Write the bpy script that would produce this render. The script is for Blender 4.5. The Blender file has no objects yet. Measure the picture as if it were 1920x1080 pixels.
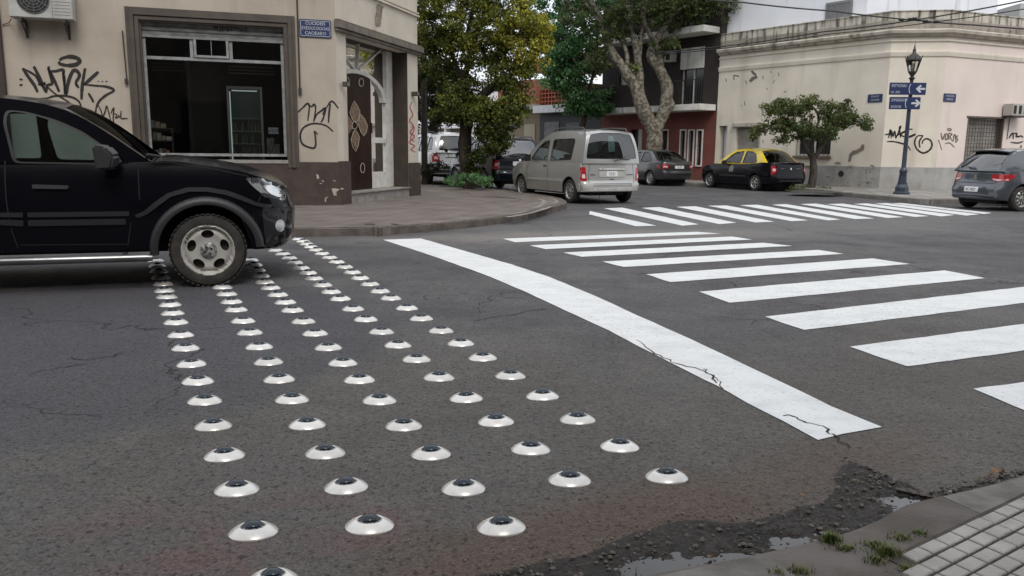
import bpy, bmesh, math, random
import numpy as np
from mathutils import Vector, Matrix, noise
from mathutils.geometry import delaunay_2d_cdt
from mathutils.bvhtree import BVHTree
random.seed(7)
SC = bpy.context.scene
COL = SC.collection
R_ = math.radians

# ------------------------------------------------------------------ camera
CF, CH, CP, CR = 1500.0, 1.25, math.atan(256/1500.0), R_(-0.6)
cF = Vector((0, math.cos(CP), -math.sin(CP))); _R = Vector((1, 0, 0)); _U = Vector((0, math.sin(CP), math.cos(CP)))
cR = _R*math.cos(CR) - _U*math.sin(CR); cU = _U*math.cos(CR) + _R*math.sin(CR)
cam = bpy.data.objects.new('camera', bpy.data.cameras.new('camera')); COL.objects.link(cam)
cam.data.sensor_width = 36; cam.data.lens = CF/1920*36; cam.data.clip_end = 3000; cam.data.clip_start = .05
m = Matrix((cR, cU, -cF)).transposed().to_4x4(); m.translation = (0, 0, CH); cam.matrix_world = m
SC.camera = cam
# ------------------------------------------------------------------ sky, sun, exposure
SUN_EL, SUN_AZ = R_(50), R_(168)      # azimuth clockwise from +Y
w = bpy.data.worlds.new('World'); SC.world = w; w.use_nodes = True
wn = w.node_tree; wn.nodes.clear()
def nd(nt, typ, **kw):
    n = nt.nodes.new(typ)
    for k, v in kw.items():
        if k in n.inputs: n.inputs[k].default_value = v
        else: setattr(n, k, v)
    return n
o_ = nd(wn, 'ShaderNodeOutputWorld'); b_ = nd(wn, 'ShaderNodeBackground'); b_.inputs['Strength'].default_value = 0.12
sk = nd(wn, 'ShaderNodeTexSky'); sk.sky_type = 'NISHITA'; sk.sun_disc = False
sk.sun_elevation = SUN_EL; sk.sun_rotation = SUN_AZ; sk.dust_density = 3; sk.air_density = 1.0
mx = nd(wn, 'ShaderNodeMix', data_type='RGBA'); tc = nd(wn, 'ShaderNodeTexCoord'); nz = nd(wn, 'ShaderNodeTexNoise', Scale=2.2, Detail=6.0)
rmp = nd(wn, 'ShaderNodeMapRange'); rmp.inputs[1].default_value = .35; rmp.inputs[2].default_value = .65; rmp.inputs[3].default_value = .60; rmp.inputs[4].default_value = .95
wn.links.new(tc.outputs['Generated'], nz.inputs['Vector']); wn.links.new(nz.outputs['Fac'], rmp.inputs[0]); wn.links.new(rmp.outputs[0], mx.inputs[0])
wn.links.new(sk.outputs[0], mx.inputs[6]); mx.inputs[7].default_value = (7.6, 7.75, 8.0, 1)
wn.links.new(mx.outputs[2], b_.inputs['Color']); wn.links.new(b_.outputs[0], o_.inputs[0])
sl = bpy.data.lights.new('sun', 'SUN'); sl.energy = 1.15; sl.angle = R_(22); sl.color = (1, .965, .91)
so = bpy.data.objects.new('sun', sl); COL.objects.link(so)
sd = Vector((math.sin(SUN_AZ)*math.cos(SUN_EL), math.cos(SUN_AZ)*math.cos(SUN_EL), math.sin(SUN_EL)))
so.rotation_euler = sd.to_track_quat('Z', 'Y').to_euler(); so.location = (0, 0, 30)
SC.view_settings.view_transform = 'Standard'; SC.view_settings.look = 'None'; SC.view_settings.gamma = 1; SC.view_settings.exposure = 0.50
SC.cycles.max_bounces = 8; SC.cycles.transparent_max_bounces = 24

# ------------------------------------------------------------------ measuring helpers (real positions from the survey of the photo)
def ray(x, y): return cF + cR*((x-960)/CF) + cU*((540-y)/CF)
def G(x, y, z=0.0):
    d = ray(x, y); return Vector((0, 0, CH)) + d*((z-CH)/d.z)
def PD(x, y, dist):                      # point seen at (x, y) at forward distance dist
    d = ray(x, y); return Vector((0, 0, CH)) + d*(dist/d.y)
class Fr:                                # a vertical wall plane: origin, direction, outward normal
    def __init__(s, o, d, n): s.o, s.d, s.n = Vector(o), Vector(d).normalized(), Vector(n).normalized()
    def pt(s, a, z, out=0.0):
        p = s.o + s.d*a + s.n*out; return Vector((p.x, p.y, z))
    def px(s, x, y, out=0.0):
        d = ray(x, y); c = Vector((0, 0, CH)); o = s.o + s.n*out
        t = (o-c).dot(s.n)/d.dot(s.n); q = c + d*t
        return ((q-s.o).dot(s.d), q.z)
    def off(s, out): return Fr(s.o+s.n*out, s.d, s.n)
def dirv(deg): return Vector((math.sin(R_(deg)), math.cos(R_(deg)), 0))

# ------------------------------------------------------------------ materials
MAT = {}
def M(name, col, rough=.6, col2=None, scale=6.0, metal=0.0, coat=0.0, bump=0.0, bscale=40.0, spec=.5, detail=6.0, lo=.38, hi=.66, stretch=None, streak=None, emit=None):
    if name in MAT: return MAT[name]
    mt = bpy.data.materials.new(name); mt.use_nodes = True; nt = mt.node_tree; L = nt.links.new
    p = nt.nodes['Principled BSDF']; c4 = lambda c: (*c, 1)
    p.inputs['Base Color'].default_value = c4(col); p.inputs['Roughness'].default_value = rough
    p.inputs['Metallic'].default_value = metal; p.inputs['Coat Weight'].default_value = coat; p.inputs['Specular IOR Level'].default_value = spec
    p.inputs['Coat Roughness'].default_value = .06
    tc = nd(nt, 'ShaderNodeTexCoord'); out = None
    if col2:
        mp = nd(nt, 'ShaderNodeMapping'); 
        if stretch: mp.inputs['Scale'].default_value = stretch
        n = nd(nt, 'ShaderNodeTexNoise', Scale=scale, Detail=detail); r = nd(nt, 'ShaderNodeMapRange')
        r.inputs[1].default_value = lo; r.inputs[2].default_value = hi
        mix = nd(nt, 'ShaderNodeMix', data_type='RGBA'); mix.inputs[6].default_value = c4(col); mix.inputs[7].default_value = c4(col2)
        L(tc.outputs['Object'], mp.inputs[0]); L(mp.outputs[0], n.inputs['Vector']); L(n.outputs['Fac'], r.inputs[0]); L(r.outputs[0], mix.inputs[0])
        L(mix.outputs[2], p.inputs['Base Color']); out = mix.outputs[2]
        rr = nd(nt, 'ShaderNodeMapRange'); rr.inputs[3].default_value = max(0, rough-.06); rr.inputs[4].default_value = min(1, rough+.08)
        L(n.outputs['Fac'], rr.inputs[0]); L(rr.outputs[0], p.inputs['Roughness'])
    if streak:                            # (colour, scale, lo, hi) rain streaks
        mp = nd(nt, 'ShaderNodeMapping'); mp.inputs['Scale'].default_value = (1, 1, .12)
        n = nd(nt, 'ShaderNodeTexNoise', Scale=streak[1], Detail=8.0); r = nd(nt, 'ShaderNodeMapRange'); r.inputs[1].default_value = streak[2]; r.inputs[2].default_value = streak[3]
        mix = nd(nt, 'ShaderNodeMix', data_type='RGBA'); mix.inputs[6].default_value = c4(col); mix.inputs[7].default_value = c4(streak[0])
        if out: L(out, mix.inputs[6])
        L(tc.outputs['Object'], mp.inputs[0]); L(mp.outputs[0], n.inputs['Vector']); L(n.outputs['Fac'], r.inputs[0]); L(r.outputs[0], mix.inputs[0])
        L(mix.outputs[2], p.inputs['Base Color'])
    if bump:
        n = nd(nt, 'ShaderNodeTexNoise', Scale=bscale, Detail=5.0); b = nd(nt, 'ShaderNodeBump', Strength=min(1, bump), Distance=.01)
        L(tc.outputs['Object'], n.inputs['Vector']); L(n.outputs['Fac'], b.inputs['Height']); L(b.outputs[0], p.inputs['Normal'])
    if emit: p.inputs['Emission Color'].default_value = c4(emit[0]); p.inputs['Emission Strength'].default_value = emit[1]
    MAT[name] = mt; return mt
def glass(name, tint=(.5, .55, .55), refl=1.0, ior=1.5, rough=.01, base=.0):
    mt = bpy.data.materials.new(name); mt.use_nodes = True; nt = mt.node_tree; nt.nodes.clear(); L = nt.links.new
    o = nd(nt, 'ShaderNodeOutputMaterial'); t = nd(nt, 'ShaderNodeBsdfTransparent'); t.inputs[0].default_value = (*tint, 1)
    g = nd(nt, 'ShaderNodeBsdfGlossy', Roughness=rough); g.inputs['Color'].default_value = (refl, refl, refl, 1)
    f = nd(nt, 'ShaderNodeFresnel', IOR=ior); a = nd(nt, 'ShaderNodeMath', operation='ADD', use_clamp=True); a.inputs[1].default_value = base
    mx = nd(nt, 'ShaderNodeMixShader'); L(f.outputs[0], a.inputs[0]); L(a.outputs[0], mx.inputs[0]); L(t.outputs[0], mx.inputs[1]); L(g.outputs[0], mx.inputs[2]); L(mx.outputs[0], o.inputs[0])
    MAT[name] = mt; return mt

# ------------------------------------------------------------------ object helpers
MW = {}
def tag(o, label=None, cat=None, group=None, kind=None):
    if label: o['label'] = label
    if cat: o['category'] = cat
    if group: o['group'] = group
    if kind: o['kind'] = kind
    return o
def empty(name, loc, rz=0.0, label=None, cat=None, group=None):
    o = bpy.data.objects.new(name, None); COL.objects.link(o); o.location = loc; o.rotation_euler = (0, 0, rz); o.empty_display_size = .2
    MW[o.name] = Matrix.Translation(loc) @ Matrix.Rotation(rz, 4, 'Z')
    return tag(o, label, cat, group)
def link(name, me, mat, parent=None, local=False, smooth=None):
    """world-space mesh unless local; parented parts are moved into the parent's space"""
    o = bpy.data.objects.new(name, me); COL.objects.link(o)
    for mm in (mat if isinstance(mat, (list, tuple)) else [mat]): me.materials.append(mm)
    if parent is not None:
        o.parent = parent
        if not local:
            me.transform(MW[parent.name].inverted())
            MW[o.name] = MW[parent.name]
        else: MW[o.name] = MW[parent.name]
    else: MW[o.name] = Matrix.Identity(4)
    if smooth is not None:
        me.shade_smooth(); me.set_sharp_from_angle(angle=R_(smooth))
    return o
class MB:
    def __init__(s): s.v = []; s.f = []; s.mi = []
    def add(s, v, f, mi=0):
        b = len(s.v); s.v += [tuple(p) for p in v]; s.f += [tuple(b+i for i in q) for q in f]; s.mi += [mi]*len(f); return s
    def hexa(s, c, mi=0): return s.add(c, [(0, 3, 2, 1), (4, 5, 6, 7), (0, 1, 5, 4), (1, 2, 6, 5), (2, 3, 7, 6), (3, 0, 4, 7)], mi)
    def box(s, x0, x1, y0, y1, z0, z1, mi=0):
        return s.hexa([(x0, y0, z0), (x1, y0, z0), (x1, y1, z0), (x0, y1, z0), (x0, y0, z1), (x1, y0, z1), (x1, y1, z1), (x0, y1, z1)], mi)
    def fb(s, fr, a0, a1, z0, z1, o0, o1, mi=0):     # box in wall-plane coordinates
        return s.hexa([fr.pt(a0, z0, o0), fr.pt(a1, z0, o0), fr.pt(a1, z0, o1), fr.pt(a0, z0, o1), fr.pt(a0, z1, o0), fr.pt(a1, z1, o0), fr.pt(a1, z1, o1), fr.pt(a0, z1, o1)], mi)
    def tube(s, pts, rad, seg=8, mi=0, cap=True):
        pts = [Vector(p) for p in pts]; n = len(pts)
        if not isinstance(rad, (list, tuple)): rad = [rad]*n
        v = []; up = None
        for i, p in enumerate(pts):
            t = (pts[min(i+1, n-1)]-pts[max(i-1, 0)]).normalized()
            if up is None: up = t.orthogonal().normalized()
            a = (up - t*up.dot(t)).normalized(); up = a; b = t.cross(a)
            v += [p + (a*math.cos(2*math.pi*k/seg)+b*math.sin(2*math.pi*k/seg))*rad[i] for k in range(seg)]
        f = [(i*seg+k, i*seg+(k+1) % seg, (i+1)*seg+(k+1) % seg, (i+1)*seg+k) for i in range(n-1) for k in range(seg)]
        if cap: f += [tuple(range(seg))[::-1], tuple((n-1)*seg+k for k in range(seg))]
        return s.add(v, f, mi)
    def lathe(s, prof, c=(0, 0, 0), seg=24, axis='Z', mi=0, a0=0, a1=2*math.pi, sc=(1, 1)):
        c = Vector(c); n = len(prof); full = abs(a1-a0-2*math.pi) < 1e-6; m = seg if full else seg+1; v = []
        for r, h in prof:
            for k in range(m):
                a = a0+(a1-a0)*k/seg; q = (r*math.cos(a)*sc[0], r*math.sin(a)*sc[1], h)
                if axis == 'Y': q = (q[0], q[2], q[1])
                if axis == 'X': q = (q[2], q[0], q[1])
                v.append(c+Vector(q))
        f = []
        for i in range(n-1):
            for k in range(seg if full else seg):
                k2 = (k+1) % m if full else k+1
                f.append((i*m+k, i*m+k2, (i+1)*m+k2, (i+1)*m+k))
        return s.add(v, f, mi)
    def mesh(s, bev=0, recalc=True, merge=False):
        me = bpy.data.meshes.new('m'); me.from_pydata(s.v, [], s.f)
        if any(s.mi): me.polygons.foreach_set('material_index', s.mi)
        if bev or recalc:
            bm = bmesh.new(); bm.from_mesh(me)
            if merge: bmesh.ops.remove_doubles(bm, verts=bm.verts, dist=1e-4)
            bmesh.ops.recalc_face_normals(bm, faces=bm.faces)
            if bev: bmesh.ops.bevel(bm, geom=list(bm.edges), offset=bev, segments=2, affect='EDGES', clamp_overlap=True)
            bm.to_mesh(me); bm.free()
        me.update(); return me
    def build(s, name, mat, parent=None, local=False, bev=0, smooth=None, recalc=True, merge=False):
        return link(name, s.mesh(bev, recalc, merge), mat, parent, local, smooth)
def inpoly(x, y, P):
    c = False; j = len(P)-1
    for i in range(len(P)):
        if (P[i][1] > y) != (P[j][1] > y) and x < (P[j][0]-P[i][0])*(y-P[i][1])/(P[j][1]-P[i][1])+P[i][0]: c = not c
        j = i
    return c
def patch(mb, outer, fn, holes=(), step=None, thick=0.0, tdir=None, mi=0, stepv=None):
    """fill a 2-D outline (with holes), map it with fn to 3-D, optionally give it thickness along tdir"""
    pts = []; edges = []
    for loop in [outer]+list(holes):
        b = len(pts); pts += [Vector((p[0], p[1])) for p in loop]; n = len(loop); edges += [(b+i, b+(i+1) % n) for i in range(n)]
    if step:
        sv = stepv or step
        xs = [p[0] for p in outer]; ys = [p[1] for p in outer]
        nx = int((max(xs)-min(xs))/step); ny = int((max(ys)-min(ys))/sv); B = list(pts)
        for i in range(nx+1):
            for j in range(ny+1):
                x = min(xs)+(i+.5)*step; y = min(ys)+(j+.5)*sv
                if inpoly(x, y, outer) and not any(inpoly(x, y, h) for h in holes):
                    if min((abs(x-q.x)+abs(y-q.y)) for q in B) > .35*step: pts.append(Vector((x, y)))
    r = delaunay_2d_cdt(pts, edges, [], 0, 1e-6); V = r[0]; F = []
    for f in r[2]:
        cx = sum(V[i].x for i in f)/len(f); cy = sum(V[i].y for i in f)/len(f)
        if inpoly(cx, cy, outer) and not any(inpoly(cx, cy, h) for h in holes): F.append(tuple(f))
    P3 = [Vector(fn(v.x, v.y)) for v in V]
    if not thick: return mb.add(P3, F, mi)
    t = Vector(tdir).normalized()*thick; n = len(P3)
    ec = {}
    for f in F:
        for a, b in zip(f, f[1:]+f[:1]): ec[(a, b)] = 1
    side = [(a, b, b+n, a+n) for (a, b) in ec if (b, a) not in ec]
    mb.add(P3+[p+t for p in P3], F+[tuple(i+n for i in f[::-1]) for f in F]+side, mi); return mb
def stroke(pts, wd):
    """outline polygon strip of a polyline: list of quads in 2-D"""
    n = len(pts); P = [Vector((p[0], p[1])) for p in pts]; Lf = []; Rt = []
    ws = wd if isinstance(wd, (list, tuple)) else [wd]*n
    for i in range(n):
        t = P[min(i+1, n-1)]-P[max(i-1, 0)]; t = t.normalized() if t.length > 0 else Vector((1, 0)); q = Vector((-t.y, t.x))*ws[i]/2
        Lf.append(P[i]+q); Rt.append(P[i]-q)
    return Lf, Rt
def smoothline(pts, k=6):
    if len(pts) < 3: return [Vector(p) for p in pts]
    P = [Vector(p) for p in pts]; out = []
    for i in range(len(P)-1):
        a = P[max(i-1, 0)]; b = P[i]; c = P[i+1]; d = P[min(i+2, len(P)-1)]
        for j in range(k):
            t = j/k; out.append(.5*((2*b)+(c-a)*t+(2*a-5*b+4*c-d)*t*t+(3*b-a-3*c+d)*t**3))
    out.append(P[-1]); return out
def strokes(mb, lines, fn, wd, k=5):
    for ln in lines:
        w_ = wd
        if isinstance(ln, tuple) and isinstance(ln[0], (int, float)): w_, ln = ln
        S = smoothline([(p[0], p[1]) for p in ln], k); n = len(S)
        ph = random.random()*9; ww = [w_*(.62+.38*math.sin(math.pi*min(1, max(0, i/(n-1))))+.22*noise.noise(Vector((ph+i*.5, ph, 0)))) for i in range(n)]
        Lf, Rt = stroke(S, ww); V = [fn(p.x, p.y) for p in Lf]+[fn(p.x, p.y) for p in Rt]
        mb.add(V, [(i, i+1, n+i+1, n+i) for i in range(n-1)])
    return mb
def ip(T, x):
    """smooth-ish interpolation in a table"""
    if x <= T[0][0]: return T[0][1]
    if x >= T[-1][0]: return T[-1][1]
    for i in range(len(T)-1):
        if T[i][0] <= x <= T[i+1][0]:
            x0, y0 = T[i]; x1, y1 = T[i+1]; h = x1-x0
            if h < 1e-9: return y1
            def sl(j):
                if j <= 0 or j >= len(T)-1: return None
                a = (T[j][1]-T[j-1][1])/max(1e-6, T[j][0]-T[j-1][0]); b = (T[j+1][1]-T[j][1])/max(1e-6, T[j+1][0]-T[j][0])
                return 0 if a*b <= 0 else 2*a*b/(a+b)
            m0, m1 = sl(i), sl(i+1); d = (y1-y0)/h
            if m0 is None: m0 = d
            if m1 is None: m1 = d
            t = (x-x0)/h
            return (2*t**3-3*t*t+1)*y0+(t**3-2*t*t+t)*h*m0+(-2*t**3+3*t*t)*y1+(t**3-t*t)*h*m1
def text_mb(mb, s, size, fn, mi=0, align='CENTER', sx=1.0):
    cu = bpy.data.curves.new('t', 'FONT'); cu.body = s; cu.size = size; cu.align_x = align; cu.align_y = 'CENTER'; cu.resolution_u = 2
    o = bpy.data.objects.new('t', cu); COL.objects.link(o); dg = bpy.context.evaluated_depsgraph_get()
    me = bpy.data.meshes.new_from_object(o.evaluated_get(dg))
    mb.add([fn(v.co.x*sx, v.co.y) for v in me.vertices], [tuple(p.vertices) for p in me.polygons], mi)
    bpy.data.objects.remove(o); bpy.data.curves.remove(cu); bpy.data.meshes.remove(me); return mb
def rrect(x0, x1, y0, y1, r, k=4):
    P = []
    for cx, cy, a in ((x1-r, y1-r, 0), (x0+r, y1-r, 90), (x0+r, y0+r, 180), (x1-r, y0+r, 270)):
        P += [(cx+r*math.cos(R_(a+90*i/k)), cy+r*math.sin(R_(a+90*i/k))) for i in range(k+1)]
    return P
def roundpoly(P, r, k=3):
    out = []; n = len(P)
    for i in range(n):
        a, b, c = Vector(P[i-1]), Vector(P[i]), Vector(P[(i+1) % n]); u = (a-b); v = (c-b); rr = min(r, u.length*.45, v.length*.45)
        p0 = b+u.normalized()*rr; p1 = b+v.normalized()*rr
        for j in range(k+1):
            t = j/k; out.append(tuple((1-t)**2*p0+2*t*(1-t)*b+t*t*p1))
    return out
# ------------------------------------------------------------------ road material
def asphalt():
    mt = bpy.data.materials.new('asphalt'); mt.use_nodes = True; nt = mt.node_tree; L = nt.links.new; p = nt.nodes['Principled BSDF']
    tc = nd(nt, 'ShaderNodeTexCoord'); co = tc.outputs['Object']
    def noi(sc, det=6, rough=.5, vec=co): n = nd(nt, 'ShaderNodeTexNoise', Scale=sc, Detail=det, Roughness=rough); L(vec, n.inputs['Vector']); return n.outputs['Fac']
    def rng(f, a, b, c=0., d=1.): r = nd(nt, 'ShaderNodeMapRange'); r.inputs[1].default_value = a; r.inputs[2].default_value = b; r.inputs[3].default_value = c; r.inputs[4].default_value = d; L(f, r.inputs[0]); return r.outputs[0]
    def mix(f, a, b, mode='MIX'):
        m_ = nd(nt, 'ShaderNodeMix', data_type='RGBA', blend_type=mode)
        if isinstance(f, float): m_.inputs[0].default_value = f
        else: L(f, m_.inputs[0])
        for k, x in ((6, a), (7, b)):
            if isinstance(x, tuple): m_.inputs[k].default_value = (*x, 1)
            else: L(x, m_.inputs[k])
        return m_.outputs[2]
    def math_(op, a, b=None):
        m_ = nd(nt, 'ShaderNodeMath', operation=op)
        for k, x in ((0, a), (1, b)):
            if x is None: continue
            if isinstance(x, (int, float)): m_.inputs[k].default_value = x
            else: L(x, m_.inputs[k])
        return m_.outputs[0]
    # distance-based zones: worn brownish patch along the stud field and near the gutter, darker fresh asphalt elsewhere
    def spot(cx, cy, r0, r1, amp=.9, rot=0, sx=1, sy=1):
        mp = nd(nt, 'ShaderNodeMapping', vector_type='TEXTURE'); mp.inputs['Location'].default_value = (cx, cy, 0); mp.inputs['Rotation'].default_value = (0, 0, R_(rot)); mp.inputs['Scale'].default_value = (sx, sy, 1)
        L(co, mp.inputs[0]); ln = nd(nt, 'ShaderNodeVectorMath', operation='LENGTH'); L(mp.outputs[0], ln.inputs[0])
        n = noi(1.3, 5); d = math_('ADD', ln.outputs['Value'], math_('MULTIPLY', math_('SUBTRACT', n, .5), amp)); return rng(d, r0, r1, 1., 0.)
    c = mix(rng(noi(.35, 5), .40, .62), (.080, .077, .079), (.112, .108, .107))
    c = mix(rng(noi(1.1, 9, .7), .45, .64), c, (.056, .053, .060))
    worn = spot(-.2, 3.1, .75, 1.5, .8, 18, 1.9, 1.9)
    c = mix(math_('MULTIPLY', worn, .9), c, (.086, .080, .073))
    c = mix(math_('MULTIPLY', worn, rng(noi(3.1, 7, .7), .5, .72, 0., .6)), c, (.13, .115, .095))
    c = mix(math_('MULTIPLY', worn, rng(noi(1.9, 7, .7), .53, .75, 0., .7)), c, (.055, .045, .037))
    worn2 = spot(2.6, 4.2, .7, 1.6, .9, 60, 1.9, 1.0)
    c = mix(math_('MULTIPLY', worn2, .7), c, (.095, .084, .072))
    lft = spot(-2.9, 5.2, .92, 1.03, .3, -12, 2.1, 2.3)
    c = mix(math_('MULTIPLY', lft, .8), c, (.058, .055, .064))
    c = mix(math_('MULTIPLY', rng(noi(11, 6, .7), .5, .68), .45), c, (.045, .042, .040))
    pur = spot(-.7, 2.35, .35, 1.1, 1.0, 5, 1.5, .55); pur = math_('MULTIPLY', pur, rng(noi(3.2, 5), .42, .6))
    c = mix(math_('MULTIPLY', pur, .8), c, (.108, .066, .064))
    brn = spot(.45, 2.55, .3, .8, 1.1, 24, 1.5, .45)
    c = mix(math_('MULTIPLY', brn, .85), c, (.080, .052, .036))
    brn2 = spot(1.35, 3.15, .2, .8, 1.2, 30, 1.1, .42)
    c = mix(math_('MULTIPLY', brn2, .75), c, (.085, .062, .048))
    con = spot(1.4, 12.2, .5, 1.1, .5, 15, 3.6, 1.0)         # pale concrete gutter at the corner
    c = mix(math_('MULTIPLY', con, .8), c, (.21, .19, .175))
    con2 = spot(5.5, 15.3, .6, 1.1, .4, 30, 7.5, 2.6)
    c = mix(math_('MULTIPLY', con2, .5), c, (.17, .168, .165))
    # aggregate
    v = nd(nt, 'ShaderNodeTexVoronoi', Scale=105.0, feature='F1'); L(co, v.inputs['Vector'])
    hs = nd(nt, 'ShaderNodeSeparateColor'); L(v.outputs['Color'], hs.inputs[0])
    agg = rng(hs.outputs[0], .0, 1., .55, 1.5); c2 = nd(nt, 'ShaderNodeMix', data_type='RGBA', blend_type='MULTIPLY'); c2.inputs[0].default_value = .6
    L(c, c2.inputs[6]); cc = nd(nt, 'ShaderNodeCombineColor'); [L(agg, cc.inputs[k]) for k in range(3)]; L(cc.outputs[0], c2.inputs[7]); c = c2.outputs[2]
    pits = rng(noi(38, 5, .75), .33, .42, 1., 0.); zone = rng(noi(.8, 4), .40, .6)
    c = mix(math_('MULTIPLY', pits, math_('ADD', math_('MULTIPLY', zone, .5), .3)), c, (.022, .020, .019))
    lights = rng(noi(55, 4, .7), .64, .72); c = mix(math_('MULTIPLY', lights, .5), c, (.30, .28, .26))
    # cracks
    wv = nd(nt, 'ShaderNodeTexNoise', Scale=2.5, Detail=6.0); L(co, wv.inputs['Vector'])
    vm = nd(nt, 'ShaderNodeVectorMath', operation='ADD'); sc_ = nd(nt, 'ShaderNodeVectorMath', operation='SCALE'); sc_.inputs[3].default_value = .55; L(wv.outputs['Color'], sc_.inputs[0]); L(co, vm.inputs[0]); L(sc_.outputs[0], vm.inputs[1])
    vc = nd(nt, 'ShaderNodeTexVoronoi', Scale=.42, feature='DISTANCE_TO_EDGE'); L(vm.outputs[0], vc.inputs['Vector'])
    crk = math_('MULTIPLY', rng(vc.outputs['Distance'], 0, .0032, 1., 0.), rng(noi(.55, 3), .50, .56))
    c = mix(math_('MULTIPLY', crk, .6), c, (.018, .017, .016))
    L(c, p.inputs['Base Color'])
    L(rng(noi(1.7, 6), .3, .7, .62, .86), p.inputs['Roughness']); p.inputs['Specular IOR Level'].default_value = .42
    h = math_('ADD', math_('MULTIPLY', v.outputs['Distance'], -.5), math_('ADD', math_('MULTIPLY', pits, -.7), math_('MULTIPLY', noi(18, 6, .65), 1.3)))
    h = math_('ADD', h, math_('MULTIPLY', crk, -2.5)); h = math_('ADD', h, math_('MULTIPLY', noi(2.3, 6), 1.6))
    b = nd(nt, 'ShaderNodeBump', Strength=1.0, Distance=.013); L(h, b.inputs['Height']); L(b.outputs[0], p.inputs['Normal'])
    MAT['asphalt'] = mt; return mt
asphalt()
def paint_white():
    mt = bpy.data.materials.new('road_paint'); mt.use_nodes = True; nt = mt.node_tree; L = nt.links.new; p = nt.nodes['Principled BSDF']
    tc = nd(nt, 'ShaderNodeTexCoord'); co = tc.outputs['Object']
    n1 = nd(nt, 'ShaderNodeTexNoise', Scale=4.0, Detail=8.0, Roughness=.6); n2 = nd(nt, 'ShaderNodeTexNoise', Scale=34.0, Detail=7.0, Roughness=.75); n3 = nd(nt, 'ShaderNodeTexNoise', Scale=.5, Detail=3.0)
    mp = nd(nt, 'ShaderNodeMapping'); mp.inputs['Rotation'].default_value = (0, 0, R_(-25)); mp.inputs['Scale'].default_value = (.8, 1.3, 1)
    L(co, mp.inputs[0]); L(mp.outputs[0], n1.inputs['Vector']); L(mp.outputs[0], n2.inputs['Vector']); L(co, n3.inputs['Vector'])
    def rng(f, a, b, c=0., d=1.): r = nd(nt, 'ShaderNodeMapRange'); r.inputs[1].default_value = a; r.inputs[2].default_value = b; r.inputs[3].default_value = c; r.inputs[4].default_value = d; L(f, r.inputs[0]); return r.outputs[0]
    m1 = nd(nt, 'ShaderNodeMix', data_type='RGBA'); m1.inputs[6].default_value = (.66, .675, .675, 1); m1.inputs[7].default_value = (.43, .435, .43, 1); L(rng(n1.outputs['Fac'], .42, .80, 0., .6), m1.inputs[0])
    m2 = nd(nt, 'ShaderNodeMix', data_type='RGBA'); m2.inputs[7].default_value = (.13, .125, .12, 1); L(m1.outputs[2], m2.inputs[6])
    mm = nd(nt, 'ShaderNodeMath', operation='MULTIPLY'); L(rng(n2.outputs['Fac'], .565, .66), mm.inputs[0]); L(rng(n3.outputs['Fac'], .36, .62, .25, 1.), mm.inputs[1]); L(mm.outputs[0], m2.inputs[0])
    L(m2.outputs[2], p.inputs['Base Color']); p.inputs['Roughness'].default_value = .7
    n4 = nd(nt, 'ShaderNodeTexNoise', Scale=90.0, Detail=4.0); L(co, n4.inputs['Vector']); b = nd(nt, 'ShaderNodeBump', Strength=.5, Distance=.006); L(n4.outputs['Fac'], b.inputs['Height']); L(b.outputs[0], p.inputs['Normal'])
    MAT['road_paint'] = mt
paint_white()
PAVE = M('pavement_concrete', (.178, .150, .132), .8, (.125, .104, .091), 1.6, bump=.4, bscale=30, streak=None)
KERB = M('kerb_stone', (.125, .105, .092), .8, (.065, .052, .045), 5, bump=.7, bscale=22)
KERB_L = M('kerb_pale', (.21, .195, .18), .8, (.13, .12, .10), 4, bump=.6, bscale=22)
FARPAVE = M('far_pavement', (.30, .285, .26), .85, (.19, .175, .155), 1.3, bump=.4, bscale=30)

def paved(mt, scale, depth):
    nt = mt.node_tree; L = nt.links.new; p = nt.nodes['Principled BSDF']; src = p.inputs['Base Color'].links[0].from_socket
    tc = nd(nt, 'ShaderNodeTexCoord'); mp = nd(nt, 'ShaderNodeMapping'); mp.inputs['Rotation'].default_value = (0, 0, R_(18)); b = nd(nt, 'ShaderNodeTexBrick', Scale=scale); b.offset = 0; b.inputs['Brick Width'].default_value = .5; b.inputs['Row Height'].default_value = .5
    b.inputs['Color1'].default_value = (1, 1, 1, 1); b.inputs['Color2'].default_value = (.84, .84, .84, 1); b.inputs['Mortar'].default_value = (depth,)*3+(1,); b.inputs['Mortar Size'].default_value = .022
    m_ = nd(nt, 'ShaderNodeMix', data_type='RGBA', blend_type='MULTIPLY'); m_.inputs[0].default_value = 1; L(tc.outputs['Object'], mp.inputs[0]); L(mp.outputs[0], b.inputs['Vector']); L(src, m_.inputs[6]); L(b.outputs['Color'], m_.inputs[7]); L(m_.outputs[2], p.inputs['Base Color'])
paved(PAVE, 1.25, .55); paved(FARPAVE, 1.25, .6)
# ------------------------------------------------------------------ ground
road = MB(); N = 24; ex = [-900+1800*i/N for i in range(N+1)]
road.add([(x, y+300, 0) for y in ex for x in ex], [(j*(N+1)+i, j*(N+1)+i+1, (j+1)*(N+1)+i+1, (j+1)*(N+1)+i) for j in range(N) for i in range(N)])
road = tag(road.build('road', MAT['asphalt'], recalc=False), kind='structure')

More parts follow.
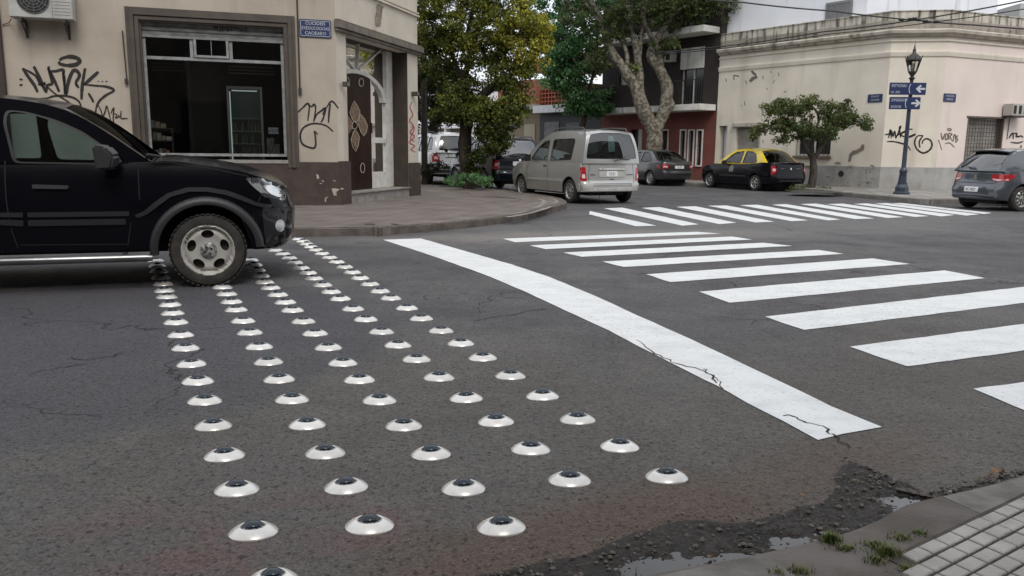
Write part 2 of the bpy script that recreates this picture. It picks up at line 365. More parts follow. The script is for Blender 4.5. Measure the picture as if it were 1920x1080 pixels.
def rough_poly(P, amp, seg=.12):
    """world polygon with slightly uneven painted edges"""
    out = []
    for i in range(len(P)):
        a, b = Vector(P[i]), Vector(P[(i+1) % len(P)]); n = max(1, int((b-a).length/seg)); t = (b-a).normalized(); q = Vector((-t.y, t.x, 0))
        for k in range(n):
            s_ = a+(b-a)*k/n; out.append(s_+q*(noise.noise(s_*4.0)*amp+noise.noise(s_*17.0)*amp*.5))
    return out
def mark(name, pix, label=None, amp=.012):
    P = rough_poly([G(*p) for p in pix], amp); mb = MB()
    patch(mb, [(p.x, p.y) for p in P], lambda x, y: (x, y, .004))
    o = mb.build(name, MAT['road_paint'], road, recalc=False)
    for po in o.data.polygons:
        if po.normal.z < 0: po.flip()
    if label: o['label'] = label
    return o
near = [((1120, 433.5), (1180, 434.5), (1262, 431), (1235, 430)), ((942, 448), (966, 454.5), (1352, 438.5), (1306, 435)), ((993, 460.5), (1023, 467.5), (1410, 449.5), (1373, 444)), ((1056, 474), (1091, 482), (1486, 461.5), (1430, 455.5)), ((1129, 491), (1170, 501), (1582, 476.5), (1534, 469)),
        ((1211, 515), (1257, 529.5), (1706, 495.5), (1636, 485)), ((1311, 547.5), (1369, 568.5), (1848, 522), (1771, 507.5)), ((1434, 594.5), (1509, 619.5), (2070, 550), (1985, 531)), ((1592, 651), (1702, 688), (2420, 590), (2290, 560)), ((1824, 730), (1940, 778), (2700, 655), (2500, 640))]
for q in near[1:]: mark('crosswalk_stripe', q)
far_ = [((1106, 396), (1104.5, 402), (1192, 424.5), (1231, 423.5)), ((1132, 391), (1167, 389.5), (1311, 421), (1280, 423.5)), ((1203, 390), (1237, 388.5), (1381, 418), (1348, 420.5)), ((1268, 388), (1304, 387), (1452, 416), (1417, 417.5)), ((1327, 386), (1362, 385.5), (1515, 413.5), (1484, 415)),
        ((1387, 385), (1420, 384), (1576, 412), (1552, 413.5)), ((1447, 384), (1474, 383), (1640, 410), (1603, 411)), ((1500, 383), (1530, 382), (1694, 407.5), (1664, 409)), ((1550, 383), (1580, 382), (1742, 405.5), (1716, 407)), ((1600, 382.5), (1625, 381.5), (1790, 403.5), (1765, 406)),
        ((1640, 382), (1662, 381), (1836, 402), (1812, 404.5)), ((1672, 381.5), (1690, 381), (1860, 399.5), (1845, 401.5))]
for q in far_: mark('crosswalk_stripe', q)
line_r = [(789, 447.5), (882, 474), (960, 496.5), (1033, 521), (1117, 556), (1195, 592), (1299, 638.5), (1377, 675), (1481, 725), (1559, 763), (1610, 784), (1653, 802)]
line_l = [(718, 450), (804, 478), (908, 515), (986, 548), (1065, 585), (1143, 621), (1195, 649), (1273, 689), (1341, 723), (1403, 757), (1471, 793), (1533, 826), (1580, 815)]
mark('stop_line', line_l+line_r[::-1], 'broad cracked stop line beside the road studs', .006)

SIDE_DARK = M('crack_dark', (.018, .016, .015), .95)
# cracks in the road as narrow grooves filled with dirt
cr = MB()
for ln in ([(888, 604), (925, 596), (980, 586), (1035, 577)], [(1195, 638), (1225, 665), (1262, 680), (1310, 692), (1345, 715), (1362, 735)], [(1322, 692), (1335, 705), (1352, 722)], [(1470, 780), (1510, 790), (1545, 806), (1572, 826), (1600, 850)], [(128, 672), (165, 676), (215, 668), (228, 660)], [(1600, 443), (1640, 440), (1690, 442), (1712, 445)], [(978, 418), (1010, 424), (1042, 433)], [(1045, 424), (1085, 433)], [(60, 702), (110, 690), (180, 680)]):
    W_ = [(G(*p).x+random.uniform(-.01, .01), G(*p).y) for p in ln]; S = []
    for a, b in zip(W_, W_[1:]):
        for k in range(5): t = k/5; S.append((a[0]+(b[0]-a[0])*t+random.uniform(-.016, .016), a[1]+(b[1]-a[1])*t+random.uniform(-.02, .02)))
    L_, R2_ = stroke(S, [random.uniform(.004, .013) for _ in S]); cr.add([(p.x, p.y, .006) for p in L_]+[(p.x, p.y, .006) for p in R2_], [(i, i+1, len(S)+i+1, len(S)+i) for i in range(len(S)-1)])
cr.build('crack', SIDE_DARK, road, recalc=False)

def slab(name, pts, z, mat, kerbmat, kerb_w=.17, kerb_n=0, kname='kerb', joints=1.6):
    """pavement: polygon of world points; first kerb_n points are the kerb edge (road side)"""
    P = [Vector((p.x, p.y)) for p in pts]
    K = smoothline([(p.x, p.y) for p in P[:kerb_n]], 5); full = K+P[kerb_n:]
    mb = MB(); patch(mb, [(p.x, p.y) for p in full], lambda x, y: (x, y, z), step=None, thick=.3, tdir=(0, 0, -1))
    o = tag(mb.build(name, mat), kind='structure')
    # kerb stones: individually jointed, leaning a little
    cum = [0]
    for a, b in zip(K, K[1:]): cum.append(cum[-1]+(b-a).length)
    tot = cum[-1]
    def at(s_):
        s_ = max(0, min(tot-1e-4, s_))
        for i in range(len(K)-1):
            if cum[i] <= s_ <= cum[i+1]:
                t = (s_-cum[i])/max(1e-6, cum[i+1]-cum[i]); d = (K[i+1]-K[i]).normalized(); return K[i]+(K[i+1]-K[i])*t, d
    area = sum(full[i-1].x*full[i].y-full[i].x*full[i-1].y for i in range(len(full))); sgn = 1 if area > 0 else -1
    kb = MB(); s0 = 0; 
    while s0 < tot-.1:
        ln = min(joints*random.uniform(.8, 1.15), tot-s0); n = max(2, int(ln/.25)); dz = random.uniform(-.008, .006)
        sec = []
        for k in range(n+1):
            p, d = at(s0+.006+(ln-.012)*k/n); q = Vector((-d.y, d.x))*sgn; wob = noise.noise(Vector((p.x*3, p.y*3, 0)))*.012
            o0 = p-q*(.012+wob); o1 = p+q*kerb_w
            sec.append([(o0.x, o0.y, -.05), (o0.x, o0.y, z-.014+dz), (o0.x+q.x*.022, o0.y+q.y*.022, z+.006+dz+wob*.5), (o1.x, o1.y, z+.006+dz), (o1.x, o1.y, -.05)])
        V = [v for s_ in sec for v in s_]; F = [(i*5+j, i*5+(j+1) % 5, (i+1)*5+(j+1) % 5, (i+1)*5+j) for i in range(n) for j in range(5)]
        F += [(0, 1, 2, 3, 4), tuple(n*5+j for j in (4, 3, 2, 1, 0))]; kb.add(V, F); s0 += ln
    tag(kb.build(kname, kerbmat), kind='structure'); return o, K
A_DIR, B_DIR = dirv(72), dirv(-37)
ktop = [G(*p, .13) for p in ((555, 427), (700, 425), (850, 415), (950, 404), (1010, 393), (1050, 384), (1062, 378), (1047, 370.5), (1014, 364.5), (972, 358))]
kp = [ktop[0]-dirv(75)*14]+ktop+[ktop[-1]+B_DIR*3, ktop[-1]+B_DIR*60]
left_pts = kp+[ktop[-1]+B_DIR*60-Vector((8, 6, 0)), Vector((-40, 12, 0))]
slab('left_pavement', left_pts, .13, PAVE, KERB, .17, len(kp), 'left_kerb')
fk = [G(*p) for p in ((1500, 360), (1570, 367), (1650, 375), (1735, 383))]
fk = [fk[0]+B_DIR*45, fk[0]+B_DIR*6]+fk+[Vector((11.6, 21.4, 0)), Vector((12.4, 20.75, 0)), Vector((13.6, 21.0, 0)), Vector((13.6, 21.0, 0))+dirv(70)*8, Vector((13.6, 21.0, 0))+dirv(70)*40]
slab('far_pavement', fk+[Vector((60, 60, 0)), fk[0]+Vector((14, 10, 0))], .13, FARPAVE, KERB_L, .17, len(fk), 'far_kerb')
# ------------------------------------------------------------------ near pavement, wet gutter, puddles
NZ = .028
nk_px = [(1100, 1110), (1210, 1083), (1400, 1047), (1560, 1010), (1640, 982), (1700, 950), (1780, 930), (1850, 914), (1925, 892), (2150, 830)]
nk = [G(p[0], p[1], NZ*.8) for p in nk_px]; nk = [nk[0]-dirv(66)*3, nk[0]-dirv(66)*1, nk[0]-dirv(66)*.35]+nk+[nk[-1]+dirv(66)*k for k in (.5, 1.5, 4, 10, 25)]
slab('near_pavement', nk+[nk[-1]+Vector((6, -9, 0)), Vector((1.0, -6, 0)), Vector((-4, -6, 0))], NZ, M('near_pavement_concrete', (.115, .10, .09), .85, (.07, .058, .05), 5, bump=.5, bscale=60), M('near_kerb_stone', (.155, .148, .135), .75, (.080, .073, .063), 7, bump=.9, bscale=50), .25, len(nk), 'near_kerb', joints=.9)
# small rectangular paving blocks with open joints
tb = MB(); t0 = G(1690, 1046, NZ); du = dirv(56); dv = dirv(150); uw, vw = .086, .050
for i in range(-1, 34):
    for j in range(0, 26):
        c = t0+du*(i*(uw+.009)+ (.0 if j % 2 else 0))+dv*(j*(vw+.010)); 
        if i < 0 and j < 1: continue
        z = NZ+.012+random.uniform(-.0015, .0015); a = c+du*.002; hx = uw; hy = vw; e = .004
        q0 = [a, a+du*hx, a+du*hx+dv*hy, a+dv*hy]; q1 = [a+du*e+dv*e, a+du*(hx-e)+dv*e, a+du*(hx-e)+dv*(hy-e), a+du*e+dv*(hy-e)]
        tb.add([(p.x, p.y, NZ-.01) for p in q0]+[(p.x, p.y, z-.003) for p in q0]+[(p.x, p.y, z) for p in q1], [(0, 1, 5, 4), (1, 2, 6, 5), (2, 3, 7, 6), (3, 0, 4, 7), (4, 5, 9, 8), (5, 6, 10, 9), (6, 7, 11, 10), (7, 4, 8, 11), (8, 9, 10, 11)])
tag(tb.build('paving_blocks', M('paving_block', (.35, .335, .31), .8, (.25, .235, .215), 6, bump=.5, bscale=90)), kind='structure')
bj = MB(); q = [t0-du*.05-dv*.02, t0+du*3.3-dv*.02, t0+du*3.3+dv*1.6, t0-du*.05+dv*1.6]; bj.add([(p.x, p.y, NZ+.004) for p in q], [(0, 1, 2, 3)])
tag(bj.build('paving_joint_bed', M('joint_soil', (.06, .05, .04), .95, (.03, .026, .02), 14), recalc=False), kind='structure')

edge = smoothline([tuple(G(*p).xy) for p in [(560, 1130), (800, 1098), (900, 1076), (1020, 1050), (1100, 1035), (1170, 1003), (1230, 985), (1290, 972), (1380, 979), (1450, 962), (1500, 948), (1540, 938), (1562, 915), (1560, 890), (1575, 870), (1590, 866), (1604, 882), (1626, 904), (1655, 922), (1700, 931), (1760, 924), (1850, 904), (1960, 874), (2120, 824)]], 6)
kside = smoothline([tuple(p.xy) for p in [G(700, 1160)]+nk[3:-3]], 6)
def resamp(P, n):
    c = [0]
    for a, b in zip(P, P[1:]): c.append(c[-1]+(b-a).length)
    out = []; i = 0
    for k in range(n):
        s_ = c[-1]*k/(n-1)
        while i < len(P)-2 and c[i+1] < s_: i += 1
        out.append(P[i].lerp(P[i+1], (s_-c[i])/max(1e-6, c[i+1]-c[i])))
    return out
BASINS = [(G(x, y).x, G(x, y).y, r) for x, y, r in ((1290, 1068, .10), (1390, 1052, .05), (1480, 1024, .07), (1540, 1006, .035), (1690, 945, .075), (1760, 920, .06), (1850, 900, .05), (1200, 1075, .07))]
NU, NV = 420, 70; E_ = resamp(edge, NU); KD = resamp(kside, 900); K_ = []; last = 0
for e_ in E_:
    j = min(range(len(KD)), key=lambda q_: (KD[q_]-e_).length_squared); last = max(last, j); K_.append(KD[last])
V = []
for i in range(NU):
    for j in range(NV):
        t = j/(NV-1); p = E_[i].lerp(K_[i], t); q3 = Vector((p.x, p.y, 0))
        p = p + Vector((noise.noise(q3*6), noise.noise(q3*6+Vector((9, 0, 0)))))*.014*min(1, t*4)*(1 if t < .9 else 0)
        bas = 0.0
        for bx, by, br in BASINS: dd = (p.x-bx)**2+((p.y-by)*1.6)**2; bas += math.exp(-dd/(br*br))
        h = .012*noise.noise(q3*9)+.011*noise.noise(q3*28)+.010*abs(noise.noise(q3*70))+.006*noise.noise(q3*140)
        z = .018+h*.75-.004*t-.020*min(1, bas)*min(1, t*2.2); z = z*min(1, t*4)+(-.003)*(1-min(1, t*4))
        V.append((p.x, p.y, max(z, -.01)))
gm = MB(); gm.add(V, [(i*NV+j, i*NV+j+1, (i+1)*NV+j+1, (i+1)*NV+j) for i in range(NU-1) for j in range(NV-1)])
tag(gm.build('gutter_gravel', M('wet_gravel', (.013, .010, .008), .5, (.040, .029, .021), 30, spec=.35, bump=1.0, bscale=120, lo=.45, hi=.75), recalc=False, smooth=80), kind='structure')
wt = MB(); kk = resamp(kside, 60); ww = [ .10+.07*noise.noise(Vector((i*.35, 3, 0))) for i in range(60)]
V = [];
for i in range(60):
    t = (kk[min(i+1, 59)]-kk[max(i-1, 0)]).normalized(); q = Vector((-t.y, t.x)); a = kk[i]-q*.01; b = kk[i]+q*max(.05, ww[i]+.06)*(1 if a.x < 1.3 else max(.32, 1-(a.x-1.3)*2.6)); V += [(a.x, a.y, .0105), (b.x, b.y, .0105)]
wt.add(V, [(2*i, 2*i+1, 2*i+3, 2*i+2) for i in range(59)])
wm = M('gutter_water', (.020, .019, .018), .03, spec=.6, bump=.06, bscale=9)
tag(wt.build('gutter_water', wm, recalc=False), kind='structure')
# pebbles and grit
def icos(mb, c, r, sz=1.0):
    ph = random.random()*6.28; V = []; 
    for zz, rr in ((-.5, .6), (.15, 1), (.6, .55)):
        for k in range(5):
            a = ph+k*2*math.pi/5+zz; V.append((c[0]+r*rr*math.cos(a)*random.uniform(.8, 1.25), c[1]+r*rr*math.sin(a)*random.uniform(.8, 1.2), c[2]+r*zz*sz))
    mb.add(V, [(i*5+k, i*5+(k+1) % 5, (i+1)*5+(k+1) % 5, (i+1)*5+k) for i in range(2) for k in range(5)]+[(10, 11, 12, 13, 14)])
pb = MB()
for _ in range(1100):
    i = random.randrange(NU); t = abs(random.gauss(.35, .28)); t = min(t, .93); p = E_[i].lerp(K_[i], t); r = random.choice((.003, .004, .004, .005, .007, .010)); icos(pb, (p.x, p.y, .0215+r*.3-.005*t), r, .8)
tag(pb.build('pebbles', M('pebble', (.11, .088, .07), .6, (.035, .028, .022), 35), recalc=False), 'loose pebbles and grit lying along the wet gutter', 'gravel', kind='stuff')
p2 = MB()
for _ in range(900):
    x = random.uniform(100, 1900); y = 560+510*random.random()**.7; p = G(x, y); r = random.uniform(.0015, .0042); icos(p2, (p.x, p.y, r*.2), r, .6)
tag(p2.build('road_grit', M('grit', (.22, .20, .18), .8, (.03, .028, .026), 40, lo=.45, hi=.5), recalc=False), 'scattered grit and tiny stones lying on the asphalt', 'grit', kind='stuff')
# dry leaves
LEAFM = M('dry_leaf', (.22, .12, .055), .7, (.10, .055, .03), 30)
for k, (x, y, a, s_, z, lab) in enumerate(((1868, 899, 30, .05, .022, 'curled brown dry leaf lying by the gutter water'), (1500, 938+3, 100, .022, .024, 'small pale leaf beside the gravel heap'), (1330, 1056, 60, .02, .022, 'tiny pale leaf in the gutter water at the bottom edge'))):
    p = G(x, y); lf = MB(); n = 9; V = []
    for i in range(n):
        t = i/(n-1); wd = .32*math.sin(math.pi*t)**.8*(1+.25*math.sin(i*2.4))+.01
        for s2 in (-1, 0, 1): V.append(Vector(((t-.5)*2, s2*wd, .18*abs(s2)+.25*math.sin(3*t+k))))
    mt_ = Matrix.Translation((p.x, p.y, z)) @ Matrix.Rotation(R_(a), 4, 'Z') @ Matrix.Scale(s_, 4)
    lf.add([mt_ @ v for v in V], [(i*3+j, i*3+j+1, i*3+j+4, i*3+j+3) for i in range(n-1) for j in range(2)])
    tag(lf.build('dry_leaf', LEAFM, recalc=False), lab, 'leaf')
# grass in the joints
def blade(mb, p, h, lean, a, w_=.0022):
    d = Vector((math.cos(a), math.sin(a), 0)); s_ = Vector((-d.y, d.x, 0))*w_; P = Vector(p)
    mb.add([P-s_, P+s_, P+d*lean*.35+Vector((0, 0, h*.6))+s_*.7, P+d*lean*.35+Vector((0, 0, h*.6))-s_*.7, P+d*lean+Vector((0, 0, h))], [(0, 1, 2, 3), (3, 2, 4)])
GR = M('grass_blade', (.075, .11, .025), .6, (.14, .13, .045), 30, lo=.45, hi=.6)
gb = MB()
for (x, y, n, r, h) in ((1558, 1016, 260, .035, .034), (1585, 1030, 120, .05, .018), (1640, 1024, 160, .05, .022), (1662, 1040, 220, .045, .036), (1690, 1010, 140, .05, .018), (1725, 1000, 90, .05, .014), (1500, 1072, 80, .05, .02), (1640, 1052, 110, .05, .02), (1700, 1068, 90, .05, .018), (1460, 1076, 60, .05, .02)):
    c = G(x, y, NZ)
    for _ in range(n):
        a = random.random()*6.28; q = random.gauss(0, .5)*r; p = (c.x+math.cos(a)*q, c.y+math.sin(a)*q*.6, NZ-.002); blade(gb, p, h*random.uniform(.4, 1.2), h*random.uniform(.2, .9), random.random()*6.28)
tag(gb.build('grass', GR, recalc=False), 'short green and straw grass growing from the pavement joints', 'grass', kind='stuff')

# ------------------------------------------------------------------ road studs
cols = [[(512, 1087), (475, 997), (444, 917), (421, 853), (400, 797), (384, 750), (371, 713), (359, 681), (348, 651), (339, 626.5), (330, 602.5), (324, 585.5), (319, 569.5), (313, 555), (308.5, 543.5), (305.5, 531), (302, 519), (298, 507.5), (295, 497), (292, 487)],
 [(693, 985), (649, 912), (610, 848), (576, 795), (547.6, 747.5), (523.5, 709.5), (503.5, 677), (486, 648.5), (468.5, 622), (456, 600), (442.7, 579), (434, 564), (425.5, 549.5), (417.5, 537), (411, 525)],
 [(940, 988), (869, 915), (808, 850), (757, 797), (711.5, 749), (674, 710.5), (643, 679), (615.5, 650), (591, 623.5), (569, 601), (548.5, 580), (535, 565), (521, 551), (507.5, 538), (496.5, 527.5), (488.5, 516), (482, 505), (476.5, 495), (470, 486)],
 [(1068, 899), (995, 841), (930, 789), (874, 745), (823, 706), (781, 672), (746, 645.5), (715.5, 620.5), (686, 597), (662, 577.5), (638, 558.5), (621, 545.5), (605, 532.8), (589, 520.5), (578, 510), (565, 500.7), (553, 491), (542.6, 482), (530.7, 474.7), (517, 468)],
 [(1250, 893), (1162, 836), (1083, 785), (1017, 741), (957, 703), (905, 669), (864, 642), (827, 618.5), (790, 595.5), (763, 576), (733, 557.5), (712.5, 544.5), (693.5, 531.2), (675, 519.7), (660.5, 509), (646, 499), (631.5, 489.7), (618, 481.3), (604.5, 474), (592.5, 467), (583.5, 461.5), (575, 456), (568, 451), (560, 447)]]
def stud_dirt(mt):
    nt = mt.node_tree; L = nt.links.new; p = nt.nodes['Principled BSDF']; oi = nd(nt, 'ShaderNodeObjectInfo'); g_ = nd(nt, 'ShaderNodeNewGeometry'); n = nd(nt, 'ShaderNodeTexNoise', Scale=38.0, Detail=6.0, Roughness=.7); L(g_.outputs['Position'], n.inputs['Vector'])
    r = nd(nt, 'ShaderNodeMapRange'); r.inputs[1].default_value = .50; r.inputs[2].default_value = .78; r.inputs[4].default_value = .32; L(n.outputs['Fac'], r.inputs[0])
    m1 = nd(nt, 'ShaderNodeMix', data_type='RGBA'); m1.inputs[6].default_value = (.72, .70, .665, 1); m1.inputs[7].default_value = (.58, .565, .53, 1); L(oi.outputs['Random'], m1.inputs[0])
    m2 = nd(nt, 'ShaderNodeMix', data_type='RGBA'); m2.inputs[7].default_value = (.24, .21, .18, 1); L(m1.outputs[2], m2.inputs[6]); L(r.outputs[0], m2.inputs[0]); L(m2.outputs[2], p.inputs['Base Color'])
def stud():
    root = empty('road_stud', (0, 0, 0)); d = MB(); r = .5
    prof = [(.5, -.02), (.5, .008), (.492, .022), (.46, .058), (.42, .096), (.37, .134), (.32, .162), (.285, .176), (.268, .181), (.258, .180), (.25, .172), (.247, .160), (.2, .158), (.0, .158)]
    d.lathe(prof, seg=36); d.build('base', M('stud_pearl', (.70, .685, .65), .30, metal=.45, coat=.5, spec=.6, bump=.04, bscale=6), root, True, smooth=50); stud_dirt(MAT['stud_pearl'])
    rg = MB(); rg.lathe([(.246, .158), (.246, .176), (.215, .182), (.205, .17)], seg=36); rg.build('rim', M('stud_rim', (.34, .33, .31), .35, (.03, .035, .04), 26, metal=.7, lo=.46, hi=.52), root, True, smooth=50)
    l = MB(); l.lathe([(.208, .165), (.200, .200), (.175, .238), (.135, .268), (.09, .288), (.045, .298), (.0, .301)], seg=28); l.build('lens', M('stud_lens', (.006, .014, .026), .16, (.02, .035, .05), 18, spec=.35, coat=.25, lo=.5, hi=.6), root, True, smooth=60)
    return root
ORD = ['nearest', 'second', 'third', 'fourth', 'fifth', 'sixth', 'seventh', 'eighth', 'ninth', 'tenth', 'eleventh', 'twelfth', 'thirteenth', 'fourteenth', 'fifteenth', 'sixteenth', 'seventeenth', 'eighteenth', 'nineteenth', 'twentieth', 'twenty-first', 'twenty-second', 'twenty-third', 'twenty-fourth']
ROWN = ['leftmost row', 'second left row', 'middle row', 'second right row', 'rightmost row']
S0 = stud(); first = True
for ci, c in enumerate(cols):
    c = [q for q in c]
    for k, (x, y) in enumerate(c):
        wpx = {0: 0}.get(0) or (92 if y > 960 else 92*((y-282)/715)**.87)
        e = math.atan((y-280)/1500.0*1.03); yc = y+wpx*(.24*math.cos(e)-.5*.82*math.sin(e))/2
        p = G(x, yc); dist = p.y*math.cos(CP)+CH*math.sin(CP); s_ = wpx*dist/1500
        if first: o = S0; first = False
        else:
            o = S0.copy(); COL.objects.link(o)
            for ch in S0.children: h = ch.copy(); COL.objects.link(h); h.parent = o
        o.location = (p.x, p.y, .001); o.scale = (s_, s_*.82, s_*.84); o.rotation_euler = (random.uniform(-.025, .025), random.uniform(-.025, .025), 0)
        o['label'] = 'white domed stud with dark lens, %s to the camera in the %s' % (ORD[k] if k == 0 else ORD[k], ROWN[ci])
        o['category'] = 'road stud'; o['group'] = 'domed road studs set in rows across the lane'
# ------------------------------------------------------------------ vehicles
GL_T = glass('car_glass', (.42, .47, .47), 1.0, 1.5, .01, .03)
GL_D = glass('car_glass_dark', (.16, .18, .19), 1.0, 1.5, .01, .05)
GL_C = glass('car_glass_clear', (.60, .68, .68), 1.0, 1.5, .01, .02)
RUB = M('tyre_rubber', (.020, .019, .018), .8, (.042, .036, .030), 14, bump=.3, bscale=60)
BLKP = M('black_plastic', (.022, .022, .024), .5, bump=.15, bscale=150)
GRYP = M('grey_plastic', (.055, .056, .06), .5, bump=.15, bscale=150)
DARKI = M('dark_interior', (.02, .02, .021), .9)
SEATM = M('seat_fabric', (.06, .06, .065), .9, (.04, .04, .045), 30)
SEAM = M('panel_gap', (.006, .006, .006), .9)
CHR = M('chrome', (.62, .62, .62), .16, metal=1.0)
REDL = M('tail_lens_red', (.35, .012, .018), .15, coat=1.0)
WHTL = M('lens_clear', (.62, .62, .62), .15, metal=.4, coat=1.0)
PLATE = M('plate_white', (.62, .62, .62), .5); PLTX = M('plate_text', (.02, .02, .03), .6)
RIMS = M('rim_silver', (.50, .50, .49), .35, (.36, .35, .33), 12, metal=.75)

def build_car(name, label, cat, s, loc, head, scale=1.0, group=None):
    """local axes: x forward from the rear axle, y left, z up. head: compass bearing of the nose"""
    root = empty(name, loc, R_(90-head), label, cat, group); root.scale = (scale,)*3
    PA = s['paint']; wb = s['wb']; WR = s['R']; Ra = s.get('Ra', WR+.07); hw = s['hw']
    TOP, WZ, TAP, FX, RX = s['top'], s['wz'], s['taper'], s['front'], s['rear']
    sill, fb, rb = s['sill'], s['fb'], s['rb']; rc = s.get('rc', .28); bow = s.get('bow', .07)
    W = lambda x, z: hw*ip(WZ, z)*ip(TAP, x)
    def zb(x):
        for xc in (0, wb):
            if abs(x-xc) < Ra: return max(sill, WR+math.sqrt(max(0, Ra*Ra-(x-xc)**2)))
        if x > wb: return fb
        if x < 0: return rb
        return sill
    zs = [q[0] for q in FX]; xa = max(q[1] for q in RX)+rc; xb = min(q[1] for q in FX)-rc
    S = [xa, xb]+[xa+(xb-xa)*i/40 for i in range(1, 40)]
    S = [x for x in S if all(abs(abs(x-xc)-Ra) > .03 for xc in (0, wb))]
    for xc in (0, wb):
        S = [x for x in S if not abs(x-xc) < Ra]
        S += [xc+Ra*math.cos(math.pi*i/18) for i in range(19)]+[xc-Ra-.004, xc+Ra+.004]
    S = sorted(set(round(x, 5) for x in S if xa <= x <= xb))
    zfT = ip(TOP, FX[-1][1]); zrT = ip(TOP, RX[-1][1])
    T = [0, .04, .1, .18, .26, .34, .42, .5, .58, .66, .74, .82, .9, .96, 1]
    NC, NF = 7, 4
    def ring(t):
        P = []
        def endpt(front, kind, u):
            X = FX if front else RX; sg = 1 if front else -1; zt0 = ip(TOP, ip(X, 9)); z0 = fb if front else rb
            z = z0+(zt0-z0)*t; xe = ip(X, z); xi = xb if front else xa
            Wd = W(xi, z)*s.get('endw', .97); L_ = abs(xe-xi)
            if kind == 'face': y = u*(Wd-rc); x = xe-sg*bow*(abs(y)/Wd)**2
            else:
                y0 = Wd-rc; xq = xe-sg*bow*(y0/Wd)**2; Lq = abs(xq-xi); y = y0+rc*math.sin(u)*(W(xi, z)-y0)/rc; x = xi+sg*Lq*math.cos(u)
                zt = ip(TOP, x); z = z0+(zt-z0)*t
            return Vector((x, y, z))
        for i in range(NF): P.append(endpt(False, 'face', i/NF))
        for i in range(NC): P.append(endpt(False, 'arc', math.pi/2*i/NC))
        for x in S:
            b = zb(x); z = b+(ip(TOP, x)-b)*t; P.append(Vector((x, W(x, z), z)))
        for i in range(NC-1, -1, -1): P.append(endpt(True, 'arc', math.pi/2*i/NC))
        for i in range(NF-1, -1, -1): P.append(endpt(True, 'face', i/NF))
        return P
    rings = [ring(t) for t in T]; n = len(rings[0]); b = MB(); V = []
    for r_ in rings: V += r_+[Vector((p.x, -p.y, p.z)) for p in r_[1:-1]][::-1]
    m_ = n+n-2; F = [(j*m_+i, j*m_+(i+1) % m_, (j+1)*m_+(i+1) % m_, (j+1)*m_+i) for j in range(len(T)-1) for i in range(m_)]
    b.add(V, F)
    # top skin
    cab0, cab1 = s['cab']; K = 8; top = rings[-1]; crown = s.get('crown', .05); rows = []
    for p in top:
        yw = max(p.y, 1e-4); Wl = W(p.x, p.z); cr_ = crown*min(1, (yw/Wl))**2; rows.append([Vector((p.x, yw*(1-2*k/K), p.z+cr_*(1-(1-2*k/K)**2))) for k in range(K+1)])
    V = [q for r_ in rows for q in r_]; F = []
    for i in range(n-1):
        xm = (top[i].x+top[i+1].x)/2
        if cab0+.08 < xm < cab1-.08: continue
        F += [(i*(K+1)+k, i*(K+1)+k+1, (i+1)*(K+1)+k+1, (i+1)*(K+1)+k) for k in range(K)]
    b.add(V, F)
    body_me_v, body_me_f = list(b.v), list(b.f)
    body = b.build('body', PA, root, True, smooth=32, merge=True)
    # greenhouse
    zbelt = s['belt']; FR_, RR_, RF = s['fline'], s['rline'], s['roof']; ta, tb_ = s.get('tum', (.12, .22))
    def Wg(x, z):
        dz = max(0, z-zbelt); return W(min(max(x, cab0), cab1), zbelt)-.012-ta*dz-tb_*dz*dz
    cg = s.get('rcrown', .05); zt_f, zt_r = FR_[-1][1], RR_[-1][1]
    inv = lambda Lst: sorted([(z, x) for x, z in Lst])
    fI, rI = inv(FR_), inv(RR_)
    fbow, rbow = s.get('fbow', .16), s.get('rbow', .08)
    def fnF(v, z):                     # windscreen surface, v in -1..1
        x = ip(fI, z); w_ = Wg(x, z); return (x+fbow*(1-v*v), v*w_, z+cg*(1-v*v)*(z-zbelt)/(zt_f-zbelt))
    def fnB(v, z):
        x = ip(rI, z); w_ = Wg(x, z); return (x-rbow*(1-v*v), v*w_, z+cg*(1-v*v)*(z-zbelt)/(zt_r-zbelt))
    out = list(RR_)+list(RF)+list(FR_)[::-1]
    outl = [(RR_[0][0], zbelt-.03)]+[p for i, p in enumerate(out) if i == 0 or (Vector(p)-Vector(out[i-1])).length > 1e-4]+[(FR_[0][0], zbelt-.03)]
    gh = MB()
    for sg in (1, -1):
        patch(gh, outl, lambda x, z: (x, sg*Wg(x, z), z), holes=[roundpoly(w_, .05) for w_ in s['sidewin']], step=.14, thick=.035, tdir=(0, -sg, 0))
    # roof
    xr0, xr1 = RR_[-1][0], FR_[-1][0]; NXR = 16; V = []
    RFt = [RR_[-1]]+[q for q in RF if RR_[-1][0]+.01 < q[0] < FR_[-1][0]-.01]+[FR_[-1]]
    RFt = [(q[0], q[1]) for q in RFt]
    for i in range(NXR+1):
        x = xr0+(xr1-xr0)*i/NXR; z = ip(RFt, x); w_ = Wg(x, z)
        for k in range(13):
            v = -1+2*k/12; e_ = (fbow if v*v < 1 else 0)*(1-v*v)*max(0, (i/NXR-.5)*2)**2-(rbow)*(1-v*v)*max(0, (.5-i/NXR)*2)**2
            V.append((x+e_, v*w_, z+cg*(1-v*v)))
    gh.add(V, [(i*13+k, i*13+k+1, (i+1)*13+k+1, (i+1)*13+k) for i in range(NXR) for k in range(12)])
    # header frames front and back (panels with the screen opening)
    fz = lambda u: zbelt+(zt_f-zbelt)*u; rz_ = lambda u: zbelt+(zt_r-zbelt)*u
    def frame(win, fn, zf, td):
        patch(gh, [(-1, -.02)]+[(-1, i/6) for i in range(1, 7)]+[(-1+2*i/12, 1) for i in range(1, 12)]+[(1, 1-i/6) for i in range(6)]+[(1, -.02)]+[(1-2*i/12, -.02) for i in range(1, 12)], lambda a, c_: fn(a, zf(c_)), holes=[win], step=.2, stepv=.2, thick=.02, tdir=td)
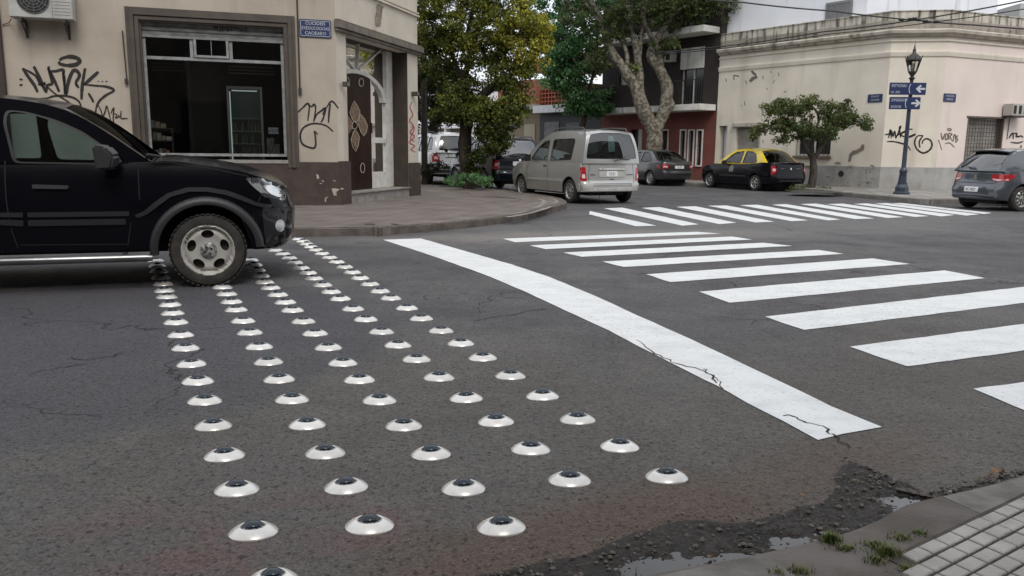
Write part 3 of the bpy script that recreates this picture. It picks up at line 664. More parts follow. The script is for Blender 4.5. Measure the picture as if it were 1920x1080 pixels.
    fw = roundpoly([(-.93, .03), (-.93, .5), (-.91, .93), (-.45, .955), (0, .96), (.45, .955), (.91, .93), (.93, .5), (.93, .03), (.45, .0), (0, 0), (-.45, .0)], .05)
    frame(fw, fnF, fz, (-1, 0, 0)); rw = roundpoly(s['rearwin'], s.get('rwr', .09)); frame(rw, fnB, rz_, (1, 0, 0))
    gv, gf = list(gh.v), list(gh.f)
    ro = gh.build('roof', s.get('roofpaint', PA), root, True, smooth=35, merge=True)
    g1 = MB(); patch(g1, fw, lambda a, c_: tuple(Vector(fnF(a, fz(c_)))+Vector((-.008, 0, 0))), step=.12); g1.build('windscreen', s.get('glass_f', GL_T), root, True, smooth=60)
    def grow(P, k):
        cx = sum(p[0] for p in P)/len(P); cy = sum(p[1] for p in P)/len(P); return [(cx+(p[0]-cx)*k, cy+(p[1]-cy)*k) for p in P]
    g2 = MB(); patch(g2, grow(rw, 1.02), lambda a, c_: tuple(Vector(fnB(a, rz_(c_)))+Vector((.012, 0, 0))), step=.12); g2.build('rear_window', s.get('glass_r', GL_D), root, True, smooth=60)
    for sg in (1, -1):
        for w_ in s['sidewin']:
            g3 = MB(); patch(g3, grow(roundpoly(w_, .05), 1.03), lambda x, z: (x, sg*(Wg(x, z)-.018), z), step=.2); g3.build('side_window', s.get('glass_s', GL_T), root, True, smooth=60)
            rb_ = MB(); P = grow(roundpoly(w_, .05), 1.005); P2 = grow(roundpoly(w_, .05), 1.0)
            q = [Vector(p) for p in P2]; c_ = sum(q, Vector((0, 0)))/len(q); inn = [tuple(c_+(p-c_)*(1-.022/max(.1, (p-c_).length))) for p in q]
            patch(rb_, P, lambda x, z: (x, sg*(Wg(x, z)+.002), z), holes=[inn]); rb_.build('window_seal', BLKP, root, True, recalc=True)
    # surface BVH
    tree = BVHTree.FromPolygons([Vector(v) for v in body_me_v]+[Vector(v) for v in gv], body_me_f+[tuple(i+len(body_me_v) for i in f) for f in gf])
    def proj(dr):
        d = Vector(dr)
        def fn(a, c_, off=.003):
            o = {0: Vector((d.x*-6, a, c_)) if d.x else None}.get(0) if d.x else Vector((a, -d.y*6, c_))
            h = tree.ray_cast(o, d)
            if h[0] is None: h = tree.find_nearest(o+d*4.6)
            return h[0]-d*off
        return fn
    pR, pF, pLt, pRt = proj((1, 0, 0)), proj((-1, 0, 0)), proj((0, -1, 0)), proj((0, 1, 0))
    PR = {'r': (pR, (1, 0, 0)), 'f': (pF, (-1, 0, 0)), 'L': (pLt, (0, -1, 0)), 'R': (pRt, (0, 1, 0))}
    def stick(nm, side, P, mat, off=.006, th=.03, step=.08, rnd=.02, label=None, parent=root, sm=40):
        fn, d = PR[side]; q = MB(); patch(q, roundpoly(P, rnd) if rnd else P, lambda a, c_: fn(a, c_, off), step=step, thick=th, tdir=d); o = q.build(nm, mat, parent, True, smooth=sm)
        if label: o['label'] = label
        return o
    def line(side, lines, wd, nm, mat, off=.0025):
        fn, d = PR[side]
        for ln in lines:
            q = MB(); P = []
            for a, c_ in zip(ln, ln[1:]):
                k = max(1, int((Vector(c_)-Vector(a)).length/.07)); P += [tuple(Vector(a).lerp(Vector(c_), i/k)) for i in range(k)]
            P.append(ln[-1]); Lf, Rt = stroke(P, wd); nn = len(P)
            q.add([fn(p.x, p.y, off) for p in Lf]+[fn(p.x, p.y, off) for p in Rt], [(i, i+1, nn+i+1, nn+i) for i in range(nn-1)]); q.build(nm, mat, root, True, recalc=False)
    def mir(P): return [(-a, c_) for a, c_ in P][::-1]
    # underbody + wheel wells + interior
    ub = MB(); wi = hw-.07; ub.box(RX[0][1]+.22, FX[0][1]-.25, -wi+.28, wi-.28, sill-.06, sill+.12)
    ub.box(Ra+.02, wb-Ra-.02, -wi, wi, sill-.02, sill+.06); ub.box(RX[0][1]+.12, -Ra, -wi+.05, wi-.05, rb+.04, rb+.14); ub.box(wb+Ra, FX[0][1]-.12, -wi+.08, wi-.08, fb+.04, fb+.14)
    for xc in (0, wb):
        for sg in (1, -1):
            V = []
            for k in range(13):
                a = math.pi*k/12-.0; r2 = Ra+.004
                for yy in (hw*.99-.02, hw-.36): V.append((xc+r2*math.cos(a), sg*yy, max(WR-.1, WR+r2*math.sin(a))))
            ub.add(V, [(2*k, 2*k+1, 2*k+3, 2*k+2) for k in range(12)])
            ub.lathe([(0, 0), (Ra+.02, 0)], (xc, sg*(hw-.36), WR), 24, 'Y', a0=0, a1=math.pi)
        ub.tube([(xc, -hw+.2, WR), (xc, hw-.2, WR)], .05)
    ub.build('underbody', DARKI, root, True)
    inn = MB(); inn.box(cab0+.1, cab1-.15, -hw*.86, hw*.86, sill+.10, sill+.16)
    inn.box(cab1-.45, cab1-.05, -hw*.80, hw*.80, zbelt-.22, zbelt-.03); inn.build('dashboard', DARKI, root, True, bev=.02)
    xs_ = s.get('seats', (cab1-1.35, cab1-2.25))
    for k, xs in enumerate(xs_):
        for yy in ((-.36, .36) if k == 0 else (-.38, 0, .38)):
            st = MB(); ww_ = .25 if k == 0 else .19; zt_ = zbelt-.02
            prof = [(xs+.48, .34), (xs+.5, .46), (xs+.1, .45), (xs-.02, .55), (xs-.14, zt_-.05), (xs-.18, zt_), (xs-.26, zt_), (xs-.24, .7), (xs-.12, .36)]
            st.add([(x, yy-ww_, z+.12) for x, z in prof]+[(x, yy+ww_, z+.12) for x, z in prof], [tuple(range(9)), tuple(range(17, 8, -1))]+[(i, (i+1) % 9, 9+(i+1) % 9, 9+i) for i in range(9)])
            st.box(xs-.27, xs-.17, yy-.12, yy+.12, zt_+.08, zt_+.22); st.build('seat', SEATM, root, True, bev=.025)
    sw = MB(); c = Vector((cab1-.62, .36 if not s.get('rhd') else -.36, zbelt-.02)); V = [c+Vector((math.cos(a)*.19*.45, math.sin(a)*.19, math.cos(a)*.19*.9)) for a in [2*math.pi*i/20 for i in range(21)]]
    sw.tube(V, .016, 6); sw.tube([c+Vector((0, -.18, 0)), c, c+Vector((0, .18, 0))], .02, 6); sw.tube([c, c+Vector((.3, 0, -.12))], .025, 6); sw.build('steering_wheel', BLKP, root, True, smooth=50)
    # wheels
    def wheel(xc, sg):
        t = MB(); tw = s.get('tw', .19); r = WR; y1 = hw-.015; k6 = s.get('rimr', .66); prof = [(r*(k6-.02), -tw/2+.01), (r*.80, -tw/2), (r*.93, -tw/2+.012), (r*.985, -tw/2+.04), (r, -tw/2+.07), (r, tw/2-.07), (r*.985, tw/2-.04), (r*.93, tw/2-.012), (r*.80, tw/2), (r*(k6+.02), tw/2-.006), (r*(k6-.01), tw/2-.02), (r*(k6-.03), 0)]
        t.lathe(prof, (xc, sg*(y1-tw/2), r), 48, 'Y')
        if s.get('tread'):
            for k in range(44):
                a = 2*math.pi*k/44
                for q in (-.5, .5):
                    aa = a+q*.07; ca, sa = math.cos(aa), math.sin(aa); yy = sg*(y1-tw/2)+q*tw*.62
                    cx = Vector((xc+ca*r, yy, r+sa*r)); T_ = Vector((-sa, 0, ca))*.013; N_ = Vector((ca, 0, sa)); Y_ = Vector((0, 1, 0))*tw*.16
                    t.hexa([cx-T_-Y_-N_*.01, cx+T_-Y_-N_*.01, cx+T_+Y_-N_*.01, cx-T_+Y_-N_*.01, cx-T_-Y_+N_*.0005, cx+T_-Y_+N_*.0005, cx+T_+Y_+N_*.0005, cx-T_+Y_+N_*.0005])
        wo = t.build('wheel', RUB, root, True, smooth=40)
        rr = r*s.get('rimr', .66); k5 = s['rim']; C_ = [(rr*math.cos(2*math.pi*i/48), rr*math.sin(2*math.pi*i/48)) for i in range(48)]; H = []
        if k5 == 'steel5':
            for k in range(5):
                a = 2*math.pi*k/5+math.pi/2+math.pi/5+math.pi; ca, sa = math.cos(a), math.sin(a)
                H.append([(ca*(rr*.63+u*rr*.16)-sa*v*rr*.235, sa*(rr*.63+u*rr*.16)+ca*v*rr*.235) for u, v in [(math.cos(2*math.pi*j/14), math.sin(2*math.pi*j/14)) for j in range(14)]])
        else:
            ns = k5
            for k in range(ns):
                a0 = 2*math.pi*k/ns+.09; a1 = 2*math.pi*(k+1)/ns-.09; am = (a0+a1)/2
                H.append(roundpoly([(rr*.30*math.cos(am-.12), rr*.30*math.sin(am-.12)), (rr*.80*math.cos(a0+.10), rr*.80*math.sin(a0+.10)), (rr*.83*math.cos(am), rr*.83*math.sin(am)), (rr*.80*math.cos(a1-.10), rr*.80*math.sin(a1-.10)), (rr*.30*math.cos(am+.12), rr*.30*math.sin(am+.12))], .02, 2))
        def dish(u, v):
            d = math.hypot(u, v)/rr; y = ip([(0, -.018), (.2, -.016), (.28, -.030), (.45, -.030), (.68, -.022), (.80, -.034), (.86, -.05), (.9, -.018), (.96, -.004), (1, -.010)], d); return (xc+u, sg*(y1+y), r+v)
        rm = MB(); patch(rm, C_, dish, holes=H, step=rr*.075, thick=.012, tdir=(0, -sg, 0)); rm.build('rim', s.get('rimmat', RIMS), wo, True, smooth=62)
        bk = MB(); bk.lathe([(0, 0), (rr, 0)], (xc, sg*(y1-.085), r), 24, 'Y'); bk.lathe([(rr*.5, 0), (rr*.5, .03), (rr*.2, .03)], (xc, sg*(y1-.09), r), 24, 'Y'); bk.build('brake_disc', M('brake_dark', (.03, .028, .026), .7), wo, True)
        hc = MB(); hc.lathe([(0, .004), (rr*.24, .002), (rr*.30, -.004), (rr*.32, -.02)], (xc, sg*(y1-.012), r), 20, 'Y') if sg > 0 else hc.lathe([(0, -.004), (rr*.24, -.002), (rr*.30, .004), (rr*.32, .02)], (xc, sg*(y1-.012), r), 20, 'Y')
        hc.build('hub_cap', M('hub_grey', (.16, .16, .155), .45, (.45, .44, .42), 26, metal=.6, lo=.5, hi=.56), wo, True, smooth=40)
        if k5 == 'steel5':
            nb = MB()
            for k in range(4): a = 2*math.pi*k/4+.5; nb.tube([(xc+math.cos(a)*rr*.14, sg*(y1-.02), r+math.sin(a)*rr*.14), (xc+math.cos(a)*rr*.14, sg*(y1-.004), r+math.sin(a)*rr*.14)], .011, 8)
            nb.build('wheel_nut', BLKP, wo, True)
    for xc in (0, wb):
        for sg in (1, -1): wheel(xc, sg)
    s['_'] = dict(root=root, stick=stick, line=line, mir=mir, W=W, Wg=Wg, PR=PR, zb=zb, Ra=Ra, fnB=fnB, rz=rz_, fnF=fnF, fz=fz, tree=tree)
    return root
def plate(s, x0, x1, z0, z1, txt, off=.012, side='r'):
    k = s['_']; o = k['stick']('number_plate', side, [(x0, z0), (x1, z0), (x1, z1), (x0, z1)], PLATE, off, .012, step=.2, rnd=.01)
    fn, d = k['PR'][side]; cx, cz = (x0+x1)/2, (z0+z1)/2; c = fn(cx, cz, off+.003); t = MB(); sg = -1 if side == 'r' else 1
    text_mb(t, txt, (z1-z0)*.8, lambda a, b: Vector((c.x, cx+sg*a, cz+b)), sx=.85); t.build('plate_text', PLTX, o, True, recalc=False)
def mirrors(s, x, z, y, mat, big=1.0):
    for sg in (1, -1):
        q = MB(); P = [(x-.02, z-.09*big), (x+.10, z-.08*big), (x+.13, z+.02), (x+.06, z+.09*big), (x-.04, z+.10*big)]
        q.add([(a, sg*(y+.03), c) for a, c in P]+[(a-.03, sg*(y+.21), c+(-.01)) for a, c in P], [tuple(range(5)), (9, 8, 7, 6, 5)]+[(i, (i+1) % 5, 5+(i+1) % 5, 5+i) for i in range(5)])
        q.box(x+.02, x+.10, sg*y if sg > 0 else -y-.06, y+.06 if sg > 0 else -y, z-.09*big, z-.05*big)
        q.build('wing_mirror', mat, s['_']['root'], True, bev=.02, smooth=50)
def arch_trim(s, mat, w0=.0, w1=.075, th=.035):
    k = s['_']; Ra = k['Ra']
    for xc in (0, s['wb']):
        for sd, sg in (('L', 1), ('R', -1)):
            q = MB(); V = []; n = 22; a0, a1 = R_(3), R_(184)
            for i in range(n+1):
                a = a0+(a1-a0)*i/n
                for rr, oo in ((Ra+w0-.012, -.06), (Ra+w0-.012, th), (Ra+w0+.01, th+.006), (Ra+w1-.02, th*.9), (Ra+w1, 0.0), (Ra+w1, -.04)):
                    x = xc+rr*math.cos(a); z = s['R']+rr*math.sin(a); V.append((x, sg*(k['W'](x, z)+oo), z))
            q.add(V, [(i*6+j, i*6+(j+1) % 6, (i+1)*6+(j+1) % 6, (i+1)*6+j) for i in range(n) for j in range(6)]); q.build('wheel_arch_trim', mat, k['root'], True, smooth=50)
def paint(name, col, metal=.3, rough=.28, coat=1.0, flake=None, spec=.5): return M(name, col, rough, flake or tuple(c*.93 for c in col), 3, metal=metal, coat=coat, bump=.02, bscale=4, spec=spec)
WZ0 = [(.15, .93), (.3, .975), (.5, 1.0), (.68, .995), (.85, .965), (1.0, .94), (1.2, .92)]
# ---- black compact suv in the foreground
F0 = 2.49
suv = dict(paint=paint('paint_black', (.0030, .0032, .0055), .0, .2, .28, None, .08), wb=2.49, R=.335, Ra=.435, hw=.865, tw=.20, tread=True, rim='steel5', rimr=.70, rimmat=M('steel_rim', (.40, .385, .36), .5, (.35, .335, .31), 4, metal=.1),
    top=[(-.72, .98), (-.6, 1.05), (0, 1.09), (.6, 1.095), (1.6, 1.10), (2.02, 1.12), (2.16, 1.135), (2.5, 1.10), (2.8, 1.045), (3.05, .965), (3.16, .915), (3.24, .87)],
    wz=[(.2, .93), (.33, .965), (.50, .99), (.62, 1.0), (.70, 1.0), (.85, .985), (.97, .965), (1.04, .945), (1.12, .915)],
    taper=[(-.7, .95), (-.3, .985), (.3, 1), (2.3, 1), (2.8, .985), (3.2, .95)],
    front=[(.3, 3.16), (.36, 3.24), (.50, 3.29), (.66, 3.30), (.74, 3.27), (.86, 3.24), (.9, 3.22)], rear=[(.3, -.70), (.6, -.76), (.9, -.72), (1.0, -.68)],
    sill=.36, fb=.33, rb=.36, rc=.36, bow=.12, belt=1.095, cab=(-.62, 2.06),
    fline=[(2.10, 1.095), (1.97, 1.185), (1.845, 1.28), (1.70, 1.386), (1.55, 1.485), (1.40, 1.56), (1.25, 1.605)], fbow=.06, rline=[(-.62, 1.095), (-.58, 1.3), (-.48, 1.5), (-.36, 1.60)],
    roof=[(-.36, 1.60), (.0, 1.645), (.4, 1.66), (.8, 1.655), (1.05, 1.637), (1.25, 1.605)], tum=(.10, .14),
    sidewin=[[(-.45, 1.14), (.12, 1.125), (.12, 1.535), (-.2, 1.53), (-.38, 1.45)], [(.20, 1.12), (.88, 1.115), (.88, 1.58), (.82, 1.59), (.22, 1.56)], [(.99, 1.11), (1.68, 1.10), (1.84, 1.12), (1.70, 1.25), (1.52, 1.385), (1.33, 1.475), (1.10, 1.54), (.95, 1.55), (.93, 1.45)]],
    rearwin=[(-.8, .1), (.8, .1), (.75, .9), (-.75, .9)], glass_s=glass('suv_side_glass', (.46, .56, .57), .30, 1.5, .01, .07), glass_f=glass('suv_windscreen', (.05, .06, .07), .14, 1.5, .01, .0), seats=(.48, -.2))
fo = Vector((-2.76, 7.21, 0)); hd = dirv(72)
# body centre line lies half a width behind the visible side
c0 = fo - hd*F0 + Vector((-math.cos(R_(72)), math.sin(R_(72)), 0))*(.865-.02)
build_car('suv', 'black compact suv stopped in the lane at the left edge, front wheel among the studs', 'car', suv, c0, 72)
k = suv['_']; st, ln = k['stick'], k['line']
arch_trim(suv, BLKP, -.005, .055, .03)
TRIM = M('suv_trim', (.014, .0145, .018), .45)
for sd in 'LR':
    # door mouldings, upper and lower, broken at the seams
    for x0, x1 in ((1.08, 1.86), (.24, 1.045)):
        st('door_moulding', sd, [(x0, .66), (x1, .66), (x1, .70), (x0, .70)], TRIM, .012, .02, rnd=.006)
        st('door_moulding', sd, [(x0, .585), (x1-.03 if x1 > 1.5 else x1, .585), (x1-.03 if x1 > 1.5 else x1, .635), (x0, .635)], TRIM, .016, .022, rnd=.008)
    # upper flare band running over the wheel to the bumper
    fl = [(1.90, .665), (1.98, .70), (2.06, .77), (2.18, .855), (2.34, .905), (2.52, .905), (2.68, .875), (2.82, .82), (2.93, .765), (3.02, .745), (3.2, .735), (3.2, .71), (3.0, .715), (2.92, .735), (2.8, .785), (2.66, .838), (2.5, .868), (2.36, .868), (2.2, .822), (2.1, .745), (2.0, .67), (1.93, .64)]
    st('wheel_flare', sd, fl, TRIM, .014, .022, rnd=.01)
    ln(sd, [[(.93, 1.13), (.93, .80), (.95, .55), (.98, .40)], [(1.95, 1.12), (1.95, .80)], [(1.87, .6), (1.83, .40)], [(1.00, .425), (1.83, .41)], [(.16, 1.1), (.14, .75), (.22, .5)], [(1.87, 1.115), (2.2, 1.125), (2.6, 1.06), (2.9, .995)], [(2.93, .75), (2.98, .85)]], .009, 'panel_gap', SEAM)
    st('door_handle', sd, [(1.13, .90), (1.40, .895), (1.405, .925), (1.13, .935)], M('handle_grey', (.035, .036, .042), .3, coat=.5), .022, .02, rnd=.012)
    st('door_handle', sd, [(.30, .90), (.56, .895), (.56, .925), (.30, .935)], M('handle_grey', (0, 0, 0)), .022, .02, rnd=.012)
    hl = st('headlight', sd, [(2.83, .99), (2.92, .89), (3.0, .825), (3.18, .765), (3.21, .83), (3.16, .915), (3.07, .965), (2.95, .99)], M('headlight_shell', (.55, .57, .58), .18, (.10, .11, .12), 9, metal=.6, coat=1.0, lo=.45, hi=.55), .006, .03, step=.05, rnd=.03)
    st('lamp_reflector', sd, [(2.98, .92), (3.05, .84), (3.14, .80), (3.17, .85), (3.08, .92)], CHR, .012, .01, step=.05, rnd=.03, parent=hl)
    st('lamp_visor', sd, [(2.95, .855), (3.01, .85), (3.15, .80), (3.12, .785), (3.0, .81)], BLKP, .011, .008, step=.05, rnd=.01, parent=hl)
    st('fog_light', sd, [(3.13+.045*math.cos(R_(a)), .54+.06*math.sin(R_(a))) for a in range(0, 360, 24)], CHR, .01, .02, step=.03, rnd=0)
    st('bumper_trim', sd, [(2.97, .715), (3.22, .70), (3.23, .40), (3.18, .345), (3.0, .345), (2.98, .5)], M('bumper_black', (.007, .007, .009), .3, coat=.6), .008, .02, rnd=.03)
st('lower_lip', 'R', [(2.99, .345), (3.20, .35), (3.16, .318), (3.0, .31)], M('lip_red', (.10, .02, .02), .6), .004, .02, rnd=.01)
for sg in (1, -1):
    rb_ = MB(); yy = sg*.90; rb_.tube([(.42, yy, .285), (.5, yy, .292), (1.98, yy, .292), (2.03, yy, .290)], [.02, .034, .034, .026], 14)
    rb_.tube([(.6, yy, .29), (.6, sg*.7, .38)], .02); rb_.tube([(1.8, yy, .29), (1.8, sg*.7, .38)], .02); rb_.build('side_step', M('step_steel', (.30, .30, .30), .3, (.22, .22, .22), 5, metal=.9), k['root'], True, smooth=40)

mirrors(suv, 1.70, 1.165, .845, BLKP, 1.12)
wp = MB(); wp.tube([(2.1, -.2, 1.165), (2.02, -.75, 1.19)], .012); wp.tube([(2.14, -.05, 1.155), (2.07, .55, 1.18)], .012); wp.build('wiper', BLKP, k['root'], True)
bl = MB(); bl.box(1.0, 1.02, -.8, .8, 1.1, 1.12)
# ---- silver van
van = dict(paint=paint('paint_silver', (.43, .43, .415), .55, .32), wb=2.69, R=.30, Ra=.36, hw=.86, rim=8, tw=.18,
    top=[(-.6, 1.0), (-.4, 1.0), (2.2, 1.0), (2.55, 1.0), (2.9, .93), (3.2, .82), (3.4, .72), (3.48, .66)], wz=[(.2, .95), (.35, .975), (.5, 1.0), (.7, 1.0), (.9, .985), (1.0, .97)],
    taper=[(-.6, .985), (0, 1), (2.3, 1), (3.0, .96), (3.5, .88)], front=[(.22, 3.38), (.4, 3.46), (.6, 3.48), (.66, 3.46)], rear=[(.25, -.60), (.34, -.66), (.50, -.66), (.545, -.62), (.8, -.60), (1.0, -.585)],
    sill=.26, fb=.22, rb=.30, rc=.13, bow=.04, belt=1.0, cab=(-.56, 2.5), crown=.04,
    fline=[(2.55, 1.0), (2.2, 1.25), (1.85, 1.48), (1.55, 1.63), (1.4, 1.68)], rline=[(-.575, 1.0), (-.55, 1.3), (-.51, 1.55), (-.45, 1.70), (-.38, 1.735)], roof=[(-.38, 1.735), (.2, 1.775), (.9, 1.775), (1.2, 1.745), (1.4, 1.68)], tum=(.10, .16), rbow=.05, fbow=.2,
    sidewin=[[(-.02, 1.06), (1.05, 1.03), (1.06, 1.53), (.98, 1.57), (.02, 1.585), (-.06, 1.52)], [(1.20, 1.03), (2.05, 1.04), (2.12, 1.08), (1.80, 1.36), (1.52, 1.52), (1.24, 1.55)]],
    rearwin=[(-.90, .13), (0, .12), (.90, .13), (.90, .5), (.85, .90), (.4, .93), (-.4, .93), (-.85, .90), (-.90, .5)], rwr=.07, glass_s=GL_C, glass_r=glass('van_rear_glass', (.42, .55, .54), 1, 1.5, .01, .07), endw=.985)
vr = (Vector((1.5, 20.35, 0))+Vector((2.94, 21.04, 0)))/2; vh = -26; vloc = PD(1121, 378, 20.3); vloc.z = 0
build_car('van', 'silver compact van turning into the side street with a rear window sticker', 'van', van, vloc, vh, 1.0)
k = van['_']; st, ln, mir = k['stick'], k['line'], k['mir']; DG = M('badge_grey', (.10, .10, .10), .4, metal=.5)
for sg in (1, -1):
    P = [(-.84, .56), (-.70, .56), (-.735, .90), (-.80, .905), (-.84, .88)]; P = P if sg < 0 else mir(P)
    tl = st('tail_light', 'r', P, REDL, .01, .03, step=.05, rnd=.03)
    P = [(-.815, .63), (-.735, .63), (-.755, .73), (-.81, .73)]; P = P if sg < 0 else mir(P); st('lamp_insert', 'r', P, M('lens_pink', (.55, .30, .30), .2, (.8, .7, .7), 60), .013, .008, step=.05, rnd=.02, parent=tl)
bump_m = M('van_bumper', (.39, .385, .36), .45, (.34, .335, .315), 5)
st('rear_bumper', 'r', [(-.83, .31), (0, .285), (.83, .31), (.845, .42), (.835, .50), (.55, .515), (.55, .40), (-.55, .40), (-.55, .515), (-.835, .50), (-.845, .42)], bump_m, .03, .05, step=.07, rnd=.03)
st('plate_recess', 'r', [(-.36, .66), (.36, .66), (.36, .82), (-.36, .82)], bump_m, .012, .02, rnd=.02); st('tailgate_bar', 'r', [(-.37, .825), (.37, .825), (.36, .87), (-.36, .87)], paint('paint_silver', (0, 0, 0)), .035, .04, rnd=.012)
plate(van, -.16, .16, .67, .80, 'LS·J1', .02)
ln('r', [[(-.62, .97), (-.66, .55), (-.62, .49)], [(.62, .97), (.66, .55), (.62, .49)], [(-.62, .50), (.62, .50)]], .01, 'panel_gap', SEAM)
st('tailgate_lock', 'r', [(-.06, .595), (.06, .595), (.06, .612), (-.06, .612)], BLKP, .008, .01, rnd=.005)
st('badge', 'r', [(-.62, .70), (-.44, .70), (-.44, .725), (-.62, .725)], DG, .004, .004, rnd=0); st('badge', 'r', [(.47, .70), (.60, .70), (.60, .725), (.47, .725)], DG, .004, .004, rnd=0)
st('brake_light', 'r', [(-.14, 1.685), (.16, 1.685), (.15, 1.70), (-.13, 1.70)], M('brake_lens', (.25, .10, .09), .3), .006, .01, rnd=.006, step=.05)
wp = MB(); a = Vector(k['fnB'](.0, k['rz'](.06))); wp.tube([a+Vector((-.05, -.02, 0)), Vector(k['fnB'](-.35, k['rz'](.12)))+Vector((-.045, 0, 0)), Vector(k['fnB'](.0, k['rz'](.14)))+Vector((-.045, 0, 0)), Vector(k['fnB'](-.62, k['rz'](.10)))+Vector((-.045, 0, 0))], .012); wp.build('wiper', BLKP, k['root'], True)
sk_ = MB(); patch(sk_, roundpoly([(-.12, .35), (.12, .33), (.15, .62), (.10, .83), (-.08, .82), (-.13, .6)], .04), lambda u, v: tuple(Vector(k['fnB'](u, k['rz'](v)))+Vector((.03, 0, 0))), step=.1); sk_.build('sticker', M('sticker_pale', (.40, .45, .46), .6, (.55, .6, .6), 20), k['root'], True)
lf_ = 'L'
for sd in 'LR':
    ln(sd, [[(1.12, .98), (1.10, .62), (1.12, .30)], [(2.20, 1.0), (2.30, .8), (2.26, .6), (2.30, .4)]], .01, 'panel_gap', SEAM)
    st('side_moulding', sd, [(.40, .52), (2.25, .52), (2.25, .575), (.40, .575)], bump_m, .012, .02, rnd=.01)
    st('door_handle', sd, [(1.2, .88), (1.36, .88), (1.36, .91), (1.2, .91)], BLKP, .015, .015, rnd=.01)
    st('side_bumper', sd, [(-.48, .31), (-.40, .31), (-.36, .42), (-.38, .50), (-.50, .50)], bump_m, .02, .04, rnd=.02)
mirrors(van, 2.05, 1.09, .84, BLKP, .95)
for sg in (1, -1):
    rr_ = MB(); y0 = sg*(k['Wg'](.4, 1.75)-.05); rr_.tube([(-.30, y0, 1.755), (-.22, y0, 1.835), (.5, y0, 1.86), (1.15, y0, 1.83), (1.25, y0, 1.745)], .018, 8); rr_.build('roof_rail', M('rail_dark', (.10, .10, .10), .35, metal=.6), k['root'], True, smooth=50)
ex_ = MB(); ex_.tube([(-.5, .12, .28), (-.62, .12, .27)], .025); ex_.tube([(-.45, .25, .3), (-.47, .25, .05)], .006); ex_.build('exhaust_pipe', BLKP, k['root'], True)
cbx = MB(); cbx.box(-.42, -.1, .28, .62, .85, 1.15); cbx.build('parcel_load', DARKI, k['root'], True, bev=.05)

# ---- three-box saloons
def saloon(pt_, roofp=None, **kw):
    d = dict(paint=pt_, wb=2.50, R=.29, Ra=.35, hw=.83, rim=7, tw=.175,
        top=[(-.86, .90), (-.80, .955), (-.6, .975), (-.3, .985), (0, .965), (.6, .93), (1.9, .92), (2.2, .92), (2.6, .86), (3.0, .76), (3.15, .69), (3.2, .65)], wz=[(.15, .93), (.3, .97), (.5, 1.0), (.68, .995), (.8, .975), (.95, .945), (1.0, .93)],
        taper=[(-.85, .92), (-.3, .985), (.3, 1), (2.2, 1), (2.8, .96), (3.2, .86)], front=[(.2, 3.1), (.4, 3.2), (.6, 3.18), (.65, 3.14)], rear=[(.25, -.82), (.36, -.90), (.52, -.92), (.60, -.88), (.86, -.87), (.92, -.84)],
        sill=.22, fb=.2, rb=.27, rc=.20, bow=.08, belt=.94, cab=(-.42, 2.1), crown=.03,
        fline=[(2.1, .94), (1.75, 1.15), (1.45, 1.33), (1.25, 1.395)], rline=[(-.45, .95), (-.25, 1.10), (-.02, 1.26), (.22, 1.375)], roof=[(.22, 1.375), (.6, 1.425), (1.0, 1.42), (1.25, 1.395)], tum=(.30, .40), rbow=.09,
        sidewin=[[(-.06, 1.0), (.10, .975), (.74, .965), (.74, 1.355), (.42, 1.345), (.20, 1.26)], [(.83, .965), (1.60, .97), (1.72, 1.01), (1.45, 1.21), (1.22, 1.33), (.86, 1.36)]],
        rearwin=[(-.88, .10), (0, .08), (.88, .10), (.84, .6), (.80, .93), (-.80, .93), (-.84, .6)], rwr=.08, glass_s=GL_C, glass_r=GL_T, seats=(.85, .28))
    if roofp: d['roofpaint'] = roofp
    d.update(kw); return d
GREY = paint('paint_grey', (.052, .052, .055), .5, .3)
cor = saloon(GREY)
build_car('sedan', 'dark grey sedan parked under the big mottled tree by the red wall', 'car', cor, PD(1248, 340, 31.6)*1, -26, .955)
def ground(o): o.location.z = 0
def rear_sedan(s, red, plt, garn=None, lp=None):
    k = s['_']; st, ln, mir = k['stick'], k['line'], k['mir']; ground(k['root'])
    for sg in (1, -1):
        P = lp or [(-.80, .70), (-.56, .69), (-.50, .74), (-.52, .85), (-.62, .88), (-.78, .86)]; P = P if sg < 0 else mir(P); tl = st('tail_light', 'r', P, red, .01, .03, step=.05, rnd=.03)
        Q = [(a*.6+sum(p[0] for p in P)/len(P)*.4, b*.35+.77*.65) for a, b in P]; st('lamp_insert', 'r', Q, M('lens_pink', (0, 0, 0)), .014, .008, step=.05, rnd=.02, parent=tl)
    ln('r', [[(-.66, .93), (-.60, .62), (.60, .62), (.66, .93)]], .012, 'panel_gap', SEAM)
    if plt: plate(s, -.22, .22, .70, .81, plt, .01)
    st('bumper_strip', 'r', [(-.75, .50), (.75, .50), (.75, .54), (-.75, .54)], garn or BLKP, .012, .02, rnd=.015)
    for sd in 'LR':
        ln(sd, [[(.79, .93), (.79, .5), (.82, .27)], [(-.04, .97), (.06, .74), (.32, .56), (.38, .30)], [(1.80, .93), (1.9, .7), (1.86, .4), (1.9, .27)]], .01, 'panel_gap', SEAM)
        st('door_handle', sd, [(.85, .80), (1.0, .80), (1.0, .83), (.85, .83)], s['paint'], .018, .015, rnd=.01); st('door_handle', sd, [(.10, .82), (.25, .82), (.25, .85), (.10, .85)], s['paint'], .018, .015, rnd=.01)
        st('side_moulding', sd, [(.45, .50), (1.95, .50), (1.95, .54), (.45, .54)], garn or BLKP, .01, .015, rnd=.01)
    mirrors(s, 1.62, 1.0, .80, garn or BLKP, .85)
rear_sedan(cor, REDL, 'AS 27E', paint('paint_grey', (0, 0, 0)))
YEL = paint('paint_taxi_yellow', (.72, .52, .012), 0, .35)
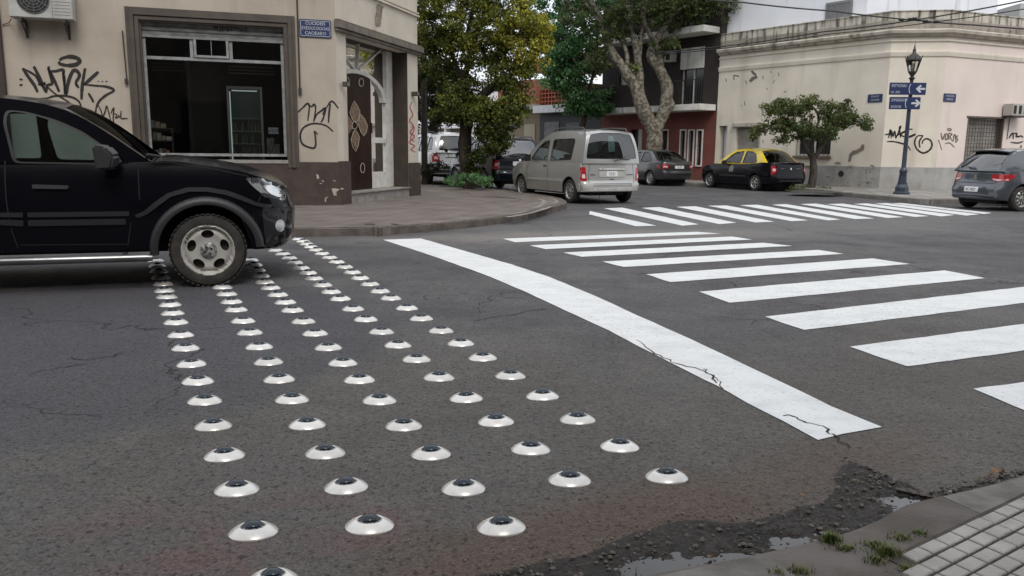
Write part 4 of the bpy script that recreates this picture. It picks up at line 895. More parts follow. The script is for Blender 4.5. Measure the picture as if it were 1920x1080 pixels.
tax = saloon(paint('paint_taxi_black', (.005, .005, .0075), 0, .2, .35, None, .08), YEL, hw=.86, wb=2.62, rim=6, belt=.96, cab=(-.45, 2.2),
    top=[(-.90, .92), (-.82, 1.0), (-.6, 1.015), (-.3, 1.02), (0, .99), (.6, .95), (1.9, .94), (2.3, .94), (2.7, .88), (3.1, .78), (3.27, .71), (3.32, .67)], front=[(.2, 3.2), (.4, 3.32), (.6, 3.3), (.68, 3.26)], taper=[(-.85, .93), (-.3, .985), (.3, 1), (2.3, 1), (2.9, .96), (3.3, .86)], rear=[(.25, -.85), (.36, -.93), (.52, -.95), (.60, -.91), (.9, -.89), (.97, -.86)],
    fline=[(2.2, .96), (1.85, 1.18), (1.55, 1.38), (1.35, 1.46)], rline=[(-.50, .97), (-.28, 1.13), (-.05, 1.30), (.18, 1.44)], roof=[(.18, 1.44), (.6, 1.495), (1.0, 1.495), (1.35, 1.46)], tum=(.26, .34),
    sidewin=[[(-.02, 1.03), (.12, .995), (.76, .985), (.76, 1.415), (.42, 1.41), (.18, 1.32)], [(.85, .985), (1.68, .99), (1.82, 1.03), (1.52, 1.27), (1.30, 1.39), (.88, 1.42)]])
build_car('taxi', 'black taxi with yellow roof parked along the cream corner house', 'taxi', tax, PD(1447, 361, 28.0), -24, .95); ground(tax['_']['root'])
rear_sedan(tax, REDL, None, BLKP, [(-.785, .62), (-.68, .62), (-.62, .70), (-.62, .84), (-.68, .93), (-.77, .90)])
k = tax['_']; k['stick']('door_sticker', 'L', [(1.18, .66), (1.42, .66), (1.42, .86), (1.30, .90), (1.18, .86)], M('sticker_grey', (.30, .28, .24), .6, (.10, .09, .08), 40), .005, .004, rnd=.03)
k['stick']('badge', 'r', [(-.035, .80), (0, .76), (.035, .80), (0, .86)], CHR, .008, .008, rnd=0); k['stick']('badge', 'r', [(-.46, .80), (-.22, .80), (-.22, .83), (-.46, .83)], DG, .006, .005, rnd=0); k['stick']('badge', 'r', [(.30, .80), (.44, .80), (.44, .83), (.30, .83)], DG, .006, .005, rnd=0)
k['stick']('exhaust_trim', 'r', [(-.55, .33), (.55, .33), (.5, .42), (-.5, .42)], BLKP, .01, .02, rnd=.03)

# ---- grey hatchback at the right edge
hat = dict(paint=paint('paint_blue_grey', (.085, .095, .108), .5, .3), wb=2.47, R=.30, Ra=.36, hw=.83, rim=9, tw=.19,
    top=[(-.6, .93), (-.4, .95), (.3, .94), (1.9, .92), (2.2, .92), (2.7, .84), (3.05, .74), (3.15, .66)], wz=[(.15, .92), (.3, .97), (.5, 1.0), (.66, 1.0), (.80, .975), (.95, .94)],
    taper=[(-.6, .95), (0, 1), (2.2, 1), (2.8, .95), (3.2, .85)], front=[(.2, 3.1), (.4, 3.2), (.66, 3.15)], rear=[(.22, -.63), (.32, -.70), (.50, -.72), (.60, -.67), (.72, -.62), (.90, -.60), (.95, -.57)],
    sill=.22, fb=.2, rb=.26, rc=.24, bow=.10, belt=.95, cab=(-.52, 2.1), crown=.03, fline=[(2.1, .95), (1.75, 1.17), (1.4, 1.36), (1.2, 1.42)], rline=[(-.55, .95), (-.40, 1.12), (-.22, 1.30), (-.08, 1.405)], roof=[(-.08, 1.405), (.3, 1.445), (.8, 1.455), (1.2, 1.42)], tum=(.26, .36), rbow=.10,
    sidewin=[[(.02, 1.03), (.70, .985), (.70, 1.37), (.30, 1.36), (.16, 1.28)], [(.80, .985), (1.60, .99), (1.72, 1.03), (1.42, 1.23), (1.20, 1.35), (.82, 1.375)]],
    rearwin=[(-.84, .12), (0, .08), (.84, .12), (.86, .6), (.82, .90), (0, .94), (-.82, .90), (-.86, .6)], rwr=.1, glass_s=GL_T, glass_r=glass('hatch_rear_glass', (.45, .5, .5), 1, 1.6, .01, .12))
build_car('hatchback', 'blue grey hatchback parked at the right edge beside the far pavement', 'car', hat, PD(1860, 394, 19.3), 74, .97)
k = hat['_']; ground(k['root']); st, ln, mir = k['stick'], k['line'], k['mir']
for sg in (1, -1):
    P = [(-.82, .72), (-.62, .70), (-.46, .735), (-.42, .86), (-.60, .885), (-.80, .87)]; P = P if sg < 0 else mir(P); tl = st('tail_light', 'r', P, REDL, .01, .03, step=.05, rnd=.04)
    P = [(-.78, .735), (-.60, .715), (-.48, .745), (-.47, .77), (-.62, .755), (-.78, .765)]; P = P if sg < 0 else mir(P); st('lamp_insert', 'r', P, M('lens_pink', (0, 0, 0)), .014, .008, step=.05, rnd=.015, parent=tl)
    sd = 'R' if sg < 0 else 'L'; st('tail_light_wrap', sd, [(-.44, .74), (-.28, .80), (-.26, .86), (-.44, .875)], REDL, .008, .02, step=.05, rnd=.03)
ln('r', [[(-.70, .94), (-.66, .72), (-.50, .655), (.50, .655), (.66, .72), (.70, .94)]], .012, 'panel_gap', SEAM)
st('badge', 'r', [(.055*math.cos(R_(a)), .80+.055*math.sin(R_(a))) for a in range(0, 360, 20)], CHR, .012, .01, rnd=0, step=.04)
st('plate_recess', 'r', [(-.50, .38), (.50, .38), (.40, .57), (-.40, .57)], M('hatch_recess', (.035, .04, .045), .4), .006, .01, rnd=.06)
plate(hat, -.2, .2, .44, .56, 'AC 4827', .016)
st('bumper_lip', 'r', [(-.66, .30), (.66, .30), (.62, .345), (-.62, .345)], hat['paint'], .03, .03, rnd=.015)
sp = MB(); V = []
for i in range(13):
    v = -1+2*i/12; a = Vector(k['fnB'](v*.9, 1.40)); V += [a+Vector((.10, 0, .03)), a+Vector((-.12, 0, -.005)), a+Vector((-.11, 0, -.03)), a+Vector((.05, 0, -.03))]
sp.add(V, [(i*4+j, i*4+(j+1) % 4, (i+1)*4+(j+1) % 4, (i+1)*4+j) for i in range(12) for j in range(4)]+[(0, 1, 2, 3), (48, 49, 50, 51)]); sp.build('spoiler', M('spoiler_dark', (.03, .032, .036), .35, coat=.6), k['root'], True, smooth=40)
wp = MB(); wp.tube([Vector(k['fnB'](0, 1.0))+Vector((-.03, 0, 0)), Vector(k['fnB'](.38, 1.02))+Vector((-.025, 0, 0))], .014); wp.build('wiper', BLKP, k['root'], True)
for sd in 'LR': ln(sd, [[(.75, .94), (.75, .5), (.78, .27)], [(.02, .97), (.10, .72), (.36, .52)], [(1.8, .93), (1.9, .7), (1.86, .4)]], .01, 'panel_gap', SEAM); st('door_handle', sd, [(.80, .82), (.95, .82), (.95, .85), (.80, .85)], hat['paint'], .018, .015, rnd=.01)
mirrors(hat, 1.62, 1.0, .80, hat['paint'], .85)

# ---- sport utility cars parked behind the tree
def suv2(pt_, **kw):
    d = dict(paint=pt_, wb=2.6, R=.345, Ra=.42, hw=.90, rim=6, tw=.21, top=[(-.8, 1.02), (-.5, 1.05), (2.0, 1.04), (2.4, 1.04), (2.9, .98), (3.3, .9), (3.4, .82)], wz=[(.2, .93), (.4, .98), (.6, 1), (.8, .99), (1.0, .965), (1.05, .95)],
        taper=[(-.8, .95), (0, 1), (2.3, 1), (3.0, .96), (3.4, .9)], front=[(.3, 3.36), (.5, 3.42), (.82, 3.38)], rear=[(.3, -.78), (.42, -.86), (.58, -.87), (.66, -.82), (.95, -.80), (1.05, -.78)], sill=.32, fb=.3, rb=.36, rc=.2, bow=.08, belt=1.05, cab=(-.74, 2.3),
        fline=[(2.3, 1.05), (1.95, 1.3), (1.6, 1.52), (1.4, 1.60)], rline=[(-.77, 1.05), (-.70, 1.25), (-.58, 1.48), (-.48, 1.60)], roof=[(-.48, 1.60), (.2, 1.655), (.9, 1.66), (1.4, 1.60)], tum=(.16, .26),
        sidewin=[[(-.52, 1.12), (.0, 1.10), (.0, 1.53), (-.30, 1.52), (-.44, 1.4)], [(.08, 1.1), (.85, 1.09), (.85, 1.56), (.1, 1.55)], [(.95, 1.09), (1.75, 1.09), (1.95, 1.12), (1.6, 1.38), (1.32, 1.53), (.97, 1.56)]], rearwin=[(-.84, .1), (.84, .1), (.80, .9), (-.80, .9)], glass_s=GL_D)
    d.update(kw); return d
def rear_suv(s, P, plt, z0=.80):
    k = s['_']; st, ln, mir = k['stick'], k['line'], k['mir']; ground(k['root'])
    for sg in (1, -1):
        tl = st('tail_light', 'r', P if sg < 0 else mir(P), REDL, .01, .03, step=.05, rnd=.03)
        cx = sum(p[0] for p in P)/len(P); cz = sum(p[1] for p in P)/len(P); Q = [(cx+(a-cx)*.5, cz+(b-cz)*.35) for a, b in P]; st('lamp_insert', 'r', Q if sg < 0 else mir(Q), M('lens_pink', (0, 0, 0)), .014, .008, step=.05, rnd=.02, parent=tl)
    ln('r', [[(-.66, 1.03), (-.68, .66), (.68, .66), (.66, 1.03)]], .014, 'panel_gap', SEAM); plate(s, -.24, .24, z0, z0+.13, plt, .014)
    wp = MB(); wp.tube([Vector(k['fnB'](0, 1.1))+Vector((-.03, 0, 0)), Vector(k['fnB'](.42, 1.12))+Vector((-.025, 0, 0))], .014); wp.build('wiper', BLKP, k['root'], True); mirrors(s, 1.9, 1.12, .88, BLKP, 1.0)
    for sd in 'LR': ln(sd, [[(.9, 1.04), (.9, .6), (.95, .36)], [(.05, 1.05), (.1, .75), (.36, .5)]], .01, 'panel_gap', SEAM)
    for sg in (1, -1):
        rr_ = MB(); y0 = sg*(k['Wg'](.4, 1.62)-.04); rr_.tube([(-.35, y0, 1.62), (-.25, y0, 1.70), (.5, y0, 1.72), (1.1, y0, 1.70), (1.2, y0, 1.62)], .018, 8); rr_.build('roof_rail', M('rail_dark', (.1, .1, .1), .35), k['root'], True, smooth=50)
b2 = suv2(paint('paint_navy', (.004, .006, .010), .1, .2, .6, None, .15), glass_r=glass('navy_rear', (.3, .34, .36), 1, 1.7, .02, .12))
build_car('suv', 'dark navy suv parked between the leafy tree and the silver van', 'car', b2, PD(955, 340, 25.4), -24, 1.0); rear_suv(b2, [(-.86, .72), (-.70, .72), (-.66, .85), (-.68, 1.0), (-.84, 1.0)], 'KF 09', .82)
st = b2['_']['stick']; st('badge', 'r', [(.04*math.cos(R_(a)), 1.0+.04*math.sin(R_(a))) for a in range(0, 360, 30)], CHR, .012, .01, rnd=0, step=.04); st('chrome_strip', 'r', [(-.55, .62), (.55, .62), (.55, .64), (-.55, .64)], CHR, .01, .01, rnd=0)
w2 = suv2(paint('paint_white', (.62, .63, .64), .0, .3), hw=.93, glass_r=GL_D)
build_car('suv', 'white suv parked furthest left, seen between corner building and leafy tree', 'car', w2, PD(846, 326, 30.5), -24, 1.14); rear_suv(w2, [(-.90, .74), (-.64, .74), (-.68, .88), (-.74, 1.01), (-.88, 1.01)], 'AB 32', .84)
st = w2['_']['stick']; st('lower_bumper', 'r', [(-.88, .37), (.88, .37), (.86, .56), (-.86, .56)], BLKP, .012, .03, rnd=.04); st('chrome_strip', 'r', [(-.40, .98), (.40, .98), (.38, 1.0), (-.38, 1.0)], CHR, .01, .01, rnd=0)
s3 = saloon(paint('paint_light_silver', (.42, .43, .44), .6, .3))
build_car('sedan', 'light silver car half hidden behind the navy suv', 'car', s3, PD(985, 322, 40.0), -24, 1.12); rear_sedan(s3, REDL, None)
# ---- motorbike by the tree
def bike(loc, head):
    r_ = empty('motorbike', loc, R_(90-head), 'black motorbike with top box parked beside the leafy tree', 'motorbike')
    BL = M('bike_black', (.012, .012, .013), .3, coat=.6)
    for x in (-.66, .66):
        t = MB(); t.lathe([(.22, -.04), (.27, -.055), (.30, -.03), (.305, 0), (.30, .03), (.27, .055), (.22, .04), (.22, -.04)], (x, 0, .305), 32, 'Y'); wo = t.build('wheel', RUB, r_, True, smooth=40)
        rm = MB(); rm.lathe([(.20, -.03), (.225, -.03), (.225, .03), (.20, .03), (.20, -.03)], (x, 0, .305), 32, 'Y')
        for k in range(6): a = k*math.pi/3; rm.tube([(x, 0, .305), (x+.21*math.cos(a), 0, .305+.21*math.sin(a))], .013, 6)
        rm.lathe([(0, -.05), (.05, -.05), (.05, .05), (0, .05)], (x, 0, .305), 12, 'Y'); rm.build('rim', M('bike_rim', (.3, .3, .3), .35, metal=.8), wo, True)
    b = MB(); b.tube([(.66, .06, .305), (.48, .06, .95)], .022); b.tube([(.66, -.06, .305), (.48, -.06, .95)], .022); b.tube([(-.66, .08, .305), (-.1, .08, .36)], .025); b.tube([(-.66, -.08, .305), (-.1, -.08, .36)], .025); b.tube([(.45, 0, .85), (.1, 0, .70), (-.5, 0, .72)], .03); b.tube([(.42, 0, .8), (.2, 0, .35), (-.15, 0, .33)], .028); b.build('frame', BL, r_, True, smooth=40)
    e = MB(); e.box(-.15, .25, -.14, .14, .30, .58); e.build('engine', M('engine_grey', (.09, .09, .09), .4, metal=.6), r_, True, bev=.04)
    tk = MB(); tk.box(.02, .42, -.13, .13, .66, .88); tk.build('tank', BL, r_, True, bev=.07, smooth=60)
    se = MB(); se.box(-.60, .05, -.13, .13, .72, .82); se.build('seat', SEATM, r_, True, bev=.035, smooth=60)
    tb2 = MB(); tb2.box(-.90, -.52, -.24, .24, .84, 1.16); tb2.build('top_box', BL, r_, True, bev=.06, smooth=60)
    rl = MB(); rl.box(-.93, -.90, -.10, .10, .98, 1.05); rl.build('rear_reflector', REDL, r_, True, bev=.008)
    tl = MB(); tl.box(-.80, -.74, -.07, .07, .70, .77); tl.build('tail_light', REDL, r_, True, bev=.01)
    mg = MB(); mg.box(-.92, -.62, -.10, .10, .58, .62); mg.box(-.86, -.84, -.09, .09, .38, .50); mg.build('mudguard', BL, r_, True, bev=.01)
    hb = MB(); hb.tube([(.35, .38, 1.02), (.46, .15, 1.03), (.46, -.15, 1.03), (.35, -.38, 1.02)], .016, 8)
    for sg in (1, -1): hb.tube([(.42, sg*.25, 1.03), (.40, sg*.34, 1.22)], .008, 6); hb.lathe([(0, .012), (.06, .008), (.065, -.008), (0, -.012)], (.40, sg*.36, 1.26), 16, 'X')
    hb.build('handlebar', BL, r_, True, smooth=40)
    hl = MB(); hl.lathe([(0, .12), (.08, .1), (.095, 0), (.06, -.08), (0, -.1)], (.55, 0, .92), 16, 'X'); hl.build('headlight', WHTL, r_, True, smooth=50)
p = PD(862, 338, 27.2); p.z = 0; bike(p, -20)
# ------------------------------------------------------------------ corner shop building (left)
CREAM = M('cream_plaster', (.42, .37, .305), .85, (.365, .32, .26), 1.4, bump=.35, bscale=25, streak=((.27, .225, .17), 2.2, .54, .80))
CREAM2 = M('cream_plaster_light', (.56, .505, .425), .85, (.49, .44, .37), 1.6, bump=.3, bscale=25, streak=((.30, .265, .21), 2.4, .56, .8))
PLINTH = M('plinth_brown', (.062, .043, .035), .8, (.045, .032, .027), 5, bump=.5, bscale=30)
BROWN = M('brown_moulding', (.078, .062, .050), .6, (.056, .044, .036), 3, bump=.2, bscale=20)
ALU = M('window_alu', (.30, .31, .31), .5, (.20, .205, .20), 9, metal=.2)
WHITEP = M('door_white', (.62, .60, .56), .5, (.50, .48, .44), 5)
SPRAY = M('spray_black', (.016, .013, .012), .7); SPRAYR = M('spray_red', (.30, .03, .04), .7, (.45, .2, .2), 30); SPRAYG = M('spray_faded', (.10, .085, .07), .8, (.2, .17, .14), 30)
BARE = M('bare_plaster', (.26, .22, .18), .9, (.16, .13, .11), 18, bump=.6, bscale=60); CHIP = M('chipped_paint', (.42, .38, .32), .9, (.28, .24, .2), 26)
NAVY = M('sign_navy', (.012, .024, .085), .45, (.018, .03, .09), 8); SIGNW = M('sign_white', (.55, .58, .62), .5, (.42, .45, .5), 30)
STONE = M('step_stone', (.28, .26, .24), .7, (.18, .165, .15), 6, bump=.3)
SH_GLASS = glass('shop_glass', (.86, .88, .88), 1, 1.5, .01, .0)
C1 = G(637, 384, .13); C1b = G(785, 365.5, .13); C1.z = C1b.z = 0
dA = dirv(72); nA = Vector((math.cos(R_(72)), -math.sin(R_(72)), 0)); FA = Fr(C1, dA, nA)
dC = (C1b-C1).normalized(); nC = Vector((dC.y, -dC.x, 0)); FC = Fr(C1, dC, nC); LC = (C1b-C1).length
def fpx(fr, off=.004):
    f2 = fr.off(off); return lambda x, y: f2.pt(*f2.px(x, y))
bl = empty('corner_shop', C1, 0, 'cream plaster corner shop with brown plinth, big shop window and chamfered doorway', 'building')
sx = lambda x, y, fr=FA: fr.px(x, y)[0]
zx = lambda x, y, fr=FA: fr.px(x, y)[1]
zpl = zx(610, 304); ZT = 6.2
wl, wr = sx(243, 155), sx(557, 180); zwt = zx(551, 31); zwb = zx(531, 303); il, ir = sx(268, 150), sx(537, 180); zit = zx(531, 49)
q = MB()      # main wall with the window opening
patch(q, [(-16, .1), (0, .1), (0, ZT), (-16, ZT)], lambda a, z: FA.pt(a, z), holes=[[(il, zwb), (ir, zwb), (ir, zit), (il, zit)]], thick=.30, tdir=-nA); q.build('wall', CREAM, bl)
q = MB(); q.fb(FA, -16, 0.045, .0, zpl, .003, .045); q.build('plinth', PLINTH, bl, bev=.006)
q = MB()
for o0, i0, th in ((0, .0, .05), (.07, .07, .085), (.15, .13, .06), (.22, .19, .03)):
    a0, a1 = wl+o0, wr-o0; zt = zwt-o0; a0i = wl+o0+.07 if o0 < .2 else il; nx = .07 if o0 < .2 else 0
    b0, b1 = (wl+o0+.07, wr-o0-.07) if o0 < .2 else (il-.0, ir+.0)
    q.fb(FA, a0, b0, zwb-.12, zt, .0, th); q.fb(FA, b1, a1, zwb-.12, zt, .0, th); q.fb(FA, b0, b1, zt-(.07 if o0 < .2 else .03), zt, .0, th-.002)
q.fb(FA, wl+.22, il, zwb-.1, zit, .0, .028); q.fb(FA, ir, wr-.22, zwb-.1, zit, 0, .028); q.fb(FA, il, ir, zit, zwt-.22, 0, .027)
q.build('window_surround', BROWN, bl, bev=.004)
q = MB(); q.fb(FA, il-.01, il+.02, zwb, zit, -.34, -.001); q.fb(FA, ir-.02, ir+.01, zwb, zit, -.34, -.001); q.build('window_reveal', BROWN, bl)
# rolled steel shutter
zs0 = zx(522, 77); q = MB(); n = 5; V = []; zz = zs0
prof = []
z = zs0
while z < zit: prof += [(z, -.10), (z+.012, -.075), (z+.06, -.068), (z+.075, -.10)]; z += .085
for a in (il+.02, ir-.02): V += [FA.pt(a, z_, o) for z_, o in prof]
k_ = len(prof); q.add(V, [(i, i+1, k_+i+1, k_+i) for i in range(k_-1)]); q.fb(FA, il+.02, ir-.02, zs0-.035, zs0+.01, -.115, -.06)
sh = q.build('roller_shutter', M('shutter_steel', (.24, .245, .24), .5, (.13, .13, .125), 5, metal=.3, stretch=(1, 1, 3)), bl, recalc=False)
# window frame and glass
zf1, ztr, zb0 = zs0, zx(518, 118, FA.off(-.13)), zx(531, 294, FA.off(-.13)); fo_ = -.15
q = MB(); fa, fb_ = il+.02, ir-.02
q.fb(FA, fa, fa+.055, zb0, zf1, fo_, fo_+.06); q.fb(FA, fb_-.055, fb_, zb0, zf1, fo_, fo_+.06); q.fb(FA, fa+.055, fb_-.055, zb0, zb0+.055, fo_, fo_+.06); q.fb(FA, fa+.055, fb_-.055, ztr-.03, ztr+.03, fo_, fo_+.06)
m1, m2 = sx(359, 85, FA.off(-.13)), sx(433, 95, FA.off(-.13)); q.fb(FA, m1-.03, m1+.03, ztr+.03, zf1, fo_, fo_+.058); q.fb(FA, m2-.03, m2+.03, ztr+.03, zf1, fo_, fo_+.058)
wf = q.build('window_frame', ALU, bl, bev=.004)
q = MB(); q.fb(FA, m1+.04, m1+.085, ztr+.035, zf1, fo_+.01, fo_+.085); q.fb(FA, m2-.085, m2-.04, ztr+.035, zf1, fo_+.01, fo_+.085); q.fb(FA, m1+.085, m2-.085, ztr+.035, ztr+.08, fo_+.01, fo_+.085); q.fb(FA, (m1+m2)/2-.006, (m1+m2)/2+.006, ztr+.08, zf1-.02, fo_+.06, fo_+.075); q.build('hopper_window', ALU, wf, bev=.003)
q = MB(); q.add([FA.pt(fa+.03, zb0+.03, fo_+.03), FA.pt(fb_-.03, zb0+.03, fo_+.03), FA.pt(fb_-.03, zf1, fo_+.03), FA.pt(fa+.03, zf1, fo_+.03)], [(0, 1, 2, 3)]); q.build('window_glass', SH_GLASS, bl)
q = MB(); q.fb(FA, il-.02, ir+.02, zwb-.04, zwb+.03, -.2, .06); q.build('window_sill', M('sill_grey', (.27, .26, .245), .7, (.2, .19, .18), 8), bl, bev=.006)
# interior room
q = MB(); INT = M('shop_interior', (.20, .14, .10), .9, (.11, .085, .065), 1.2)
q.fb(FA, il-1.2, ir+.9, .0, .14, -4, -.31); q.fb(FA, il-1.2, ir+.9, zit+.3, zit+.4, -4, -.31); q.fb(FA, il-1.2, ir+.9, .14, zit+.3, -4.1, -4); q.fb(FA, il-1.3, il-1.2, .14, zit+.3, -4, -.31); q.fb(FA, ir+.9, ir+1.0, .14, zit+.3, -4, -.31); q.build('shop_room', INT, bl, recalc=False)
q = MB()
for x0, x1, ys in ((285, 372, (120, 126, 132)), (428, 515, (126, 132, 138))):
    for y in ys: fI_ = FA.off(-1.3); a0, z0 = fI_.px(x0, y); a1, _ = fI_.px(x1, y+6); q.fb(FA, a0, a1, z0, z0+.025, -1.3, -1.25)
q.build('light_strip_bars', M('light_strip_beige', (.20, .17, .13), .7), bl)  # pale bars painted in place of light strips along the shop ceiling
def inside(name, lab, cat, boxes, mat, d, parent=None, bev=.006, group=None):
    """boxes in photo pixels at depth d behind the facade: (x0, y0, x1, y1, depth)"""
    q = MB(); f2 = FA.off(-d)
    for x0, y0, x1, y1, dd in boxes:
        a0, z1 = f2.px(x0, y0); a1, _ = f2.px(x1, y0); _, z0 = f2.px((x0+x1)/2, y1); q.fb(f2, a0, a1, z0, z1, -dd, 0)
    o = q.build(name, mat, parent, bev=bev)
    if parent is None: tag(o, lab, cat, group)
    return o
f2 = FA.off(-.9); fr_ = empty('display_fridge', f2.pt(f2.px(458, 290)[0], .14), 0, 'tall glass door display fridge standing behind the shop window', 'fridge')
FRM = M('fridge_frame', (.36, .36, .35), .35, metal=.6)
a0, zt_ = f2.px(424, 161); a1, _ = f2.px(491, 163); z0 = .14
q = MB(); q.fb(f2, a0, a0+.045, z0, zt_, -.04, 0); q.fb(f2, a1-.045, a1, z0, zt_, -.04, 0); q.fb(f2, a0+.045, a1-.045, zt_-.05, zt_, -.04, 0); q.fb(f2, a0+.045, a1-.045, z0+.3, z0+.36, -.04, 0); q.build('door_frame', FRM, fr_, bev=.004)
q = MB(); q.fb(f2, a0, a0+.03, z0, zt_, -.6, -.041); q.fb(f2, a1-.03, a1, z0, zt_, -.6, -.041); q.fb(f2, a0, a1, z0, zt_, -.63, -.6); q.fb(f2, a0, a1, z0, z0+.3, -.59, -.041); q.build('cabinet', M('fridge_body', (.16, .2, .18), .5), fr_)
q = MB()
for i in range(6): zz = z0+.42+i*.26; q.fb(f2, a0+.03, a1-.03, zz, zz+.02, -.55, -.1)
q.build('shelf', M('fridge_shelf', (.35, .40, .33), .4), fr_)
q = MB()
for i in range(5):
    for j in range(9):
        if random.random() < .25: continue
        zz = z0+.44+i*.26; aa = a0+.09+(a1-a0-.18)*j/8; c_ = f2.pt(aa, zz, -.2); q.lathe([(0, 0), (.028, 0), (.028, .12), (.012, .16), (.012, .19), (0, .19)], c_, 8)
q.build('bottles', M('bottle_green', (.06, .12, .05), .3, (.25, .22, .12), 12), fr_)
q = MB(); q.fb(f2, a0+.05, a0+.07, z0+.4, zt_-.1, -.12, -.08); q.fb(f2, a0+.1, a1-.1, zt_-.09, zt_-.07, -.14, -.10); q.build('fridge_light', M('cold_light', (.8, .85, .8), .5, emit=((.85, .95, .85), .35)), fr_)
q = MB(); q.add([f2.pt(a0+.04, z0+.36, -.02), f2.pt(a1-.04, z0+.36, -.02), f2.pt(a1-.04, zt_-.05, -.02), f2.pt(a0+.04, zt_-.05, -.02)], [(0, 1, 2, 3)]); q.build('door_glass', GL_C, fr_)
inside('stacked_boxes', 'pale blue boxes stacked on a counter behind the shop glass', 'boxes', [(382, 208, 402, 240, .5), (404, 206, 420, 240, .5), (372, 242, 421, 296, .5)], M('box_blue', (.22, .30, .36), .7, (.14, .19, .24), 6), 1.6)
for i, (x0, y0, x1, y1) in enumerate(((276, 235, 305, 239), (276, 262, 310, 266), (276, 288, 320, 293))): pass
shv = empty('shop_shelf', FA.pt(sx(285, 280), .14, -.6), 0, 'low shelf of goods at the left end of the shop window', 'shelf')
f3 = FA.off(-.5); q = MB(); a0 = f3.px(277, 260)[0]; a1 = f3.px(322, 260)[0]
for y in (240, 263, 289): z_ = f3.px(300, y)[1]; q.fb(f3, a0, a1, z_-.02, z_, -.3, 0)
q.fb(f3, a0-.03, a0, .14, f3.px(280, 205)[1], -.3, 0); q.fb(f3, a1, a1+.03, .14, f3.px(280, 240)[1], -.3, 0); q.build('rack', M('rack_dark', (.06, .045, .035), .7), shv)
q = MB()
for y in (240, 263, 289):
    z_ = f3.px(300, y)[1]; a = a0+.03
    while a < a1-.1: w_ = random.uniform(.05, .10); h_ = random.uniform(.07, .17); q.fb(f3, a, a+w_, z_, z_+h_, -.2, -.04, random.randrange(3)); a += w_+.012
q.build('goods', [M('goods_a', (.45, .36, .25), .6), M('goods_b', (.40, .10, .07), .6), M('goods_c', (.5, .5, .45), .6)], shv)
ps = inside('price_sign', 'small pale notice inside the shop window at lower right', 'notice', [(503, 239, 522, 251, .01)], M('notice_paper', (.6, .64, .66), .7), .5)
t = MB(); f4 = FA.off(-.49); c_ = f4.px(512, 245); text_mb(t, 'AGUA', .09, lambda a, b: f4.pt(c_[0]+a, c_[1]+b, .004)); t.build('lettering', M('notice_ink', (.05, .06, .08), .6), ps, recalc=False)
inside('counter_goods', 'small boxes on the sill at the right of the shop window', 'boxes', [(500, 258, 514, 292, .2), (514, 270, 524, 293, .2)], M('goods_d', (.05, .05, .05), .6, (.2, .2, .18), 25), .45)
# lettering sprayed on the shutter
t = MB(); c_ = FA.off(-.06).px(434, 53); f5 = FA.off(-.062); text_mb(t, 'RIFSHCY', .17, lambda a, b: f5.pt(c_[0]+a, c_[1]+b+.02*math.sin(a*9), .006)); t.build('graffiti', SPRAY, sh, recalc=False)

# chamfered entrance
zcap1 = FC.px(629, 39)[1]; zcap0 = zcap1-.20
oa, ob = FC.px(652, 230)[0], FC.px(765, 230)[0]; zst = FC.px(700, 360)[1]
lo, hi = 0, 3.0
for _ in range(40):
    md = (lo+hi)/2
    if FC.off(-md).px(734, 230)[0] < ob: lo = md
    else: hi = md
DD = (lo+hi)/2; FD = FC.off(-DD)
q = MB(); patch(q, [(0, .1), (oa, .1), (oa, zcap0), (ob, zcap0), (ob, .1), (LC, .1), (LC, ZT), (0, ZT)], lambda a, z: FC.pt(a, z), thick=.25, tdir=-nC); q.build('entrance_wall', CREAM2, bl)
q = MB(); q.fb(FC, -.03, oa+.012, .0, zpl+.02, .003, .05); q.build('plinth', PLINTH, bl, bev=.008); q = MB(); q.fb(FC, ob-.012, LC+.04, .0, zpl-.05, .003, .05); q.build('plinth', PLINTH, bl, bev=.008)
q = MB(); q.fb(FC, -.06, LC+.1, zcap0+.06, zcap1, 0.002, .14); q.fb(FC, -.04, LC+.07, zcap0, zcap0+.058, 0.002, .09); q.fb(FC, -.05, LC+.08, zcap1, zcap1+.03, .002, .11); q.build('door_cap_moulding', M('cap_moulding', (.17, .145, .115), .7, (.11, .095, .078), 4), bl, bev=.01)
q = MB(); z1_ = FC.px(735, 13)[1]; q.fb(FC, .0, LC+.05, z1_, z1_+.04, .002, .05); q.fb(FC, 0, LC+.05, z1_+.08, z1_+.11, .002, .03); q.build('string_course', CREAM2, bl)
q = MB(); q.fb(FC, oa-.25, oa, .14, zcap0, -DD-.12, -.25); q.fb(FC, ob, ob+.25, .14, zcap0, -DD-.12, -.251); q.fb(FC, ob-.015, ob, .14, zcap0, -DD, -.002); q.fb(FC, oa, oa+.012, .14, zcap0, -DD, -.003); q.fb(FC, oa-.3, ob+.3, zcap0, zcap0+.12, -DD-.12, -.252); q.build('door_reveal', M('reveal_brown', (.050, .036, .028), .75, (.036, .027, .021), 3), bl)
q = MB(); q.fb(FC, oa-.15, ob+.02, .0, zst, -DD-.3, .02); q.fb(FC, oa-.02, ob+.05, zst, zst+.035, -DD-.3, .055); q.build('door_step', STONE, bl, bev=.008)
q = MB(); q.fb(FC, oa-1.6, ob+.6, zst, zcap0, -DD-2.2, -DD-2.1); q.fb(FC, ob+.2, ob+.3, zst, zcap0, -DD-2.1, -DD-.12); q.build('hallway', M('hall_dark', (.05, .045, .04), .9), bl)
da0 = FD.px(615, 230)[0]; da1 = ob-.02; dpx = lambda x, y: FD.px(x, y)
zda = dpx(729, 91)[1]; zbot = zst+.04
df = empty('m', (0, 0, 0)); bpy.data.objects.remove(df)
FW = .06
def dbox(q, x0, x1, z0, z1, o0=-.03, o1=.05): q.fb(FD, x0, x1, z0, z1, o0, o1)
q = MB(); wfr = dpx(722, 230)[0]
